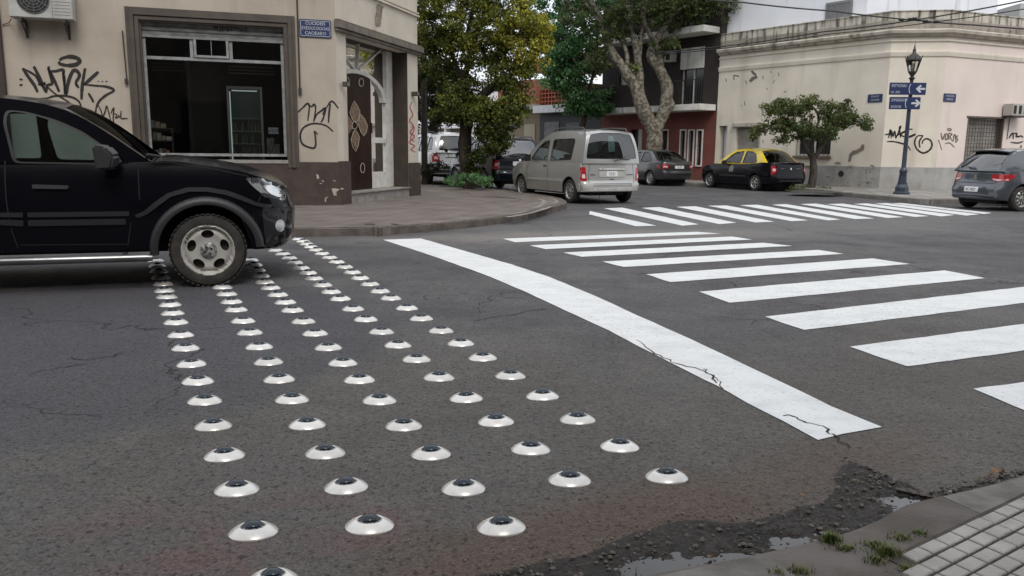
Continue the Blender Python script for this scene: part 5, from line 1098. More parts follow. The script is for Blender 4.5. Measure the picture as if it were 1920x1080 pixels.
dbox(q, wfr+.015, da1, zbot, zda); dbox(q, da0, da1, zda, zda+.09, -.03, .048); dbox(q, da0, wfr, zda-.06, zda, -.03, .045)
# arch band
ac = dpx(668, 186); ar_w = dpx(721.5, 186)[0]-ac[0]; ar_h = dpx(668, 131)[1]-ac[1]; V = []
N_ = 28
for i in range(N_+1):
    a = math.pi*i/N_; 
    for k_, o in ((1.0, .055), (1.0, -.02), (.86, -.02), (.86, .055)): V.append(FD.pt(ac[0]+ar_w*k_*math.cos(a), ac[1]+(ar_h*k_)*math.sin(a), o))
q.add(V, [(i*4+j, i*4+(j+1) % 4, (i+1)*4+(j+1) % 4, (i+1)*4+j) for i in range(N_) for j in range(4)])
for (xa_, ya_, xb2, yb2) in ((668, 131, 671, 82), (672, 131, 712, 93), (664, 132, 640, 100)):
    p_, r_2 = dpx(xa_, ya_), dpx(xb2, yb2); q.tube([FD.pt(p_[0], p_[1], .02), FD.pt(r_2[0], r_2[1], .02)], .032, 4)
mfx = dpx(692, 230)[0]; q.fb(FD, mfx-.02, mfx+.05, zbot, dpx(697, 152)[1], -.03, .047)
zrail = dpx(710, 262)[1]; q.fb(FD, mfx+.05, wfr+.0, zrail-.08, zrail+.05, -.03, .046); q.fb(FD, mfx+.05, wfr, zbot, dpx(710, 322)[1], -.03, .044); dbox(q, wfr-.06, wfr+.014, zbot, ac[1]+.05, -.03, .046)
dfo = q.build('door_frame', WHITEP, bl, bev=.004)
q = MB(); q.add([FD.pt(da0, zbot, .0), FD.pt(da1, zbot, .0), FD.pt(da1, zda, .0), FD.pt(da0, zda, .0)], [(0, 1, 2, 3)]); q.build('door_glass', GL_C, dfo)
# brown door leaf with inlaid diamonds
q = MB(); ya = ac[1]; P = [(da0+.05, zbot), (mfx-.02, zbot), (mfx-.02, ya+ar_h*.86*math.sqrt(max(0, 1-((mfx-.02-ac[0])/(ar_w*.86))**2)))]
for i in range(12):
    a = math.pi*(i/12)*.9+.45; 
    xx = ac[0]+ar_w*.86*math.cos(a)
    if xx < mfx-.04 and xx > da0+.06: P.append((xx, ya+ar_h*.86*math.sin(a)))
P.append((da0+.05, ya)); patch(q, P, lambda a, z: FD.pt(a, z, .012), thick=.05, tdir=nC*1.0); leaf = q.build('door', M('door_wood', (.026, .011, .008), .35, (.015, .007, .005), 3, spec=.2, stretch=(1, 1, .2)), bl)
GOLD = M('door_inlay', (.11, .06, .035), .5, (.22, .15, .10), 30, lo=.45, hi=.55); PAL = M('door_inlay_pale', (.36, .31, .25), .5); fd = fpx(FD, .068)
q = MB()
for P in ([(664, 189), (674, 207), (675, 214), (668, 231), (660, 225), (656, 212)], [(666, 243), (674, 258), (667, 284), (658, 262), (661, 247)], [(676, 214), (684, 222), (689, 236), (682, 255), (675, 246), (672, 234)], [(650, 213), (660, 228), (661, 240), (652, 252), (650, 246)]):
    patch(q, P, lambda x, y: fd(x, y), thick=.01, tdir=nC)
o = q.build('door_ornament', GOLD, leaf)
q = MB(); 
for P in ([(664, 189), (675, 209), (668, 231), (656, 212), (664, 189)], [(666, 243), (674, 258), (667, 284), (658, 262), (666, 243)], [(676, 214), (689, 236), (682, 255), (672, 234), (676, 214)]): strokes(q, [P], fpx(FD, .082), 1.3, 2)
for cx, cy, r1, r2 in ((665, 235, 5, 7), (677.5, 154.5, 4.5, 7.5), (651, 153, 4, 8), (680, 315, 4, 9)): strokes(q, [[(cx+r1*math.cos(R_(a)), cy+r2*math.sin(R_(a))) for a in range(0, 361, 30)]], fpx(FD, .084), 1.5, 2)
q.build('ornament_outline', PAL, o, recalc=False)
q = MB(); c_ = dpx(691, 240); q.fb(FD, c_[0]-.02, c_[0]+.02, c_[1]-.12, c_[1]+.12, .06, .10); q.build('door_handle', CHR, leaf, bev=.008)
# side wall along the other street, roof slab
q = MB(); e0 = FC.pt(LC, 0); e1 = e0+B_DIR*30; nB = Vector((math.cos(R_(-37)), -math.sin(R_(-37)), 0)); FB = Fr(e0, B_DIR, nB); q.fb(FB, 0, 30, 0, ZT, -.3, 0); q.build('side_wall', CREAM2, bl)
q = MB(); fl = [FA.pt(-16, ZT), FA.pt(0, ZT), FC.pt(LC, ZT), FB.pt(30, ZT), FA.pt(-16, ZT, -24)]; patch(q, [(p.x, p.y) for p in fl], lambda x, y: (x, y, ZT-.1), thick=.3, tdir=(0, 0, 1)); q.build('roof', M('flat_roof', (.2, .19, .18), .9), bl)
# neighbour doorway at the far left
nb_ = empty('neighbour_doorway', FA.pt(sx(5, 150), 0), 0, 'dark timber doorway jamb at the far left edge of the facade', 'doorway')
q = MB(); q.fb(FA, sx(12, 150)-1.2, sx(12, 150), .1, 4.6, .002, .07); q.build('jamb', M('jamb_dark', (.045, .028, .022), .6, (.03, .02, .016), 4), nb_, bev=.01)
q = MB(); q.fb(FA, sx(12, 150)-1.0, sx(12, 150)-.14, .1, 4.4, .071, .08); q.build('door', M('jamb_black', (.02, .017, .016), .5), nb_)
# pipes and cables on the facade
q = MB(); q.tube([FA.pt(sx(560, 100), 5.6, .03), FA.pt(sx(560, 100), zx(560, 168), .03)], .016, 8); q.fb(FA, sx(560, 100)-.03, sx(560, 100)+.03, zx(560, 172)-.05, zx(560, 165), .005, .06); tag(q.build('wall_conduit', M('conduit_dark', (.03, .025, .022), .6), None), 'dark conduit running down beside the blue street name sign', 'pipe')
q = MB(); q.tube([FA.pt(sx(232, 90), zx(232, 58), .03), FA.pt(sx(236, 120), zx(238, 148), .03)], .012, 8); q.fb(FA, sx(238, 150)-.035, sx(238, 150)+.02, zx(238, 157), zx(238, 148), .005, .06); tag(q.build('wall_conduit', MAT['conduit_dark'], None), 'short dark conduit left of the shop window surround', 'pipe')
q = MB(); q.tube([FA.pt(sx(5, 47), zx(5, 47), .02), FA.pt(sx(18, 43), zx(18, 43), .03), FA.pt(sx(27, 38), zx(27, 38), .2)], .008, 6); tag(q.build('cable', M('cable_red', (.12, .03, .025), .6), None), 'thin reddish cable hanging left of the air conditioner', 'cable')
for i, (fr, x, y, lab) in enumerate(((FA.off(.0), 640, 157, 'small dark wall lamp left of the entrance'), (FC, 773, 176, 'small dark wall lamp right of the entrance'))):
    a_, z_ = fr.px(x, y); e = empty('wall_lamp', fr.pt(a_, z_), 0, lab, 'wall lamp', 'small lamps flanking the entrance'); F_ = FC if i == 0 else fr; a_ = F_.px(x, y)[0]
    q = MB(); q.fb(F_, a_-.07, a_+.07, z_-.05, z_+.05, .055 if i == 0 else .002, .15); q.build('housing', M('lamp_dark', (.06, .055, .05), .5), e, bev=.008)
    q = MB(); q.fb(F_, a_-.05, a_+.05, z_-.035, z_+.035, .151, .165); q.build('glass_front', M('lamp_face', (.16, .15, .13), .3), e, bev=.004)
# street name sign
def sign(name, lab, fr, P, lines, size, th=.012, group=None, bord=True, ink=SIGNW, plate_m=NAVY, cat='street sign'):
    a = [fr.px(*p) for p in P]; a0 = (a[0][0]+a[3][0])/2; a1 = (a[1][0]+a[2][0])/2; z1 = (a[0][1]+a[1][1])/2; z0 = (a[2][1]+a[3][1])/2
    e = empty(name, fr.pt((a0+a1)/2, z0), 0, lab, cat, group); q = MB(); patch(q, rrect(a0, a1, z0, z1, .03), lambda x, z: fr.pt(x, z, .008), thick=th, tdir=fr.n); q.build('plate', plate_m, e)
    if bord:
        q = MB(); i_ = .022; patch(q, rrect(a0+i_, a1-i_, z0+i_, z1-i_, .02), lambda x, z: fr.pt(x, z, .008+th+.002), holes=[rrect(a0+i_+.008, a1-i_-.008, z0+i_+.008, z1-i_-.008, .014)]); q.build('border', ink, e)
    q = MB(); n = len(lines)
    for i, t_ in enumerate(lines):
        zc = z1-(z1-z0)*(i+.5)/n if n > 1 else (z0+z1)/2; zc = (zc-(z0+z1)/2)*.82+(z0+z1)/2; m2_ = MB(); text_mb(m2_, t_, size, lambda x, y: Vector((x, y, 0)))
        wd = max(v[0] for v in m2_.v)-min(v[0] for v in m2_.v); k2 = min(1, (a1-a0-.09)/wd); text_mb(q, t_, size, lambda x, y: fr.pt((a0+a1)/2+x*k2, zc+y, .008+th+.003))
    q.build('lettering', ink, e, recalc=False); return e, (a0, a1, z0, z1)
sign('street_sign', 'navy enamel street name sign high on the corner shop wall beside the doorway', FA, [(561, 34), (621, 40), (621, 73), (561, 68)], ['CUCIOEIS', 'EXEOUCOOOAS', 'CAOEAEO'], .088)
# air conditioner
f6 = FA.off(.40); a0 = f6.px(16, 20)[0]; a1 = f6.px(136, 20)[0]; zb_ = f6.px(76, 34)[1]; ac_ = empty('air_conditioner', FA.pt((a0+a1)/2, zb_), 0, 'white outdoor air conditioner hanging above the graffiti, top left', 'air conditioner')
q = MB(); q.fb(FA, a0, a1, zb_, zb_+.62, .10, .40); q.build('casing', M('ac_white', (.42, .42, .40), .5, (.33, .33, .31), 4), ac_, bev=.012)
ca = a0+(a1-a0)*.39; q = MB(); cz = zb_+.33; V = [FA.pt(ca+.26*math.cos(2*math.pi*i/32), cz+.26*math.sin(2*math.pi*i/32), .403) for i in range(32)]; q.add(V, [tuple(range(32))]); q.build('fan_opening', M('fan_dark', (.02, .02, .02), .8), ac_, recalc=False)
q = MB()
for r in (.06, .11, .16, .21, .255): q.tube([FA.pt(ca+r*math.cos(2*math.pi*i/28), cz+r*math.sin(2*math.pi*i/28), .412) for i in range(29)], .005, 5, cap=False)
for i in range(12): a = 2*math.pi*i/12; q.tube([FA.pt(ca, cz, .412), FA.pt(ca+.255*math.cos(a), cz+.255*math.sin(a), .412)], .004, 5)
q.build('fan_grille', M('ac_grille', (.16, .16, .155), .5), ac_)
q = MB(); xl = a0+(a1-a0)*.68
for i in range(9): q.fb(FA, xl+.02, a1-.03, zb_+.07+i*.055, zb_+.075+i*.055, .40, .404)
q.fb(FA, xl-.004, xl+.004, zb_+.02, zb_+.6, .40, .4035); q.build('side_panel_lines', MAT['ac_grille'], ac_)
for x in (a0+(a1-a0)*.17, a0+(a1-a0)*.85):
    q = MB(); q.fb(FA, x-.02, x+.02, zb_-.06, zb_-.005, .0, .42); q.fb(FA, x-.02, x+.02, zb_-.3, zb_-.061, .0, .03); q.tube([FA.pt(x, zb_-.28, .02), FA.pt(x, zb_-.06, .34)], .014, 6); q.build('bracket', M('bracket_dark', (.04, .035, .03), .6), ac_)
# graffiti
g = lambda dx, dy, k: (lambda L: [tuple((dx+x/k, dy+y/k) for x, y in ln) if not isinstance(ln[0], (int, float)) else (ln[0], [(dx+x/k, dy+y/k) for x, y in ln[1]]) for ln in L])
Z1 = g(0, 0, 4.5)
def graf(name, fr, lines, wd, mat, parent, off=.005):
    q = MB(); strokes(q, [list(l) if not isinstance(l[0], (int, float)) else (l[0]*1.6, list(l[1])) for l in lines], fpx(fr, off), wd*1.3); o = q.build(name, mat, parent, recalc=False); return o
graf('graffiti', FA, Z1([[(500, 510), (530, 490), (590, 478), (650, 490), (672, 515), (640, 545), (570, 552), (510, 540), (495, 520)], ]), 6.0, SPRAY, bl)
graf('graffiti', FA, Z1([(4.2, [(190, 575), (240, 650), (290, 720), (318, 780)]), (3.2, [(200, 580), (300, 640), (345, 715), (380, 700), (320, 715)]), (4.4, [(285, 560), (330, 650), (365, 730), (392, 782)]), (3.6, [(392, 782), (400, 720), (440, 700), (410, 580), (420, 570)]), (3.8, [(405, 575), (450, 660), (500, 775)]), (3.6, [(420, 600), (470, 600), (530, 590), (535, 640), (550, 790)]), (4.4, [(535, 600), (545, 700), (555, 795), (580, 680), (615, 600), (650, 600), (670, 640), (640, 700), (665, 740)]),
    (4.0, [(718, 575), (700, 680), (690, 770), (688, 840)]), (4.4, [(830, 605), (770, 660), (712, 712)]), (3.0, [(700, 712), (800, 722), (900, 732), (962, 762), (900, 800), (840, 850), (812, 910), (806, 970)]), (3.0, [(745, 785), (770, 825), (790, 865)]), (2.6, [(330, 832), (400, 828), (450, 812), (540, 808), (620, 825), (670, 862), (682, 905)]), (2.2, [(370, 700), (450, 780), (530, 830), (610, 882)]), (3.4, [(165, 668), (190, 672)]), (4.4, [(165, 718), (190, 716)]), (3.0, [(828, 682), (832, 690)]), (3, [(862, 684), (866, 692)]), (3, [(896, 682), (900, 692)]), (3.4, [(645, 708), (655, 722)])]), 3.6, SPRAY, bl)
graf('graffiti', FA, Z1([(1.8, [(830, 890), (850, 930), (870, 980), (890, 930), (900, 895), (920, 960), (940, 1045)]), (1.8, [(935, 960), (960, 910), (955, 1000), (965, 1050)]), (1.6, [(950, 960), (985, 965), (975, 995), (1000, 985), (1000, 970), (1010, 995)]), (1.8, [(1022, 935), (1020, 995), (1050, 1000), (1078, 1000)])]), 1.8, SPRAY, bl)
Z3 = g(540, 0, 2.7)
graf('graffiti', FA, Z3([(2.2, [(50, 568), (75, 545), (98, 524), (108, 540), (100, 612)]), (2.2, [(98, 524), (118, 540), (132, 528), (140, 550), (130, 615)]), (2.4, [(130, 615), (145, 580), (170, 560), (190, 548), (178, 600), (166, 620)]), (2.4, [(190, 548), (175, 580)]), (2.4, [(205, 622), (208, 570), (214, 525)]), (2.2, [(195, 545), (222, 512), (255, 548)]), (2.4, [(228, 665), (190, 635), (130, 625), (80, 645), (62, 685), (75, 730), (125, 750), (140, 735), (138, 690), (134, 665), (150, 680)])]), 2.2, SPRAY, bl)
graf('graffiti', FC, Z3([(1.6, [(628, 515), (618, 545), (632, 580), (616, 610), (636, 640), (618, 670), (640, 690), (616, 720), (642, 740), (622, 755), (645, 770)]), (1.3, [(620, 640), (640, 650), (620, 700), (642, 715)])]), 1.6, SPRAYR, bl)
graf('stain', FC, Z3([(8, [(458, 20), (462, 60), (456, 100), (458, 135)]), (4, [(480, 30), (470, 60)])]), 6, M('damp_stain', (.16, .135, .105), .9, (.3, .26, .2), 20), bl)
q = MB(); fb2 = fpx(FA, .05)
for P in ([(143, 880), (155, 885), (158, 905), (146, 905)], [(168, 912), (182, 915), (180, 924)], [(222, 910), (243, 915), (238, 920)], [(220, 955), (235, 952), (262, 958), (245, 972), (246, 990), (232, 990)], [(190, 1000), (206, 995), (193, 1005), (192, 1025), (184, 1015)], [(160, 925), (176, 930), (162, 932)], [(265, 950), (285, 955), (268, 962)]):
    patch(q, [(540+x/2.7, y/2.7) for x, y in P], lambda x, y: fb2(x, y))
q.build('chipped_paint', CHIP, bl, recalc=False)
# ------------------------------------------------------------------ cream corner house (right)
C0 = G(1648, 353, .13); C0.z = 0
dB = B_DIR; nBw = Vector((-math.cos(R_(37)), -math.sin(R_(37)), 0)); WB = Fr(C0, dB, nBw)          # wing along the side street, s grows away
dCh = dirv(100); WCh = Fr(C0, dCh, Vector((-.174, -.985, 0)))
lch = WCh.px(1756, 300)[0]; C2 = C0+dCh*lch; dR = dirv(66); WR = Fr(C2, dR, Vector((math.cos(R_(66)), -math.sin(R_(66)), 0)))
HC = M('house_cream', (.70, .645, .555), .85, (.60, .55, .465), .8, bump=.3, bscale=20, streak=((.46, .415, .345), 1.6, .54, .82)); HC2 = M('house_cream_pink', (.70, .61, .56), .85, (.64, .555, .51), .8, bump=.3, bscale=20, streak=((.52, .46, .41), 1.6, .6, .85))
PARA = M('parapet_stained', (.56, .52, .44), .9, (.43, .40, .34), 2.5, bump=.4, bscale=20, streak=((.055, .05, .042), 7.0, .47, .66)); GPL = M('grey_plinth', (.36, .355, .34), .85, (.27, .26, .245), 2.4, bump=.4, bscale=30, streak=((.40, .38, .34), 2, .62, .7))
CORN = M('cornice_stained', (.50, .46, .39), .9, (.36, .33, .28), 3, bump=.3, streak=((.13, .115, .09), 4.0, .52, .75))
ho = empty('corner_house', C0, 0, 'cream single storey corner house with stained parapet and grey plinth', 'building')
zy = lambda y: WCh.px(1663, y)[1]
zpar, zc1, zc0, zl1, zl2, zl3 = zy(20), zy(57), zy(69), zy(78), zy(97), zy(106); zgp = WCh.px(1700, 313)[1]
wend = WB.px(1345, 200)[0]
holB = []
def hpx(fr, x0, y0, x1, y1, base=None):
    a0, z1 = fr.px(x0, y0); a1, _ = fr.px(x1, y0); z0 = fr.px((x0+x1)/2, y1)[1] if base is None else base; a0, a1 = min(a0, a1), max(a0, a1); return a0, a1, z0, z1
gar = hpx(WB, 1381, 239, 1424, 300, .13); dor = hpx(WB, 1344, 236, 1364, 300, .13); win = hpx(WB, 1494, 240, 1560, 292); dor = (dor[0], min(dor[1], wend-.15), dor[2], dor[3])
gw = hpx(WR, 1815, 220, 1884, 305)
rc_ = lambda t: [(t[0], t[2]), (t[1], t[2]), (t[1], t[3]), (t[0], t[3])]
q = MB(); patch(q, [(0, .0), (wend, .0), (wend, zpar-.3), (0, zpar-.3)], lambda a, z: WB.pt(a, z), holes=[rc_((gar[0], gar[1], .14, gar[3])), rc_((dor[0], dor[1], .14, dor[3])), rc_(win)], thick=.3, tdir=-nBw); q.build('side_wall', HC, ho)
q = MB(); q.fb(WCh, 0, lch, 0, zpar-.3, -.3, 0); q.build('corner_wall', HC, ho)
q = MB(); patch(q, [(0, .0), (26, .0), (26, zpar-.3), (0, zpar-.3)], lambda a, z: WR.pt(a, z), holes=[rc_(gw)], thick=.3, tdir=-WR.n); q.build('street_wall', HC2, ho)
# mouldings follow the three faces with mitred joints
def mould(name, prof, mat):
    """prof: list of (out, z); swept round the corner"""
    ds = [WB, WCh, WR]; pts = []
    e0 = WB.o+WB.d*wend; st_ = []
    for o, z in prof:
        l = []
        a = e0+WB.n*o; l.append(a)
        for f1, f2 in ((WB, WCh), (WCh, WR)):
            p0 = (f1.o if f1 is not WB else WB.o)+f1.n*o; 
            c0_ = f2.o+f2.n*o; d1, d2 = f1.d, f2.d; den = d1.x*d2.y-d1.y*d2.x; t_ = ((c0_.x-p0.x)*d2.y-(c0_.y-p0.y)*d2.x)/den; l.append(p0+d1*t_)
        l.append(WR.o+WR.d*26+WR.n*o); st_.append([Vector((p.x, p.y, z)) for p in l])
    n = len(prof); q = MB(); V = [st_[i][j] for j in range(4) for i in range(n)]; q.add(V, [(j*n+i, j*n+(i+1) % n, (j+1)*n+(i+1) % n, (j+1)*n+i) for j in range(3) for i in range(n)]+[tuple(range(n)), tuple(3*n+i for i in range(n))[::-1]]); return q.build(name, mat, ho)
mould('parapet', [(-.30, zc1), (.0, zc1), (.0, zpar-.03), (.03, zpar-.03), (.03, zpar), (-.30, zpar)], PARA)
mould('cornice', [(0, zc0-.02), (.10, zc0), (.12, zc0+.05), (.22, zc0+.09), (.24, zc1-.03), (.20, zc1+.01), (-.01, zc1+.012)], CORN)
mould('moulding', [(0, zl1-.03), (.05, zl1), (.05, zl1+.05), (0, zl1+.06)], HC); mould('moulding', [(0, zl3-.02), (.035, zl3), (.06, zl2-.04), (.06, zl2), (0, zl2+.02)], HC)
mould('plinth', [(0, .0), (.035, .0), (.035, zgp-.01), (0, zgp)], GPL)
q = MB(); q.add([WB.pt(wend, zpar-.35, -.3), WB.pt(0, zpar-.35, -.3), WR.pt(0, zpar-.35, -.3), WR.pt(26, zpar-.35, -.3), WR.pt(26, zpar-.35, -14), WB.pt(wend, zpar-.35, -14)], [(0, 1, 2, 3, 4, 5)]); q.build('roof', MAT['flat_roof'], ho)
# garage shutter, door, window, grille window
SH2 = M('shutter_beige', (.30, .285, .25), .6, (.22, .205, .18), 3)
q = MB(); a0, a1, z0, z1 = gar; z = .14
while z < z1: q.fb(WB, a0, a1, z, z+.085, -.2, -.15); q.fb(WB, a0, a1, z+.085, z+.095, -.2, -.165); z += .095
q.build('garage_shutter', SH2, ho); q = MB(); q.fb(WB, a0-.15, a1+.15, z1+.02, z1+.16, .0, .12); q.fb(WB, a0-.08, a0, .13, z1, .0, .02); q.build('garage_lintel', CORN, ho, bev=.01)
q = MB(); a0, a1, z0, z1 = dor; q.fb(WB, a0-.05, a1+.05, .14, z1, -1.2, -1.1); q.fb(WB, a0-.1, a0, .14, z1, -1.1, -.31); q.fb(WB, a1, a1+.1, .14, z1, -1.1, -.31); q.build('porch_recess', M('porch_grey', (.26, .25, .24), .8), ho); q = MB(); q.fb(WB, a0+.12, a1-.4, .14, z1-.1, -1.09, -1.04); q.build('door', M('door_redbrown', (.06, .03, .025), .5), ho)
q = MB(); a0, a1, z0, z1 = win; q.fb(WB, a0-.05, a1+.05, z0-.09, z0, -.2, .1); q.build('window_sill', M('sill_brown', (.16, .12, .09), .8), ho, bev=.01)
q = MB(); q.fb(WB, a0, a0+.06, z0, z1, -.2, -.14); q.fb(WB, a1-.06, a1, z0, z1, -.2, -.14); q.fb(WB, a0+.06, a1-.06, z0, z0+.06, -.2, -.14); q.fb(WB, a0+.06, a1-.06, z1-.06, z1, -.2, -.14); q.fb(WB, (a0+a1)/2-.03, (a0+a1)/2+.03, z0+.06, z1-.06, -.2, -.142); wf2 = q.build('window_frame', WHITEP, ho); q = MB(); q.fb(WB, a0, a1, z0, z1, -.30, -.25); q.build('window_pane', M('pane_dark', (.02, .022, .025), .1), wf2)
q = MB(); n = 9
for i in range(n): x = a0+(a1-a0)*(i+.5)/n; q.tube([WB.pt(x, z0, .02), WB.pt(x, z1, .02)], .010, 6)
q.build('window_bars', BLKP, ho)
q = MB(); a0, a1, z0, z1 = gw; z = z0
while z < z1: q.fb(WR, a0, a1, z, z+.05, -.26, -.22); z += .06
q.build('roller_blind', M('blind_grey', (.36, .33, .30), .7, (.25, .23, .21), 4), ho)
q = MB(); q.fb(WR, a0-.06, a1+.06, z1, z1+.05, -.04, .04); q.fb(WR, a0-.0, a0+.05, z0, z1-.001, -.2, .01); q.fb(WR, a1-.05, a1, z0, z1-.001, -.2, .01); q.build('window_frame', M('grille_frame', (.12, .09, .075), .7), ho)
q = MB(); nx = 13; zz = z0
for i in range(nx): x = a0+(a1-a0)*(i+.5)/nx; q.tube([WR.pt(x, z0-.05, -.05), WR.pt(x, z1, -.05)], .009, 5)
while zz < z1: q.tube([WR.pt(a0, zz, -.062), WR.pt(a1, zz, -.062)], .008, 5); zz += .13
q.build('window_grille', M('grille_iron', (.045, .035, .03), .6), ho)
# pipe hole, bare patches, scrapes
q = MB(); a_, z_ = WB.px(1578, 326); q.lathe([(0, 0), (.11, 0)], (0, 0, 0), 16); q.v = [tuple(WB.pt(a_+v[0], z_+v[1], .042)) for v in q.v]; q.build('vent_hole', BLKP, ho, recalc=False)
q = MB(); fw_ = fpx(WB, .006); patch(q, [(1590, 303), (1592, 290), (1598, 283), (1606, 281), (1613, 277), (1616, 270), (1621, 272), (1620, 281), (1608, 288), (1598, 292), (1595, 303)], lambda x, y: fw_(x, y)); q.build('bare_plaster', BARE, ho, recalc=False)
q = MB(); fw3 = fpx(WB, .04)
random.seed(21)
for _ in range(44):
    x = random.uniform(1498, 1640); y = random.choice((random.gauss(316, 4), random.gauss(344, 4), random.uniform(312, 348))); r = random.uniform(2, 8); P = [(x+r*random.uniform(.6, 1.3)*math.cos(a), y+r*.45*random.uniform(.5, 1.3)*math.sin(a)) for a in [i*math.pi/4 for i in range(8)]]; patch(q, P, lambda a, b: fw3(a, b))
q.build('flaked_paint', M('flake_white', (.45, .43, .39), .9, (.2, .18, .155), 30, lo=.45, hi=.5), ho, recalc=False)
sc_ = [[(1361+i*.3, 150), (1363, 141), (1362, 152)] for i in range(1)]
sc_ = [(2.0, [(1376, 141), (1376, 150)]), (2, [(1376, 141), (1386, 143)]), (1.6, [(1361, 147), (1362, 154)]), (3, [(1409, 133), (1414, 138), (1418, 141)]), (4, [(1406, 153), (1412, 147), (1420, 144)]), (1.6, [(1398, 151), (1400, 158)]), (1.6, [(1430, 142), (1431, 148)]), (1.4, [(1445, 133), (1447, 137)]), (1.4, [(1459, 136), (1461, 143)]), (1.3, [(1470, 171), (1474, 173)]), (1.3, [(1396, 190), (1397, 198)]), (1.5, [(1390, 197), (1391, 199)]), (1.3, [(1452, 150), (1450, 156)]), (1.2, [(1437, 165), (1440, 168)]), (1.4, [(1478, 288), (1477, 295)]), (1.3, [(1430, 262), (1431, 268)])]
graf('scraped_paint', WB, sc_, 1.6, SPRAYG, ho, .006)
# graffiti
Z7 = g(1600, 80, 3.375)
graf('graffiti', WCh, Z7([(2.0, [(200, 582), (228, 576), (235, 550), (240, 605)]), (2.2, [(222, 604), (238, 556), (250, 592), (262, 560), (268, 606)]), (2.2, [(268, 606), (285, 570), (300, 530), (292, 545), (300, 600)]), (2.2, [(272, 590), (300, 575), (330, 560), (300, 580), (330, 600)]), (2.0, [(340, 600), (395, 578), (360, 596), (330, 600)]), (2.6, [(345, 548), (375, 547)]), (1.9, [(212, 626), (255, 626), (300, 636), (340, 650), (362, 682)]), (2.2, [(442, 588), (405, 592), (388, 630), (402, 672), (440, 698), (480, 682), (498, 650), (488, 618), (460, 608), (440, 622), (436, 640)]), (2.0, [(442, 588), (418, 625), (422, 665)])]), 2.0, SPRAY, ho)
graf('graffiti', WR, Z7([(1.6, [(595, 550), (605, 543), (620, 550), (608, 558), (595, 552)]), (1.7, [(555, 570), (560, 600), (565, 612), (575, 590), (580, 575)]), (1.7, [(585, 575), (583, 612), (598, 605), (596, 580), (585, 575)]), (1.6, [(605, 615), (605, 575), (625, 580), (612, 595), (630, 625)]), (1.6, [(632, 625), (636, 590), (645, 585), (648, 630)]), (1.6, [(665, 590), (650, 595), (660, 615), (648, 632)]), (1.5, [(580, 640), (610, 635), (640, 662)]), (1.5, [(540, 615), (560, 680)])]), 1.6, SPRAYG, ho)
graf('graffiti', WR, Z7([(2, [(985, 605), (1000, 580), (1010, 575), (1012, 610)]), (2, [(1015, 575), (1035, 575), (1030, 595), (1050, 590)]), (1.8, [(1040, 600), (1060, 590), (1075, 600)]), (1.8, [(995, 630), (1040, 635), (1075, 625)]), (3, [(1062, 650), (1060, 685)])]), 1.8, SPRAY, ho)
sign('street_sign', 'small blue street name sign on the corner house, left of the lamp post', WCh.off(.0), [(1628, 175), (1655, 176), (1654, 193), (1627, 192)], ['HIJAOEHIJAO', 'BOANOEAROM'], .13, bord=False) if False else None
sign('street_sign', 'small blue street name sign on the side wall left of the lamp post', WB, [(1655, 176), (1628, 177), (1627, 192), (1655, 192)], ['OTAOE', 'BOANO'], .085, bord=False)
sign('street_sign', 'small blue street name sign right of the lamp post on the pinkish wall', WR, [(1769, 175), (1792, 176), (1791, 191), (1768, 191)], ['HOAGAN', 'BEPIEAE'], .085, bord=False)
# air conditioner at the right edge
f6 = WR.off(.4); a0 = f6.px(1899, 205)[0]; z0 = f6.px(1910, 217)[1]; z1 = f6.px(1900, 194)[1]
a_ = empty('air_conditioner', WR.pt(a0+.4, z0), 0, 'air conditioner on the pinkish wall at the right edge above graffiti', 'air conditioner'); q = MB(); q.fb(WR, a0, a0+.85, z0, z1, .05, .4); q.build('casing', M('ac_beige', (.40, .38, .35), .6), a_, bev=.012)
q = MB()
for i in range(3): q.fb(WR, a0+.05+i*.27, a0+.2+i*.27, z0+.06, z1-.06, .401, .405)
q.build('vent_grille', M('fan_dark', (0, 0, 0)), a_); q = MB(); q.fb(WR, a0+.05, a0+.8, z0-.05, z0-.002, .0, .42); q.build('bracket', MAT['bracket_dark'], a_)
q = MB(); q.tube([WR.pt(a0+.45, z0-.05, .02), WR.pt(a0+.42, z0-.8, .02), WR.pt(a0+.44, 1.9, .02)], .012, 6); q.build('drain_pipe', M('conduit_dark', (0, 0, 0)), a_)

# ------------------------------------------------------------------ iron street lamp with signs
LB = M('lamp_blue', (.022, .032, .058), .45, (.015, .022, .04), 12, coat=.3); LI = M('lamp_iron', (.025, .022, .022), .5, (.04, .035, .03), 20)
lp = G(1690, 364, .13); LPz = .13; R0 = 1500/ (lp.y*1.0); ls = empty('street_lamp', lp, 0, 'old iron street lamp with lantern on the far corner, carrying blue signs', 'street lamp')
q = MB(); 
oct_ = [(.24, 0), (.24, .05), (.20, .08), (.19, .20), (.155, .27), (.145, .30), (.15, .32)]
q.lathe(oct_, lp, 8); q.build('base', LB, ls, bev=.004)
def zl(y): return lp.y*0+PD(1700, y, lp.y).z
q = MB(); q.lathe([(.125, .30), (.11, .50), (.095, zl(325)-.13), (.11, zl(323)-.13), (.11, zl(319)-.13), (.08, zl(316)-.13), (.066, zl(313)-.13), (.058, zl(250)-.13), (.05, zl(160)-.13), (.045, zl(150)-.13)], lp, 16); q.build('pole', LB, ls, smooth=40)
zt0 = zl(150)
q = MB(); q.lathe([(.05, 0), (.06, .04), (.10, .07), (.05, .10), (.05, .14), (.095, .20), (.115, .24), (.11, .26)], (lp.x, lp.y, zt0-.02), 12); q.build('lantern_collar', LI, ls, smooth=40)
zc_ = zt0+.22; hL = zl(113)-zc_
q = MB()
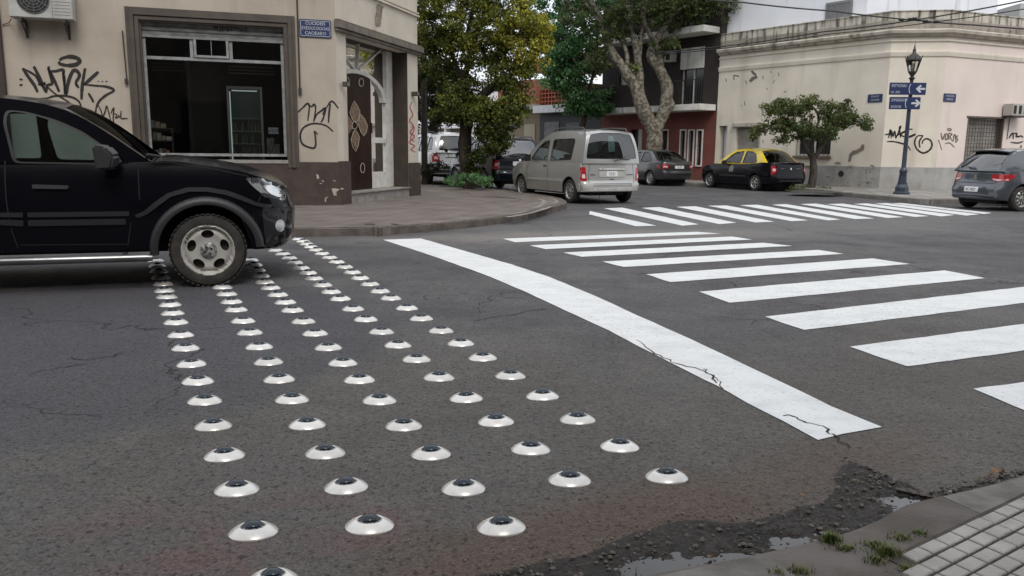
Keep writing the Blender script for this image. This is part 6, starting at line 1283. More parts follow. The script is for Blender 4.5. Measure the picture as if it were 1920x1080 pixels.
for k in range(6):
    a = 2*math.pi*k/6+.3; q.tube([(lp.x+.11*math.cos(a), lp.y+.11*math.sin(a), zc_), (lp.x+.20*math.cos(a), lp.y+.20*math.sin(a), zc_+hL)], .014, 5); a2 = a+math.pi/3
    q.tube([(lp.x+.20*math.cos(a), lp.y+.20*math.sin(a), zc_+hL), (lp.x+.20*math.cos(a2), lp.y+.20*math.sin(a2), zc_+hL)], .018, 5); q.tube([(lp.x+.20*math.cos(a), lp.y+.20*math.sin(a), zc_+hL), (lp.x+.235*math.cos(a), lp.y+.235*math.sin(a), zc_+hL+.12)], .012, 5)
q.build('lantern_frame', LI, ls)
q = MB(); q.lathe([(.105, 0), (.19, hL)], (lp.x, lp.y, zc_), 6, a0=.3, a1=.3+2*math.pi); q.build('lantern_glass', glass('lantern_glass', (.86, .86, .82), 1, 1.45, .08, .02), ls)
q = MB(); q.lathe([(0, 0), (.035, .02), (.045, .1), (.03, .2), (0, .24)], (lp.x, lp.y, zc_+.03), 10); q.build('bulb', M('bulb_glass', (.55, .55, .5), .2), ls, smooth=60)
q = MB(); q.lathe([(.215, 0), (.205, .05), (.17, .10), (.12, .15), (.06, .19), (.04, .24), (.05, .28), (.03, .32), (.012, .42), (.0, .58)], (lp.x, lp.y, zc_+hL), 12); q.build('lantern_cap', LI, ls, smooth=40)
fl_ = Fr((lp.x, lp.y, 0), (1, -.04, 0), (-.04, -1, 0)).off(.10)
def arrow(q, cx, cz, s_, fr, dirn):
    P = [(-.5, 0), (-.02, .42), (.12, .30), (-.10, .10), (.5, .10), (.5, -.10), (-.10, -.10), (.12, -.30), (-.02, -.42)]
    if dirn > 0: P = [(-a, b) for a, b in P]
    patch(q, [(cx+a*s_, cz+b*s_) for a, b in P], lambda x, z: fr.pt(x, z, .024))
for P, tx, ax, dr, sub, lab in (([(1668, 157), (1737, 153), (1736, 177), (1667, 179)], 'ENTYSONAU', 1725, -1, 'HA   EMO', 'upper blue direction sign on the street lamp with a left pointing arrow'), ([(1668, 182), (1726, 182), (1725, 206), (1667, 204)], 'EHMAEAOHM', 1717, 1, 'ENCIHOBE', 'lower blue direction sign on the street lamp with a right pointing arrow')):
    a = [fl_.px(*p) for p in P]; a0, a1 = a[0][0], a[1][0]; z1 = (a[0][1]+a[1][1])/2; z0 = (a[2][1]+a[3][1])/2; e = empty('direction_sign', fl_.pt((a0+a1)/2, z0), 0, lab, 'street sign')
    q = MB(); patch(q, rrect(a0, a1, z0, z1, .02), lambda x, z: fl_.pt(x, z, 0), thick=.02, tdir=fl_.n); q.build('plate', NAVY, e)
    q = MB(); q.fb(fl_, -.06, .06, (z0+z1)/2-.03, (z0+z1)/2+.03, -.12, 0); q.build('clamp', LI, e)
    q = MB(); arrow(q, fl_.px(ax, (P[0][1]+P[3][1])/2)[0], (z0+z1)/2, .27, fl_, dr); q.build('arrow', SIGNW, e, recalc=False)
    q = MB(); text_mb(q, tx, .12, lambda x, y: fl_.pt(a0+.05+x*(.62 if dr < 0 else .60), z1-.09+y, .024), align='LEFT'); text_mb(q, sub, .09, lambda x, y: fl_.pt(a0+.05+x*.66, z0+.07+y, .024), align='LEFT'); q.build('lettering', SIGNW, e, recalc=False)
    q = MB(); xd = fl_.px(P[1][0]-(30 if dr < 0 else 26), (P[0][1]+P[3][1])/2)[0]; q.tube([fl_.pt(xd+.05*math.cos(R_(t)), (z0+z1)/2+.13*math.sin(R_(t)), .024) for t in range(100, 261, 16)], .012, 4); q.build('divider_arc', SIGNW, e)

# ------------------------------------------------------------------ buildings along the side street
WHB = M('white_plaster', (.76, .78, .82), .85, (.70, .72, .76), .7, streak=((.38, .39, .40), 1.8, .6, .8)); RED = M('red_wall', (.17, .050, .038), .8, (.13, .040, .032), 1.5, bump=.3, bscale=20); DBR = M('dark_brown_wall', (.034, .026, .024), .85, (.024, .02, .018), 2, bump=.4, bscale=15); SLB = M('balcony_white', (.66, .65, .61), .8, (.52, .51, .47), 3, streak=((.2, .19, .17), 3, .58, .75))
ap = empty('apartment_building', WB.pt(wend+.1, 0), 0, 'apartment block with red ground floor, dark upper walls and white balcony bands', 'building')
s0, s1 = wend+.02, WB.px(1128, 200)[0]; zb1 = WB.off(1.0).px(1330, 205)[1]; zb1t = WB.off(1.0).px(1330, 193)[1]
DZ = 3.05
HB = WB.off(.0)
narrow = [hpx(WB, x, 245, x+8.5, 310) for x in (1277.5, 1293, 1309)]+[hpx(WB, 1243, 245, 1253, 300)]; adr = hpx(WB, 1182, 243, 1198, 300, .14)
q = MB(); patch(q, [(s0, .0), (s1, .0), (s1, zb1), (s0, zb1)], lambda a, z: WB.pt(a, z), holes=[rc_(t) for t in narrow]+[rc_((adr[0], adr[1], .14, adr[3]))], thick=.3, tdir=-nBw); q.build('ground_floor_wall', RED, ap)
for t in narrow:
    q = MB(); a0, a1, z0, z1 = t
    q.fb(WB, a0-.05, a0, z0-.05, z1+.05, -.1, .04); q.fb(WB, a1, a1+.05, z0-.05, z1+.05, -.1, .04); q.fb(WB, a0, a1, z1, z1+.05, -.1, .04); q.fb(WB, a0, a1, z0-.05, z0, -.1, .06); w_ = q.build('window', SLB, ap); q = MB(); q.fb(WB, a0, a1, z0, z1, -.26, -.2); q.build('pane', M('pane_greyed', (.11, .10, .10), .3, (.05, .05, .05), 3), w_)
q = MB(); q.fb(WB, adr[0], adr[1], .14, adr[3], -.28, -.2); q.build('door', M('door_dark', (.02, .018, .018), .4), ap); q = MB(); q.fb(WB, adr[0]-.25, adr[0]-.03, .9, adr[3], .0, .05); q.build('door_panel', M('door_pale', (.33, .32, .30), .7), ap)
sh_ = hpx(WB, 1278, 92, 1322, 190); w1 = hpx(WB, 1162, 137, 1203, 166)
wa = [(sh_[0], sh_[1], zb1t+.02, sh_[3]), w1]
wa2 = [(t[0], t[1], t[2]+DZ, t[3]+DZ) for t in wa]; wa3 = [(t[0], t[1], t[2]+2*DZ, t[3]+2*DZ) for t in wa]
q = MB(); ztop = zb1t+3*DZ; patch(q, [(s0, zb1), (s1, zb1), (s1, ztop), (s0, ztop)], lambda a, z: WB.pt(a, z), holes=[rc_(t) for t in wa+wa2+wa3], thick=.3, tdir=-nBw); q.build('upper_wall', DBR, ap)
q = MB(); q.fb(WB, s0, s1, 0, ztop, -12, -11.7); q.fb(WB, s0, s0+.25, 0, ztop, -11.7, -.301); q.fb(WB, s1-.25, s1, 0, ztop, -11.7, -.301); q.fb(WB, s0, s1, ztop, ztop+.3, -12, .1); q.build('rear_walls_and_roof', DBR, ap)
for i, (zf, a_s, a_e) in enumerate(((0, s0+.05, s1), (DZ, s0+.05, s1-1.2), (2*DZ, s0+.05, s1-1.2))):
    q = MB(); q.fb(WB, a_s, a_e, zb1+zf, zb1t+zf, 0.002, 1.0); q.build('balcony_slab', SLB, ap, bev=.01)
    ra, rb2 = s0+.1, WB.off(.95).px(1246, 180)[0]; q = MB(); n = int((rb2-ra)/.11)
    for k in range(n+1): x = ra+(rb2-ra)*k/n; q.fb(WB, x-.008, x+.008, zb1t+zf, zb1t+zf+.95, .90, .916)
    q.fb(WB, ra-.02, rb2+.02, zb1t+zf+.95, zb1t+zf+.99, .885, .93); q.fb(WB, ra-.02, rb2+.02, zb1t+zf+.08, zb1t+zf+.10, .89, .925); q.build('railing', M('railing_black', (.02, .018, .018), .6), ap)
    q = MB(); q.fb(WB, rb2+.03, a_e, zb1t+zf, zb1t+zf+(.95 if i == 0 else .0)+.02, .80, .98); q.build('balcony_parapet', DBR, ap)
for t in wa+wa2+wa3:
    a0, a1, z0, z1 = t; big = (z1-z0) > 1.2; q = MB()
    zsp = z1-(z1-z0)*(.36 if big else .999); q.fb(WB, a0, a1, zsp, z1, -.2, .03 if big else -.1); w_ = q.build('roller_shutter', SLB, ap)
    if big:
        q = MB(); q.fb(WB, a0+.02, a1-.02, z0, zsp, -.26, -.2); q.build('pane', M('pane_dark', (0, 0, 0)), w_); q = MB()
        for k in (0, .5, 1): x = a0+.04+(a1-a0-.08)*k; q.fb(WB, x-.03, x+.03, z0, zsp, -.199, -.15)
        q.build('window_frame', WHITEP, w_)
e = empty('air_conditioner', WB.pt(WB.px(1262, 108)[0], WB.px(1262, 117)[1]), 0, 'small air conditioner on the dark apartment wall beside the white shutter', 'air conditioner'); a0, a1, z0, z1 = hpx(WB, 1256, 98, 1270, 117); q = MB(); q.fb(WB, a0, a1, z0, z1, .02, .35); q.build('casing', M('ac_beige', (0, 0, 0)), e, bev=.01); q = MB(); q.fb(WB, a0+.1, a1-.1, z0+.08, z1-.08, .351, .356); q.build('grille', M('fan_dark', (0, 0, 0)), e)

# shop with white fascia and terracotta screen, then beige brick house
sh3 = empty('dark_shop', WB.pt(s1+.1, 0), 0, 'low dark fronted shop with white fascia and red tiled balcony screen above', 'building')
s2 = WB.px(1012, 230)[0]; zf0, zf1_ = WB.px(1036, 212)[1], WB.px(1036, 198)[1]; zt1 = WB.px(1036, 166)[1]
q = MB(); q.fb(WB, s1+.02, s2, 0, zf0, -8, 0); q.build('shop_front', M('front_black', (.018, .020, .024), .6, (.03, .03, .034), 3), sh3)
q = MB(); q.fb(WB, s1+.3, s2-.02, zf0+.001, zf1_, -.5, .5); q.build('fascia', M('fascia_white', (.55, .56, .58), .6, (.45, .46, .47), 3), sh3, bev=.01)
a0, a1, z0, z1 = hpx(WB, 1022, 229, 1049, 262, None); q = MB(); q.fb(WB, a0, a1, .5, z1, .002, .04); q.build('shop_shutter', M('poster_grey', (.17, .17, .175), .7, (.10, .10, .11), 5), sh3); a0, a1, z0, z1 = hpx(WB, 1062, 230, 1090, 262); q = MB(); q.fb(WB, a0, a1, .5, z1, .002, .04); q.build('shop_shutter', M('poster_grey2', (.08, .08, .085), .6), sh3)
TER = M('terracotta', (.30, .085, .045), .8, (.22, .065, .035), 6)
q = MB(); a = s1+.6; zz = zf1_
while a < s2-.05: q.fb(WB, a, a+.05, zf1_, zt1, -.1, 0.0); a += .26
while zz < zt1+.02: q.fb(WB, s1+.6, s2-.02, zz, zz+.05, -.101, .004); zz += .2
q.build('tile_screen', TER, sh3); q = MB(); q.fb(WB, s1+.6, s2-.02, zf1_, zt1, -.2, -.12); q.build('screen_backing', M('terracotta_dark', (.13, .04, .028), .9), sh3)
q = MB(); q.fb(WB, s1+.02, s1+3.0, zf1_, zt1+1.0, -6, -4); q.build('roof_room', WHB, sh3)
br = empty('brick_house', WB.pt(s2+.05, 0), 0, 'beige brick house with red brick upper wall and concrete ledge', 'building')
s3_ = WB.px(905, 230)[0]
def brickmat(name, c1, c2, mo, sc):
    mt = M(name, c1, .85); nt = mt.node_tree; b = nd(nt, 'ShaderNodeTexBrick', Scale=sc); b.inputs['Color1'].default_value = (*c1, 1); b.inputs['Color2'].default_value = (*c2, 1); b.inputs['Mortar'].default_value = (*mo, 1); b.inputs['Mortar Size'].default_value = .03
    tc = nd(nt, 'ShaderNodeTexCoord'); mp = nd(nt, 'ShaderNodeMapping'); mp.inputs['Rotation'].default_value = (0, R_(90), R_(0)); sp_ = nd(nt, 'ShaderNodeSeparateXYZ'); cb = nd(nt, 'ShaderNodeCombineXYZ'); ad = nd(nt, 'ShaderNodeVectorMath', operation='DOT_PRODUCT'); ad.inputs[1].default_value = tuple(dB)
    nt.links.new(tc.outputs['Object'], ad.inputs[0]); nt.links.new(tc.outputs['Object'], sp_.inputs[0]); nt.links.new(ad.outputs['Value'], cb.inputs[0]); nt.links.new(sp_.outputs[2], cb.inputs[1]); nt.links.new(cb.outputs[0], b.inputs['Vector']); nt.links.new(b.outputs['Color'], nt.nodes['Principled BSDF'].inputs['Base Color']); return mt
q = MB(); q.fb(WB, s2+.02, s3_, 0, zf1_-.15, -8, -.05); q.build('ground_floor_wall', brickmat('brick_beige', (.24, .19, .13), (.19, .15, .10), (.11, .09, .07), 3.2), br)
q = MB(); q.fb(WB, s2+.02, s3_, zf1_-.149, zf1_+.12, -8, .35); q.build('concrete_ledge', M('ledge_grey', (.30, .28, .25), .85, (.2, .185, .165), 4), br, bev=.01)
q = MB(); q.fb(WB, s2+.02, s2+3.4, zf1_+.121, WB.px(1000, 150)[1], -5, .25); q.build('upper_wall', brickmat('brick_red', (.33, .12, .07), (.26, .09, .055), (.10, .05, .04), 3.2), br)
q = MB(); z_ = WB.px(1000, 120)[1]; q.fb(WB, s2-2.0, s2+4.5, z_, z_+.7, -6, -2.5); q.build('tiled_roof', TER, br)
a0, a1, z0, z1 = hpx(WB, 983, 233, 1003, 262); q = MB(); q.fb(WB, a0, a1, .14, z1, -.049, .0); q.build('door', M('door_cream', (.30, .27, .2), .7), br)
a0, a1, z0, z1 = hpx(WB, 948, 215, 970, 240); q = MB(); q.fb(WB, a0, a1, z0, z1, -.049, -.02); q.build('window', M('pane_greyed', (0, 0, 0)), br)
wh = empty('white_house', WB.pt(s3_+.1, 0), 0, 'white low house far down the side street behind the leafy tree', 'building')
q = MB(); q.fb(WB, s3_+.02, s3_+22, 2.6, 5.2, -8, 0); q.build('upper_wall', WHB, wh); q = MB(); q.fb(WB, s3_+.02, s3_+22, 0, 2.6, -8, -.6); q.build('ground_floor_wall', M('dull_beige', (.22, .2, .17), .8, (.15, .135, .11), 2), wh)  # ground floor in a duller beige, set back behind the posts
q = MB()
for k in range(7): q.fb(WB, s3_+1+k*3, s3_+1.25+k*3, 0, 2.6, -.3, -.05)
q.build('porch_posts', SLB, wh)
q = MB()
for k in range(5): q.fb(WB, s3_+2+k*4, s3_+3.4+k*4, 3.2, 4.5, .0, .03)
q.build('windows', MAT['pane_dark'], wh)
# end of the side street, seen through the leaves
eb = empty('far_building', PD(700, 285, 95), 0, 'pale building closing the far end of the side street', 'building'); q = MB(); c_ = PD(640, 285, 95); q.box(c_.x-22, c_.x+45, c_.y, c_.y+10, 0, 8); q.build('wall', M('far_wall', (.40, .40, .39), .9, (.3, .3, .3), .3), eb)
q = MB()
for i in range(12):
    for j in range(2): q.box(c_.x-20+i*5, c_.x-18.2+i*5, c_.y-.05, c_.y-.01, 1.5+j*3.4, 3.2+j*3.4)
q.build('windows', MAT['pane_dark'], eb)
# white tower block behind the corner house
tw = empty('white_block', WB.pt(4, 0, -9), 0, 'tall white blank walled block rising behind the corner house', 'building')
fw4 = Fr(WB.pt(wend, 0, -.36), -dB, nBw); e_ = fw4.px(1625, 20)[0]; q = MB(); q.fb(fw4, 0, e_, 0, 13, -10, 0); q.build('wall', WHB, tw)
q = MB(); a0, a1, z0, z1 = hpx(fw4, 1552, 9, 1597, 60); q.fb(fw4, a0, a1, z0, z1, .002, .02); w_ = q.build('window', M('pane_grey', (.30, .31, .32), .4, (.2, .2, .21), 5), tw); q = MB()
q.fb(fw4, a0-.05, a0+.02, z0, z1+.06, .021, .05); q.fb(fw4, a1-.02, a1+.05, z0, z1+.06, .021, .05); q.fb(fw4, a0+.02, a1-.02, z1-.02, z1+.06, .021, .05)
for k in range(12): x = a0+(a1-a0)*(k+.5)/12; q.tube([fw4.pt(x, z0, .06), fw4.pt(x, z1, .06)], .012, 5)
q.build('window_grille', M('grille_grey', (.2, .2, .2), .6), w_)
# roof water tank
tp = PD(1706, 20, 36); q = MB(); rr_ = 27/1500*36; e = empty('water_tank', (tp.x, tp.y, tp.z-3.5), 0, 'round beige rooftop water tank behind the corner house parapet', 'water tank')
q.lathe([(0, -.1), (rr_, -.1), (rr_, .0), (rr_*.98, .02), (rr_*.98, .35), (rr_*1.04, .37), (rr_*1.04, .50), (rr_*.8, .62), (0, .72)], (tp.x, tp.y, tp.z-.1), 32); q.build('tank', M('tank_beige', (.33, .30, .27), .8, (.26, .24, .21), 3), e, smooth=40); q = MB(); q.box(tp.x-rr_, tp.x+rr_, tp.y-rr_, tp.y+rr_, tp.z-3.5, tp.z-.21); q.build('plinth', WHB, e)
q = MB(); q.box(tp.x+rr_+.06, tp.x+rr_+.7, tp.y+1, tp.y+2, tp.z-3.5, tp.z+1.5); tag(q.build('chimney', WHB, None, bev=.02), 'pale rooftop chimney block right of the water tank', 'chimney')
# end block seen at right top behind
q = MB(); t_ = PD(1919, 8, 60); q.box(t_.x-.2, t_.x+6, t_.y, t_.y+5, 0, PD(1919, 6, 60).z); tag(q.build('distant_block', M('far_wall', (0, 0, 0)), None), 'pale distant block at the far right edge behind the house', 'building')
# houses added out of view behind the camera to hold back sky light and reflections
sb = empty('added_blocker_houses', (0, -9, 0), 0, 'unseen row of houses added behind the camera to cut sky light and reflections', 'building')
fS = Fr((-30, -7-10, 0), dirv(72), (-math.cos(R_(72)), math.sin(R_(72)), 0)); q = MB(); q.fb(fS, -10, 70, 0, 12.5, -8, 0); q.build('wall', M('blocker_house', (.16, .14, .12), .85, (.10, .09, .08), .6), sb)
q = MB()
for i in range(16):
    for j in range(2): q.fb(fS, -6+i*4.6, -4+i*4.6, 1.0+j*4.3, 3.4+j*4.3, .0, .04)
q.build('windows', MAT['pane_dark'], sb)
# overhead cables
def cable(P, lab, r=.018, n=14):
    pts = []
    for a, b in zip(P, P[1:]):
        A, B = PD(*a), PD(*b)
        for k in range(n): t = k/n; p = A.lerp(B, t); p.z -= .18*4*t*(1-t)*min(1, (B-A).length/12)*.5; pts.append(p)
    pts.append(PD(*P[-1])); q = MB(); q.tube(pts, r, 5); tag(q.build('overhead_cable', M('cable_black', (.015, .015, .016), .6), None), lab, 'cable', 'overhead cables crossing the sky')
cable([(1260, -8, 20), (1397, 5, 20), (1560, 20.5, 20), (1718, 38, 20), (1830, 47, 20), (2000, 58, 20)], 'cable sloping down from the tree top to the right edge')
cable([(1220, 99, 25), (1346, 88, 24), (1540, 60, 22), (1718, 37, 20), (1914, 2, 19), (2050, -25, 18)], 'upper cable rising from the dark balcony to the top right corner', .017)
cable([(1220, 103, 25), (1346, 91.5, 24), (1560, 63, 22), (1752, 41, 20), (1914, 18, 19), (2050, -4, 18)], 'lower cable rising from the dark balcony to the right edge', .012)
q = MB()
for x, y in ((1690, 37), (1707, 36), (1715, 35), (1735, 40), (1755, 41)): p = PD(x, y, 20); q.tube([p+Vector((-.05, 0, 0)), p+Vector((.05, 0, 0))], .035, 6)
tag(q.build('cable_splice', MAT['cable_black'], None), 'small black splices where the overhead cables cross', 'cable splice')
q = MB(); p = PD(796, 318, 27); p.z = .13; q.tube([p, (p.x, p.y, 6.5)], [.11, .085], 12); q.tube([(p.x-.25, p.y, PD(790, 60, 27).z), (p.x-.05, p.y, PD(790, 100, 27).z)], .08, 8); tag(q.build('utility_pole', M('pole_dark', (.035, .030, .026), .8, (.06, .05, .04), 8), None, smooth=40), 'dark pole standing on the pavement behind the corner shop', 'pole')
# ------------------------------------------------------------------ trees
def leafmat(name, c1, c2, c3):
    mt = bpy.data.materials.new(name); mt.use_nodes = True; nt = mt.node_tree; L = nt.links.new; nt.nodes.clear()
    o = nd(nt, 'ShaderNodeOutputMaterial'); a = nd(nt, 'ShaderNodeAttribute'); a.attribute_name = 'rnd'; r = nd(nt, 'ShaderNodeValToRGB'); e = r.color_ramp.elements; e[0].color = (*c1, 1); e[1].color = (*c3, 1); m_ = e.new(.55); m_.color = (*c2, 1)
    d = nd(nt, 'ShaderNodeBsdfPrincipled', Roughness=.5); d.inputs['Specular IOR Level'].default_value = .35; t = nd(nt, 'ShaderNodeBsdfTranslucent'); mx = nd(nt, 'ShaderNodeMixShader'); mx.inputs[0].default_value = .28
    L(a.outputs['Fac'], r.inputs[0]); L(r.outputs[0], d.inputs['Base Color']); L(r.outputs[0], t.inputs[0]); L(d.outputs[0], mx.inputs[1]); L(t.outputs[0], mx.inputs[2]); L(mx.outputs[0], o.inputs[0]); MAT[name] = mt; return mt
def bark(name, c1, c2, sc, bs=14):
    return M(name, c1, .9, c2, sc, bump=1.0, bscale=bs, lo=.44, hi=.58, stretch=(1, 1, .45))
def crown(name, blobs, mat, parent, leaf=.08, clump=.32, per=55, dens=1.0, seed=1, tint=None):
    """blobs: (centre, (rx, ry, rz), clumps, colour bias)"""
    rs = np.random.RandomState(seed); VV = []; RN = []; tw = []
    for c, r, n, cb in blobs:
        n = int(n*dens); u = rs.normal(size=(n, 3)); u /= np.linalg.norm(u, axis=1)[:, None]; rad = rs.uniform(.25, 1, (n, 1))**.5; cc = np.array(c)+u*rad*np.array(r)*(1+.12*rs.normal(size=(n, 1)))
        tw += [(Vector(c), Vector(p)) for p in cc[::3]]
        for p in cc:
            k = rs.randint(int(per*.5), int(per*1.4)); cr_ = clump*rs.uniform(.55, 1.25)
            q = rs.normal(size=(k, 3)); q /= np.linalg.norm(q, axis=1)[:, None]; q = p+q*(rs.uniform(0, 1, (k, 1))**.45)*cr_*np.array([1, 1, .7])
            ax = rs.normal(size=(k, 3)); ax[:, 2] -= .25; ax /= np.linalg.norm(ax, axis=1)[:, None]; b = rs.normal(size=(k, 3)); b -= ax*(ax*b).sum(1)[:, None]; b /= np.linalg.norm(b, axis=1)[:, None]
            s_ = leaf*rs.uniform(.6, 1.3, (k, 1)); n_ = np.cross(ax, b)
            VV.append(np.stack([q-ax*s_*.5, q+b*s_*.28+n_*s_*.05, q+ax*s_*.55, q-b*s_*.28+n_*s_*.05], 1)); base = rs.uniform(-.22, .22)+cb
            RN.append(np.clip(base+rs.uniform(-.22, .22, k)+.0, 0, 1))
    V = np.concatenate(VV).reshape(-1, 3); n = len(V)//4; me = bpy.data.meshes.new(name)
    if parent is not None:
        im = np.array(MW[parent.name].inverted()); V = V@im[:3, :3].T+im[:3, 3]
    me.vertices.add(len(V)); me.vertices.foreach_set('co', V.astype(np.float32).ravel()); me.loops.add(n*4); me.loops.foreach_set('vertex_index', np.arange(n*4, dtype=np.int32)); me.polygons.add(n); me.polygons.foreach_set('loop_start', np.arange(0, n*4, 4, dtype=np.int32)); me.polygons.foreach_set('loop_total', np.full(n, 4, dtype=np.int32))
    at_ = me.attributes.new('rnd', 'FLOAT', 'FACE'); at_.data.foreach_set('value', np.concatenate(RN).astype(np.float32)); me.update(); me.validate()
    me.materials.append(mat); o = bpy.data.objects.new(name, me); COL.objects.link(o)
    if parent is not None: o.parent = parent
    return o, tw
def limb(mb, P, D, r0, r1, jit=.0, seg=9, sub=4):
    """P: photo pixels (x, y[, extra depth]) at forward distance D"""
    W_ = [PD(p[0], p[1], D+(p[2] if len(p) > 2 else 0)) for p in P]; S = smoothline(W_, sub); n = len(S)
    S = [p+Vector((noise.noise(p*1.7), noise.noise(p*1.7+Vector((5, 0, 0))), 0))*jit for p in S]; mb.tube(S, [(r0+(r1-r0)*(i/(n-1)))*(1+.22*noise.noise(S[i]*2.3)) for i in range(n)], seg); return S
def twigs(mb, tw, r=.012, lim=400):
    for a, b in tw[:lim]:
        m_ = a.lerp(b, .5)+Vector((0, 0, .12)); mb.tube([a.lerp(b, .15), m_, b], [r*1.6, r, r*.5], 4, cap=False)
# 1 yellow-green leafy tree on the left pavement
D = 24.3; base = PD(874, 338, D); base.z = .1
t1 = empty('tree', base, 0, 'leafy yellow green tree at the kerb between the white suv and the navy suv', 'tree'); tr = MB()
limb(tr, [(880, 352), (876, 320), (872, 280), (873, 235), (880, 205)], D, .24, .17, .03); limb(tr, [(880, 215), (905, 180, -.2), (945, 150, -.4), (985, 125, -.5), (1010, 100, -.5)], D, .15, .05, .05); limb(tr, [(878, 210), (868, 160), (880, 110), (878, 60), (890, 0)], D, .13, .05, .05); limb(tr, [(876, 225), (840, 175, .3), (812, 120, .5), (800, 60, .5)], D, .12, .04, .05)
limb(tr, [(925, 168, -.3), (935, 110, -.3), (930, 60, -.2)], D, .07, .03, .04); limb(tr, [(872, 160), (850, 110), (835, 50)], D, .07, .03, .04); limb(tr, [(955, 143, -.4), (975, 90, -.4), (985, 40, -.4)], D, .06, .03, .04)
P3 = lambda x, y, dd=0: tuple(PD(x, y, D+dd))
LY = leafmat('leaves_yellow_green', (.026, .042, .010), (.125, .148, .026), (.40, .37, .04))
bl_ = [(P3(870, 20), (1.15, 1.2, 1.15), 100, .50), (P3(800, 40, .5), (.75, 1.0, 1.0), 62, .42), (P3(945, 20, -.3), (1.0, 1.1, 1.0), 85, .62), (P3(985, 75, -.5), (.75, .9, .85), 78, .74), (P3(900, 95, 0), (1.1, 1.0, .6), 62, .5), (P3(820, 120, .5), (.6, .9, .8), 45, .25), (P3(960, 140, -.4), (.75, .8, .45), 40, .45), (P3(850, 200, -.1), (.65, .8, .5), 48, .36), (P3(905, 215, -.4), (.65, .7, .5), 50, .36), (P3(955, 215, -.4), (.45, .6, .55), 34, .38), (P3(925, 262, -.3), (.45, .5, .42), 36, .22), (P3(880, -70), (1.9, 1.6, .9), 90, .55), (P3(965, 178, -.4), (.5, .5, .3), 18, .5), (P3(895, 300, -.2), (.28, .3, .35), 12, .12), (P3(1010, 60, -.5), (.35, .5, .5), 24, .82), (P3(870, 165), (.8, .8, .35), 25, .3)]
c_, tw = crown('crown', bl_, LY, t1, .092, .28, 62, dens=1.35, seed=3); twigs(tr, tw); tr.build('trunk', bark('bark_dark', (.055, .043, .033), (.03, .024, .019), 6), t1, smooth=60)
# 2 darker tree behind it, further down the pavement
D = 31; base = PD(806, 320, D); base.z = .1; t2 = empty('tree', base, 0, 'dark green tree further back beside the dark pole', 'tree'); tr = MB(); limb(tr, [(818, 322), (816, 280), (812, 230), (820, 180)], D, .2, .12, .04); limb(tr, [(815, 240), (845, 205), (868, 180)], D, .1, .05, .04); limb(tr, [(813, 235), (795, 190), (785, 150)], D, .1, .04, .04)
LD = leafmat('leaves_dark', (.010, .015, .007), (.028, .038, .013), (.075, .085, .026))
bl_ = [(P3(800, 190), (1.0, 1.2, 1.1), 70, .35), (P3(840, 165), (.9, 1.2, 1.0), 60, .4), (P3(790, 110), (1.0, 1.2, 1.2), 60, .45), (P3(840, 205), (.6, .9, .5), 26, .3)]
c_, tw = crown('crown', bl_, LD, t2, .13, .36, 50, dens=1.3, seed=5); twigs(tr, tw, lim=120); tr.build('trunk', MAT['bark_dark'], t2, smooth=60)
# 3 fresh green tree across the side street
D = 37; base = PD(1086, 318, D); base.z = .13; t3 = empty('tree', base, 0, 'fresh green tree between the tiled balcony and the mottled tree', 'tree'); tr = MB(); limb(tr, [(1086, 325), (1087, 260), (1095, 215), (1090, 170)], D, .17, .11, .05); limb(tr, [(1092, 205), (1110, 150), (1120, 100), (1118, 40)], D, .09, .04, .05); limb(tr, [(1091, 200), (1065, 140), (1055, 80)], D, .08, .03, .05); limb(tr, [(1092, 210), (1115, 195), (1135, 180)], D, .05, .02, .05)
LG = leafmat('leaves_fresh', (.028, .078, .032), (.10, .22, .08), (.24, .40, .18))
bl_ = [(P3(1055, 60), (1.3, 1.4, 1.3), 60, .42), (P3(1085, 110), (1.1, 1.3, 1.0), 50, .5), (P3(1040, 120), (.7, 1, .8), 32, .4), (P3(1060, 150), (1.0, 1, .5), 32, .55), (P3(1085, 175), (.8, .9, .4), 24, .5), (P3(1098, 200), (1.15, .8, .35), 34, .42), (P3(1140, 175), (.25, .4, .2), 6, .5), (P3(1110, 20), (1.3, 1.3, 1.2), 40, .42), (P3(1050, -10), (1.6, 1.3, 1), 45, .35), (P3(1120, 205), (.55, .5, .3), 14, .45)]
c_, tw = crown('crown', bl_, LG, t3, .15, .38, 50, dens=1.6, seed=8); twigs(tr, tw, lim=160); tr.build('trunk', MAT['bark_dark'], t3, smooth=60)
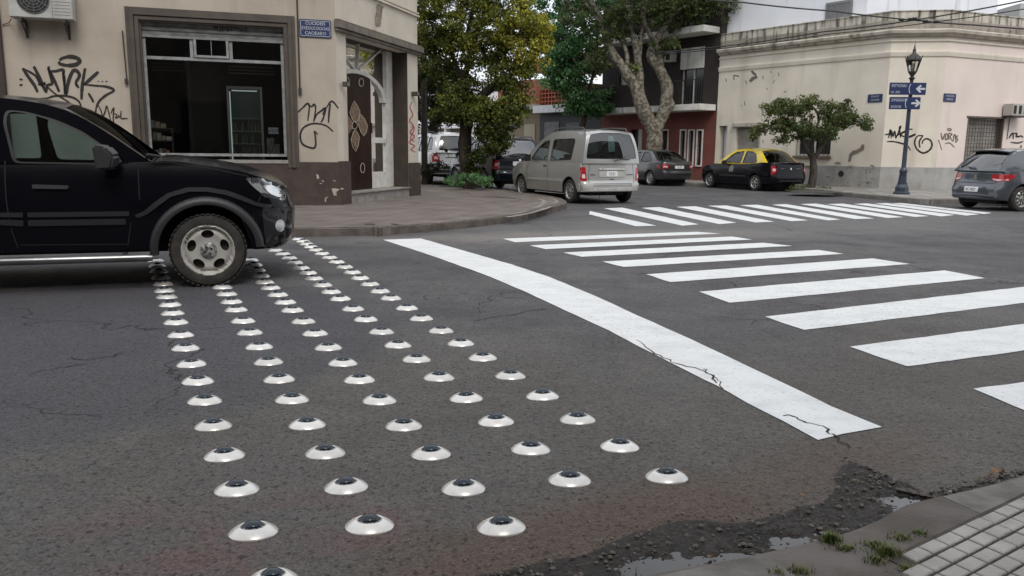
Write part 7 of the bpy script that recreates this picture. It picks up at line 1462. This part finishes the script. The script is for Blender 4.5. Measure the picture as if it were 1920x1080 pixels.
# 4 big mottled plane tree
D = 33.7; base = PD(1228, 336, D); base.z = .13; t4 = empty('tree', base, 0, 'big plane tree with mottled pale trunk forking in front of the apartment block', 'tree'); tr = MB()
limb(tr, [(1226, 342), (1227, 300), (1228, 260), (1230, 226)], D, .36, .33, .05, 16, 6); limb(tr, [(1226, 248), (1210, 215), (1195, 175), (1178, 140), (1155, 110), (1140, 80), (1128, 40), (1108, 0), (1090, -40)], D, .31, .08, .04, 14); limb(tr, [(1233, 240), (1246, 205), (1251, 170), (1240, 135), (1222, 110), (1222, 90), (1240, 60), (1262, 20), (1268, -30)], D, .29, .09, .04, 14)
limb(tr, [(1200, 180), (1198, 130), (1192, 90), (1180, 40), (1172, -20)], D, .20, .07, .04, 12); limb(tr, [(1196, 120), (1202, 70), (1210, 20), (1204, -30)], D, .11, .05, .04, 10); limb(tr, [(1249, 175), (1240, 130), (1232, 90), (1212, 50), (1198, 0)], D, .17, .06, .04, 12); limb(tr, [(1176, 135), (1175, 100), (1160, 60), (1150, 20)], D, .10, .05, .04, 10); limb(tr, [(1238, 70), (1250, 40), (1240, 0), (1245, -30)], D, .08, .04, .04, 8); limb(tr, [(1256, 205), (1261, 195), (1257, 185)], D, .13, .08, 0, 10, 3); limb(tr, [(1127, 50), (1110, 20), (1085, -5)], D, .07, .03, .04, 8); limb(tr, [(1262, 25), (1300, 5), (1340, -10)], D, .07, .03, .04, 8)
LP = leafmat('leaves_plane', (.026, .040, .012), (.080, .110, .030), (.20, .23, .075))
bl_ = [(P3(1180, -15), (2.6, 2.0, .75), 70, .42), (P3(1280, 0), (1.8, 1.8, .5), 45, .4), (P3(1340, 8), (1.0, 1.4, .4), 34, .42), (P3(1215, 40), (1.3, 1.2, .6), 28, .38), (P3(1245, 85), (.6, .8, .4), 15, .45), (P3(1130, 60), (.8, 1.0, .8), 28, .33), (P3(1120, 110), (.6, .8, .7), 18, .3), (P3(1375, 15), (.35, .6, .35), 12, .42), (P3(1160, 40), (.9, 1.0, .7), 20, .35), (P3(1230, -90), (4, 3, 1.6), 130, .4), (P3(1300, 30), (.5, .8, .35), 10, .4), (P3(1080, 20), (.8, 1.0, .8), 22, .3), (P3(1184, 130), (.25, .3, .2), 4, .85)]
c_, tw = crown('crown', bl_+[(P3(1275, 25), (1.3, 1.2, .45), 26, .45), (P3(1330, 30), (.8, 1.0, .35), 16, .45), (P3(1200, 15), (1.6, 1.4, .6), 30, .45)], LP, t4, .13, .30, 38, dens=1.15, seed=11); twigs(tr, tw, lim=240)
tr.build('trunk', M('bark_plane', (.22, .20, .155), .9, (.075, .063, .048), 8.0, bump=.7, bscale=16, lo=.42, hi=.58), t4, smooth=60)
# 5 small round street tree before the corner house
D = 27.6; base = PD(1523, 354, D); base.z = .13; t5 = empty('tree', base, 0, 'small spreading street tree in front of the cream corner house', 'tree'); tr = MB()
limb(tr, [(1520, 358), (1524, 335), (1525, 312), (1524, 292)], D, .15, .11, .015, 12); limb(tr, [(1524, 298), (1508, 272), (1500, 255), (1490, 235), (1470, 222)], D, .085, .03, .03); limb(tr, [(1525, 300), (1545, 270), (1560, 245), (1575, 225), (1600, 225)], D, .085, .03, .03); limb(tr, [(1524, 292), (1524, 260), (1535, 220), (1520, 195)], D, .07, .025, .03); limb(tr, [(1490, 235), (1450, 240), (1425, 248)], D, .035, .015, .03); limb(tr, [(1560, 245), (1578, 215), (1585, 195)], D, .035, .015, .03); limb(tr, [(1600, 225), (1622, 235)], D, .025, .012, .02)
LS = leafmat('leaves_small_tree', (.034, .052, .018), (.095, .125, .038), (.21, .22, .075))
bl_ = [(P3(1478, 205), (.62, .8, .34), 42, .5), (P3(1520, 195), (.5, .7, .25), 26, .62), (P3(1465, 235), (.5, .7, .28), 28, .42), (P3(1500, 240), (.6, .8, .4), 40, .38), (P3(1540, 250), (.65, .8, .3), 36, .35), (P3(1575, 225), (.55, .7, .32), 36, .42), (P3(1606, 228), (.42, .5, .26), 24, .45), (P3(1625, 240), (.22, .3, .12), 7, .5), (P3(1585, 200), (.14, .3, .22), 9, .35), (P3(1425, 243), (.3, .35, .18), 12, .6), (P3(1440, 205), (.22, .3, .16), 9, .6), (P3(1560, 205), (.4, .4, .2), 12, .55), (P3(1470, 262), (.25, .4, .14), 8, .4), (P3(1412, 255), (.13, .2, .1), 5, .6), (P3(1540, 215), (.35, .5, .2), 10, .45), (P3(1455, 190), (.2, .2, .1), 5, .6)]
c_, tw = crown('crown', bl_, LS, t5, .085, .18, 40, dens=1.25, seed=14); twigs(tr, tw, .008, 200); tr.build('trunk', bark('bark_grey', (.065, .052, .042), (.035, .028, .022), 8), t5, smooth=60)
# shrubs and weeds
D = 23.6
bl_ = [(P3(880, 335), (.75, .5, .16), 40, .6), (P3(855, 342), (.35, .3, .08), 14, .5), (P3(905, 338), (.4, .4, .14), 22, .65)]
c_, _ = crown('shrub', bl_, LG, None, .06, .12, 40, seed=17); tag(c_, 'low green shrub growing round the foot of the leafy tree', 'shrub')
D = 27; bl_ = [(P3(800, 318), (.4, .4, .16), 20, .35), (P3(820, 312), (.4, .4, .14), 16, .3)]
c_, _ = crown('shrub', bl_, LD, None, .07, .14, 36, seed=18); tag(c_, 'dark low shrub at the foot of the dark pole', 'shrub')
D = 27.2; bl_ = [(P3(1500, 350), (.35, .3, .06), 14, .55), (P3(1545, 353), (.35, .2, .05), 12, .45), (P3(1490, 357), (.3, .2, .05), 8, .3)]
c_, _ = crown('weeds', bl_, LS, None, .05, .08, 26, seed=19); tag(c_, 'dry weeds around the foot of the small street tree', 'weeds', kind='stuff')
# soil around kerb of the small tree
q = MB(); c = G(1530, 359, .134); patch(q, [(c.x+.9*math.cos(a)*random.uniform(.7, 1.1), c.y+.8*math.sin(a)*random.uniform(.7, 1.1)) for a in [i*.4 for i in range(15)]], lambda x, y: (x, y, .135)); tag(q.build('tree_pit', MAT['joint_soil'], None, recalc=False), kind='structure')
q = MB(); c = G(880, 350, .134); patch(q, [(c.x+1.0*math.cos(a)*random.uniform(.7, 1.1), c.y+.9*math.sin(a)*random.uniform(.7, 1.1)) for a in [i*.4 for i in range(15)]], lambda x, y: (x, y, .135)); tag(q.build('tree_pit', MAT['joint_soil'], None, recalc=False), kind='structure')
# concrete arcs of the corner ramp
q = MB()
for r0, ps in ((.10, [(985, 372), (1008, 372.5), (1020, 377), (1012, 386), (985, 396), (950, 402)]), (.10, [(1000, 367), (1030, 370), (1045, 377), (1030, 388), (990, 400), (950, 407)])):
    P = smoothline([tuple(G(*p, .135).xy) for p in ps], 8); L_, R2_ = stroke(P, r0); n = len(P); q.add([(p.x, p.y, .135) for p in L_]+[(p.x, p.y, .135) for p in R2_], [(i, i+1, n+i+1, n+i) for i in range(n-1)])
tag(q.build('pavement_arcs', M('arc_concrete', (.24, .22, .2), .85, (.17, .155, .14), 4), None, recalc=False), kind='structure')
q = MB()
for ps in ([(905, 370), (925, 368), (960, 372), (985, 374)], [(955, 377), (1005, 378)], [(862, 361), (885, 363)], [(685, 421), (695, 420), (702, 422)], [(735, 419), (744, 422)]):
    P = [Vector(tuple(G(*p, .135).xy)) for p in ps]; S = []
    for a, b in zip(P, P[1:]): S += [a.lerp(b, k/6)+Vector((random.uniform(-.03, .03), random.uniform(-.05, .05))) for k in range(6)]
    L_, R2_ = stroke(S, [random.uniform(.02, .09) for _ in S]); n = len(S); q.add([(p.x, p.y, .137) for p in L_]+[(p.x, p.y, .137) for p in R2_], [(i, i+1, n+i+1, n+i) for i in range(n-1)])
tag(q.build('pavement_cracks', M('crack_brown', (.06, .045, .038), .95), None, recalc=False), kind='structure')
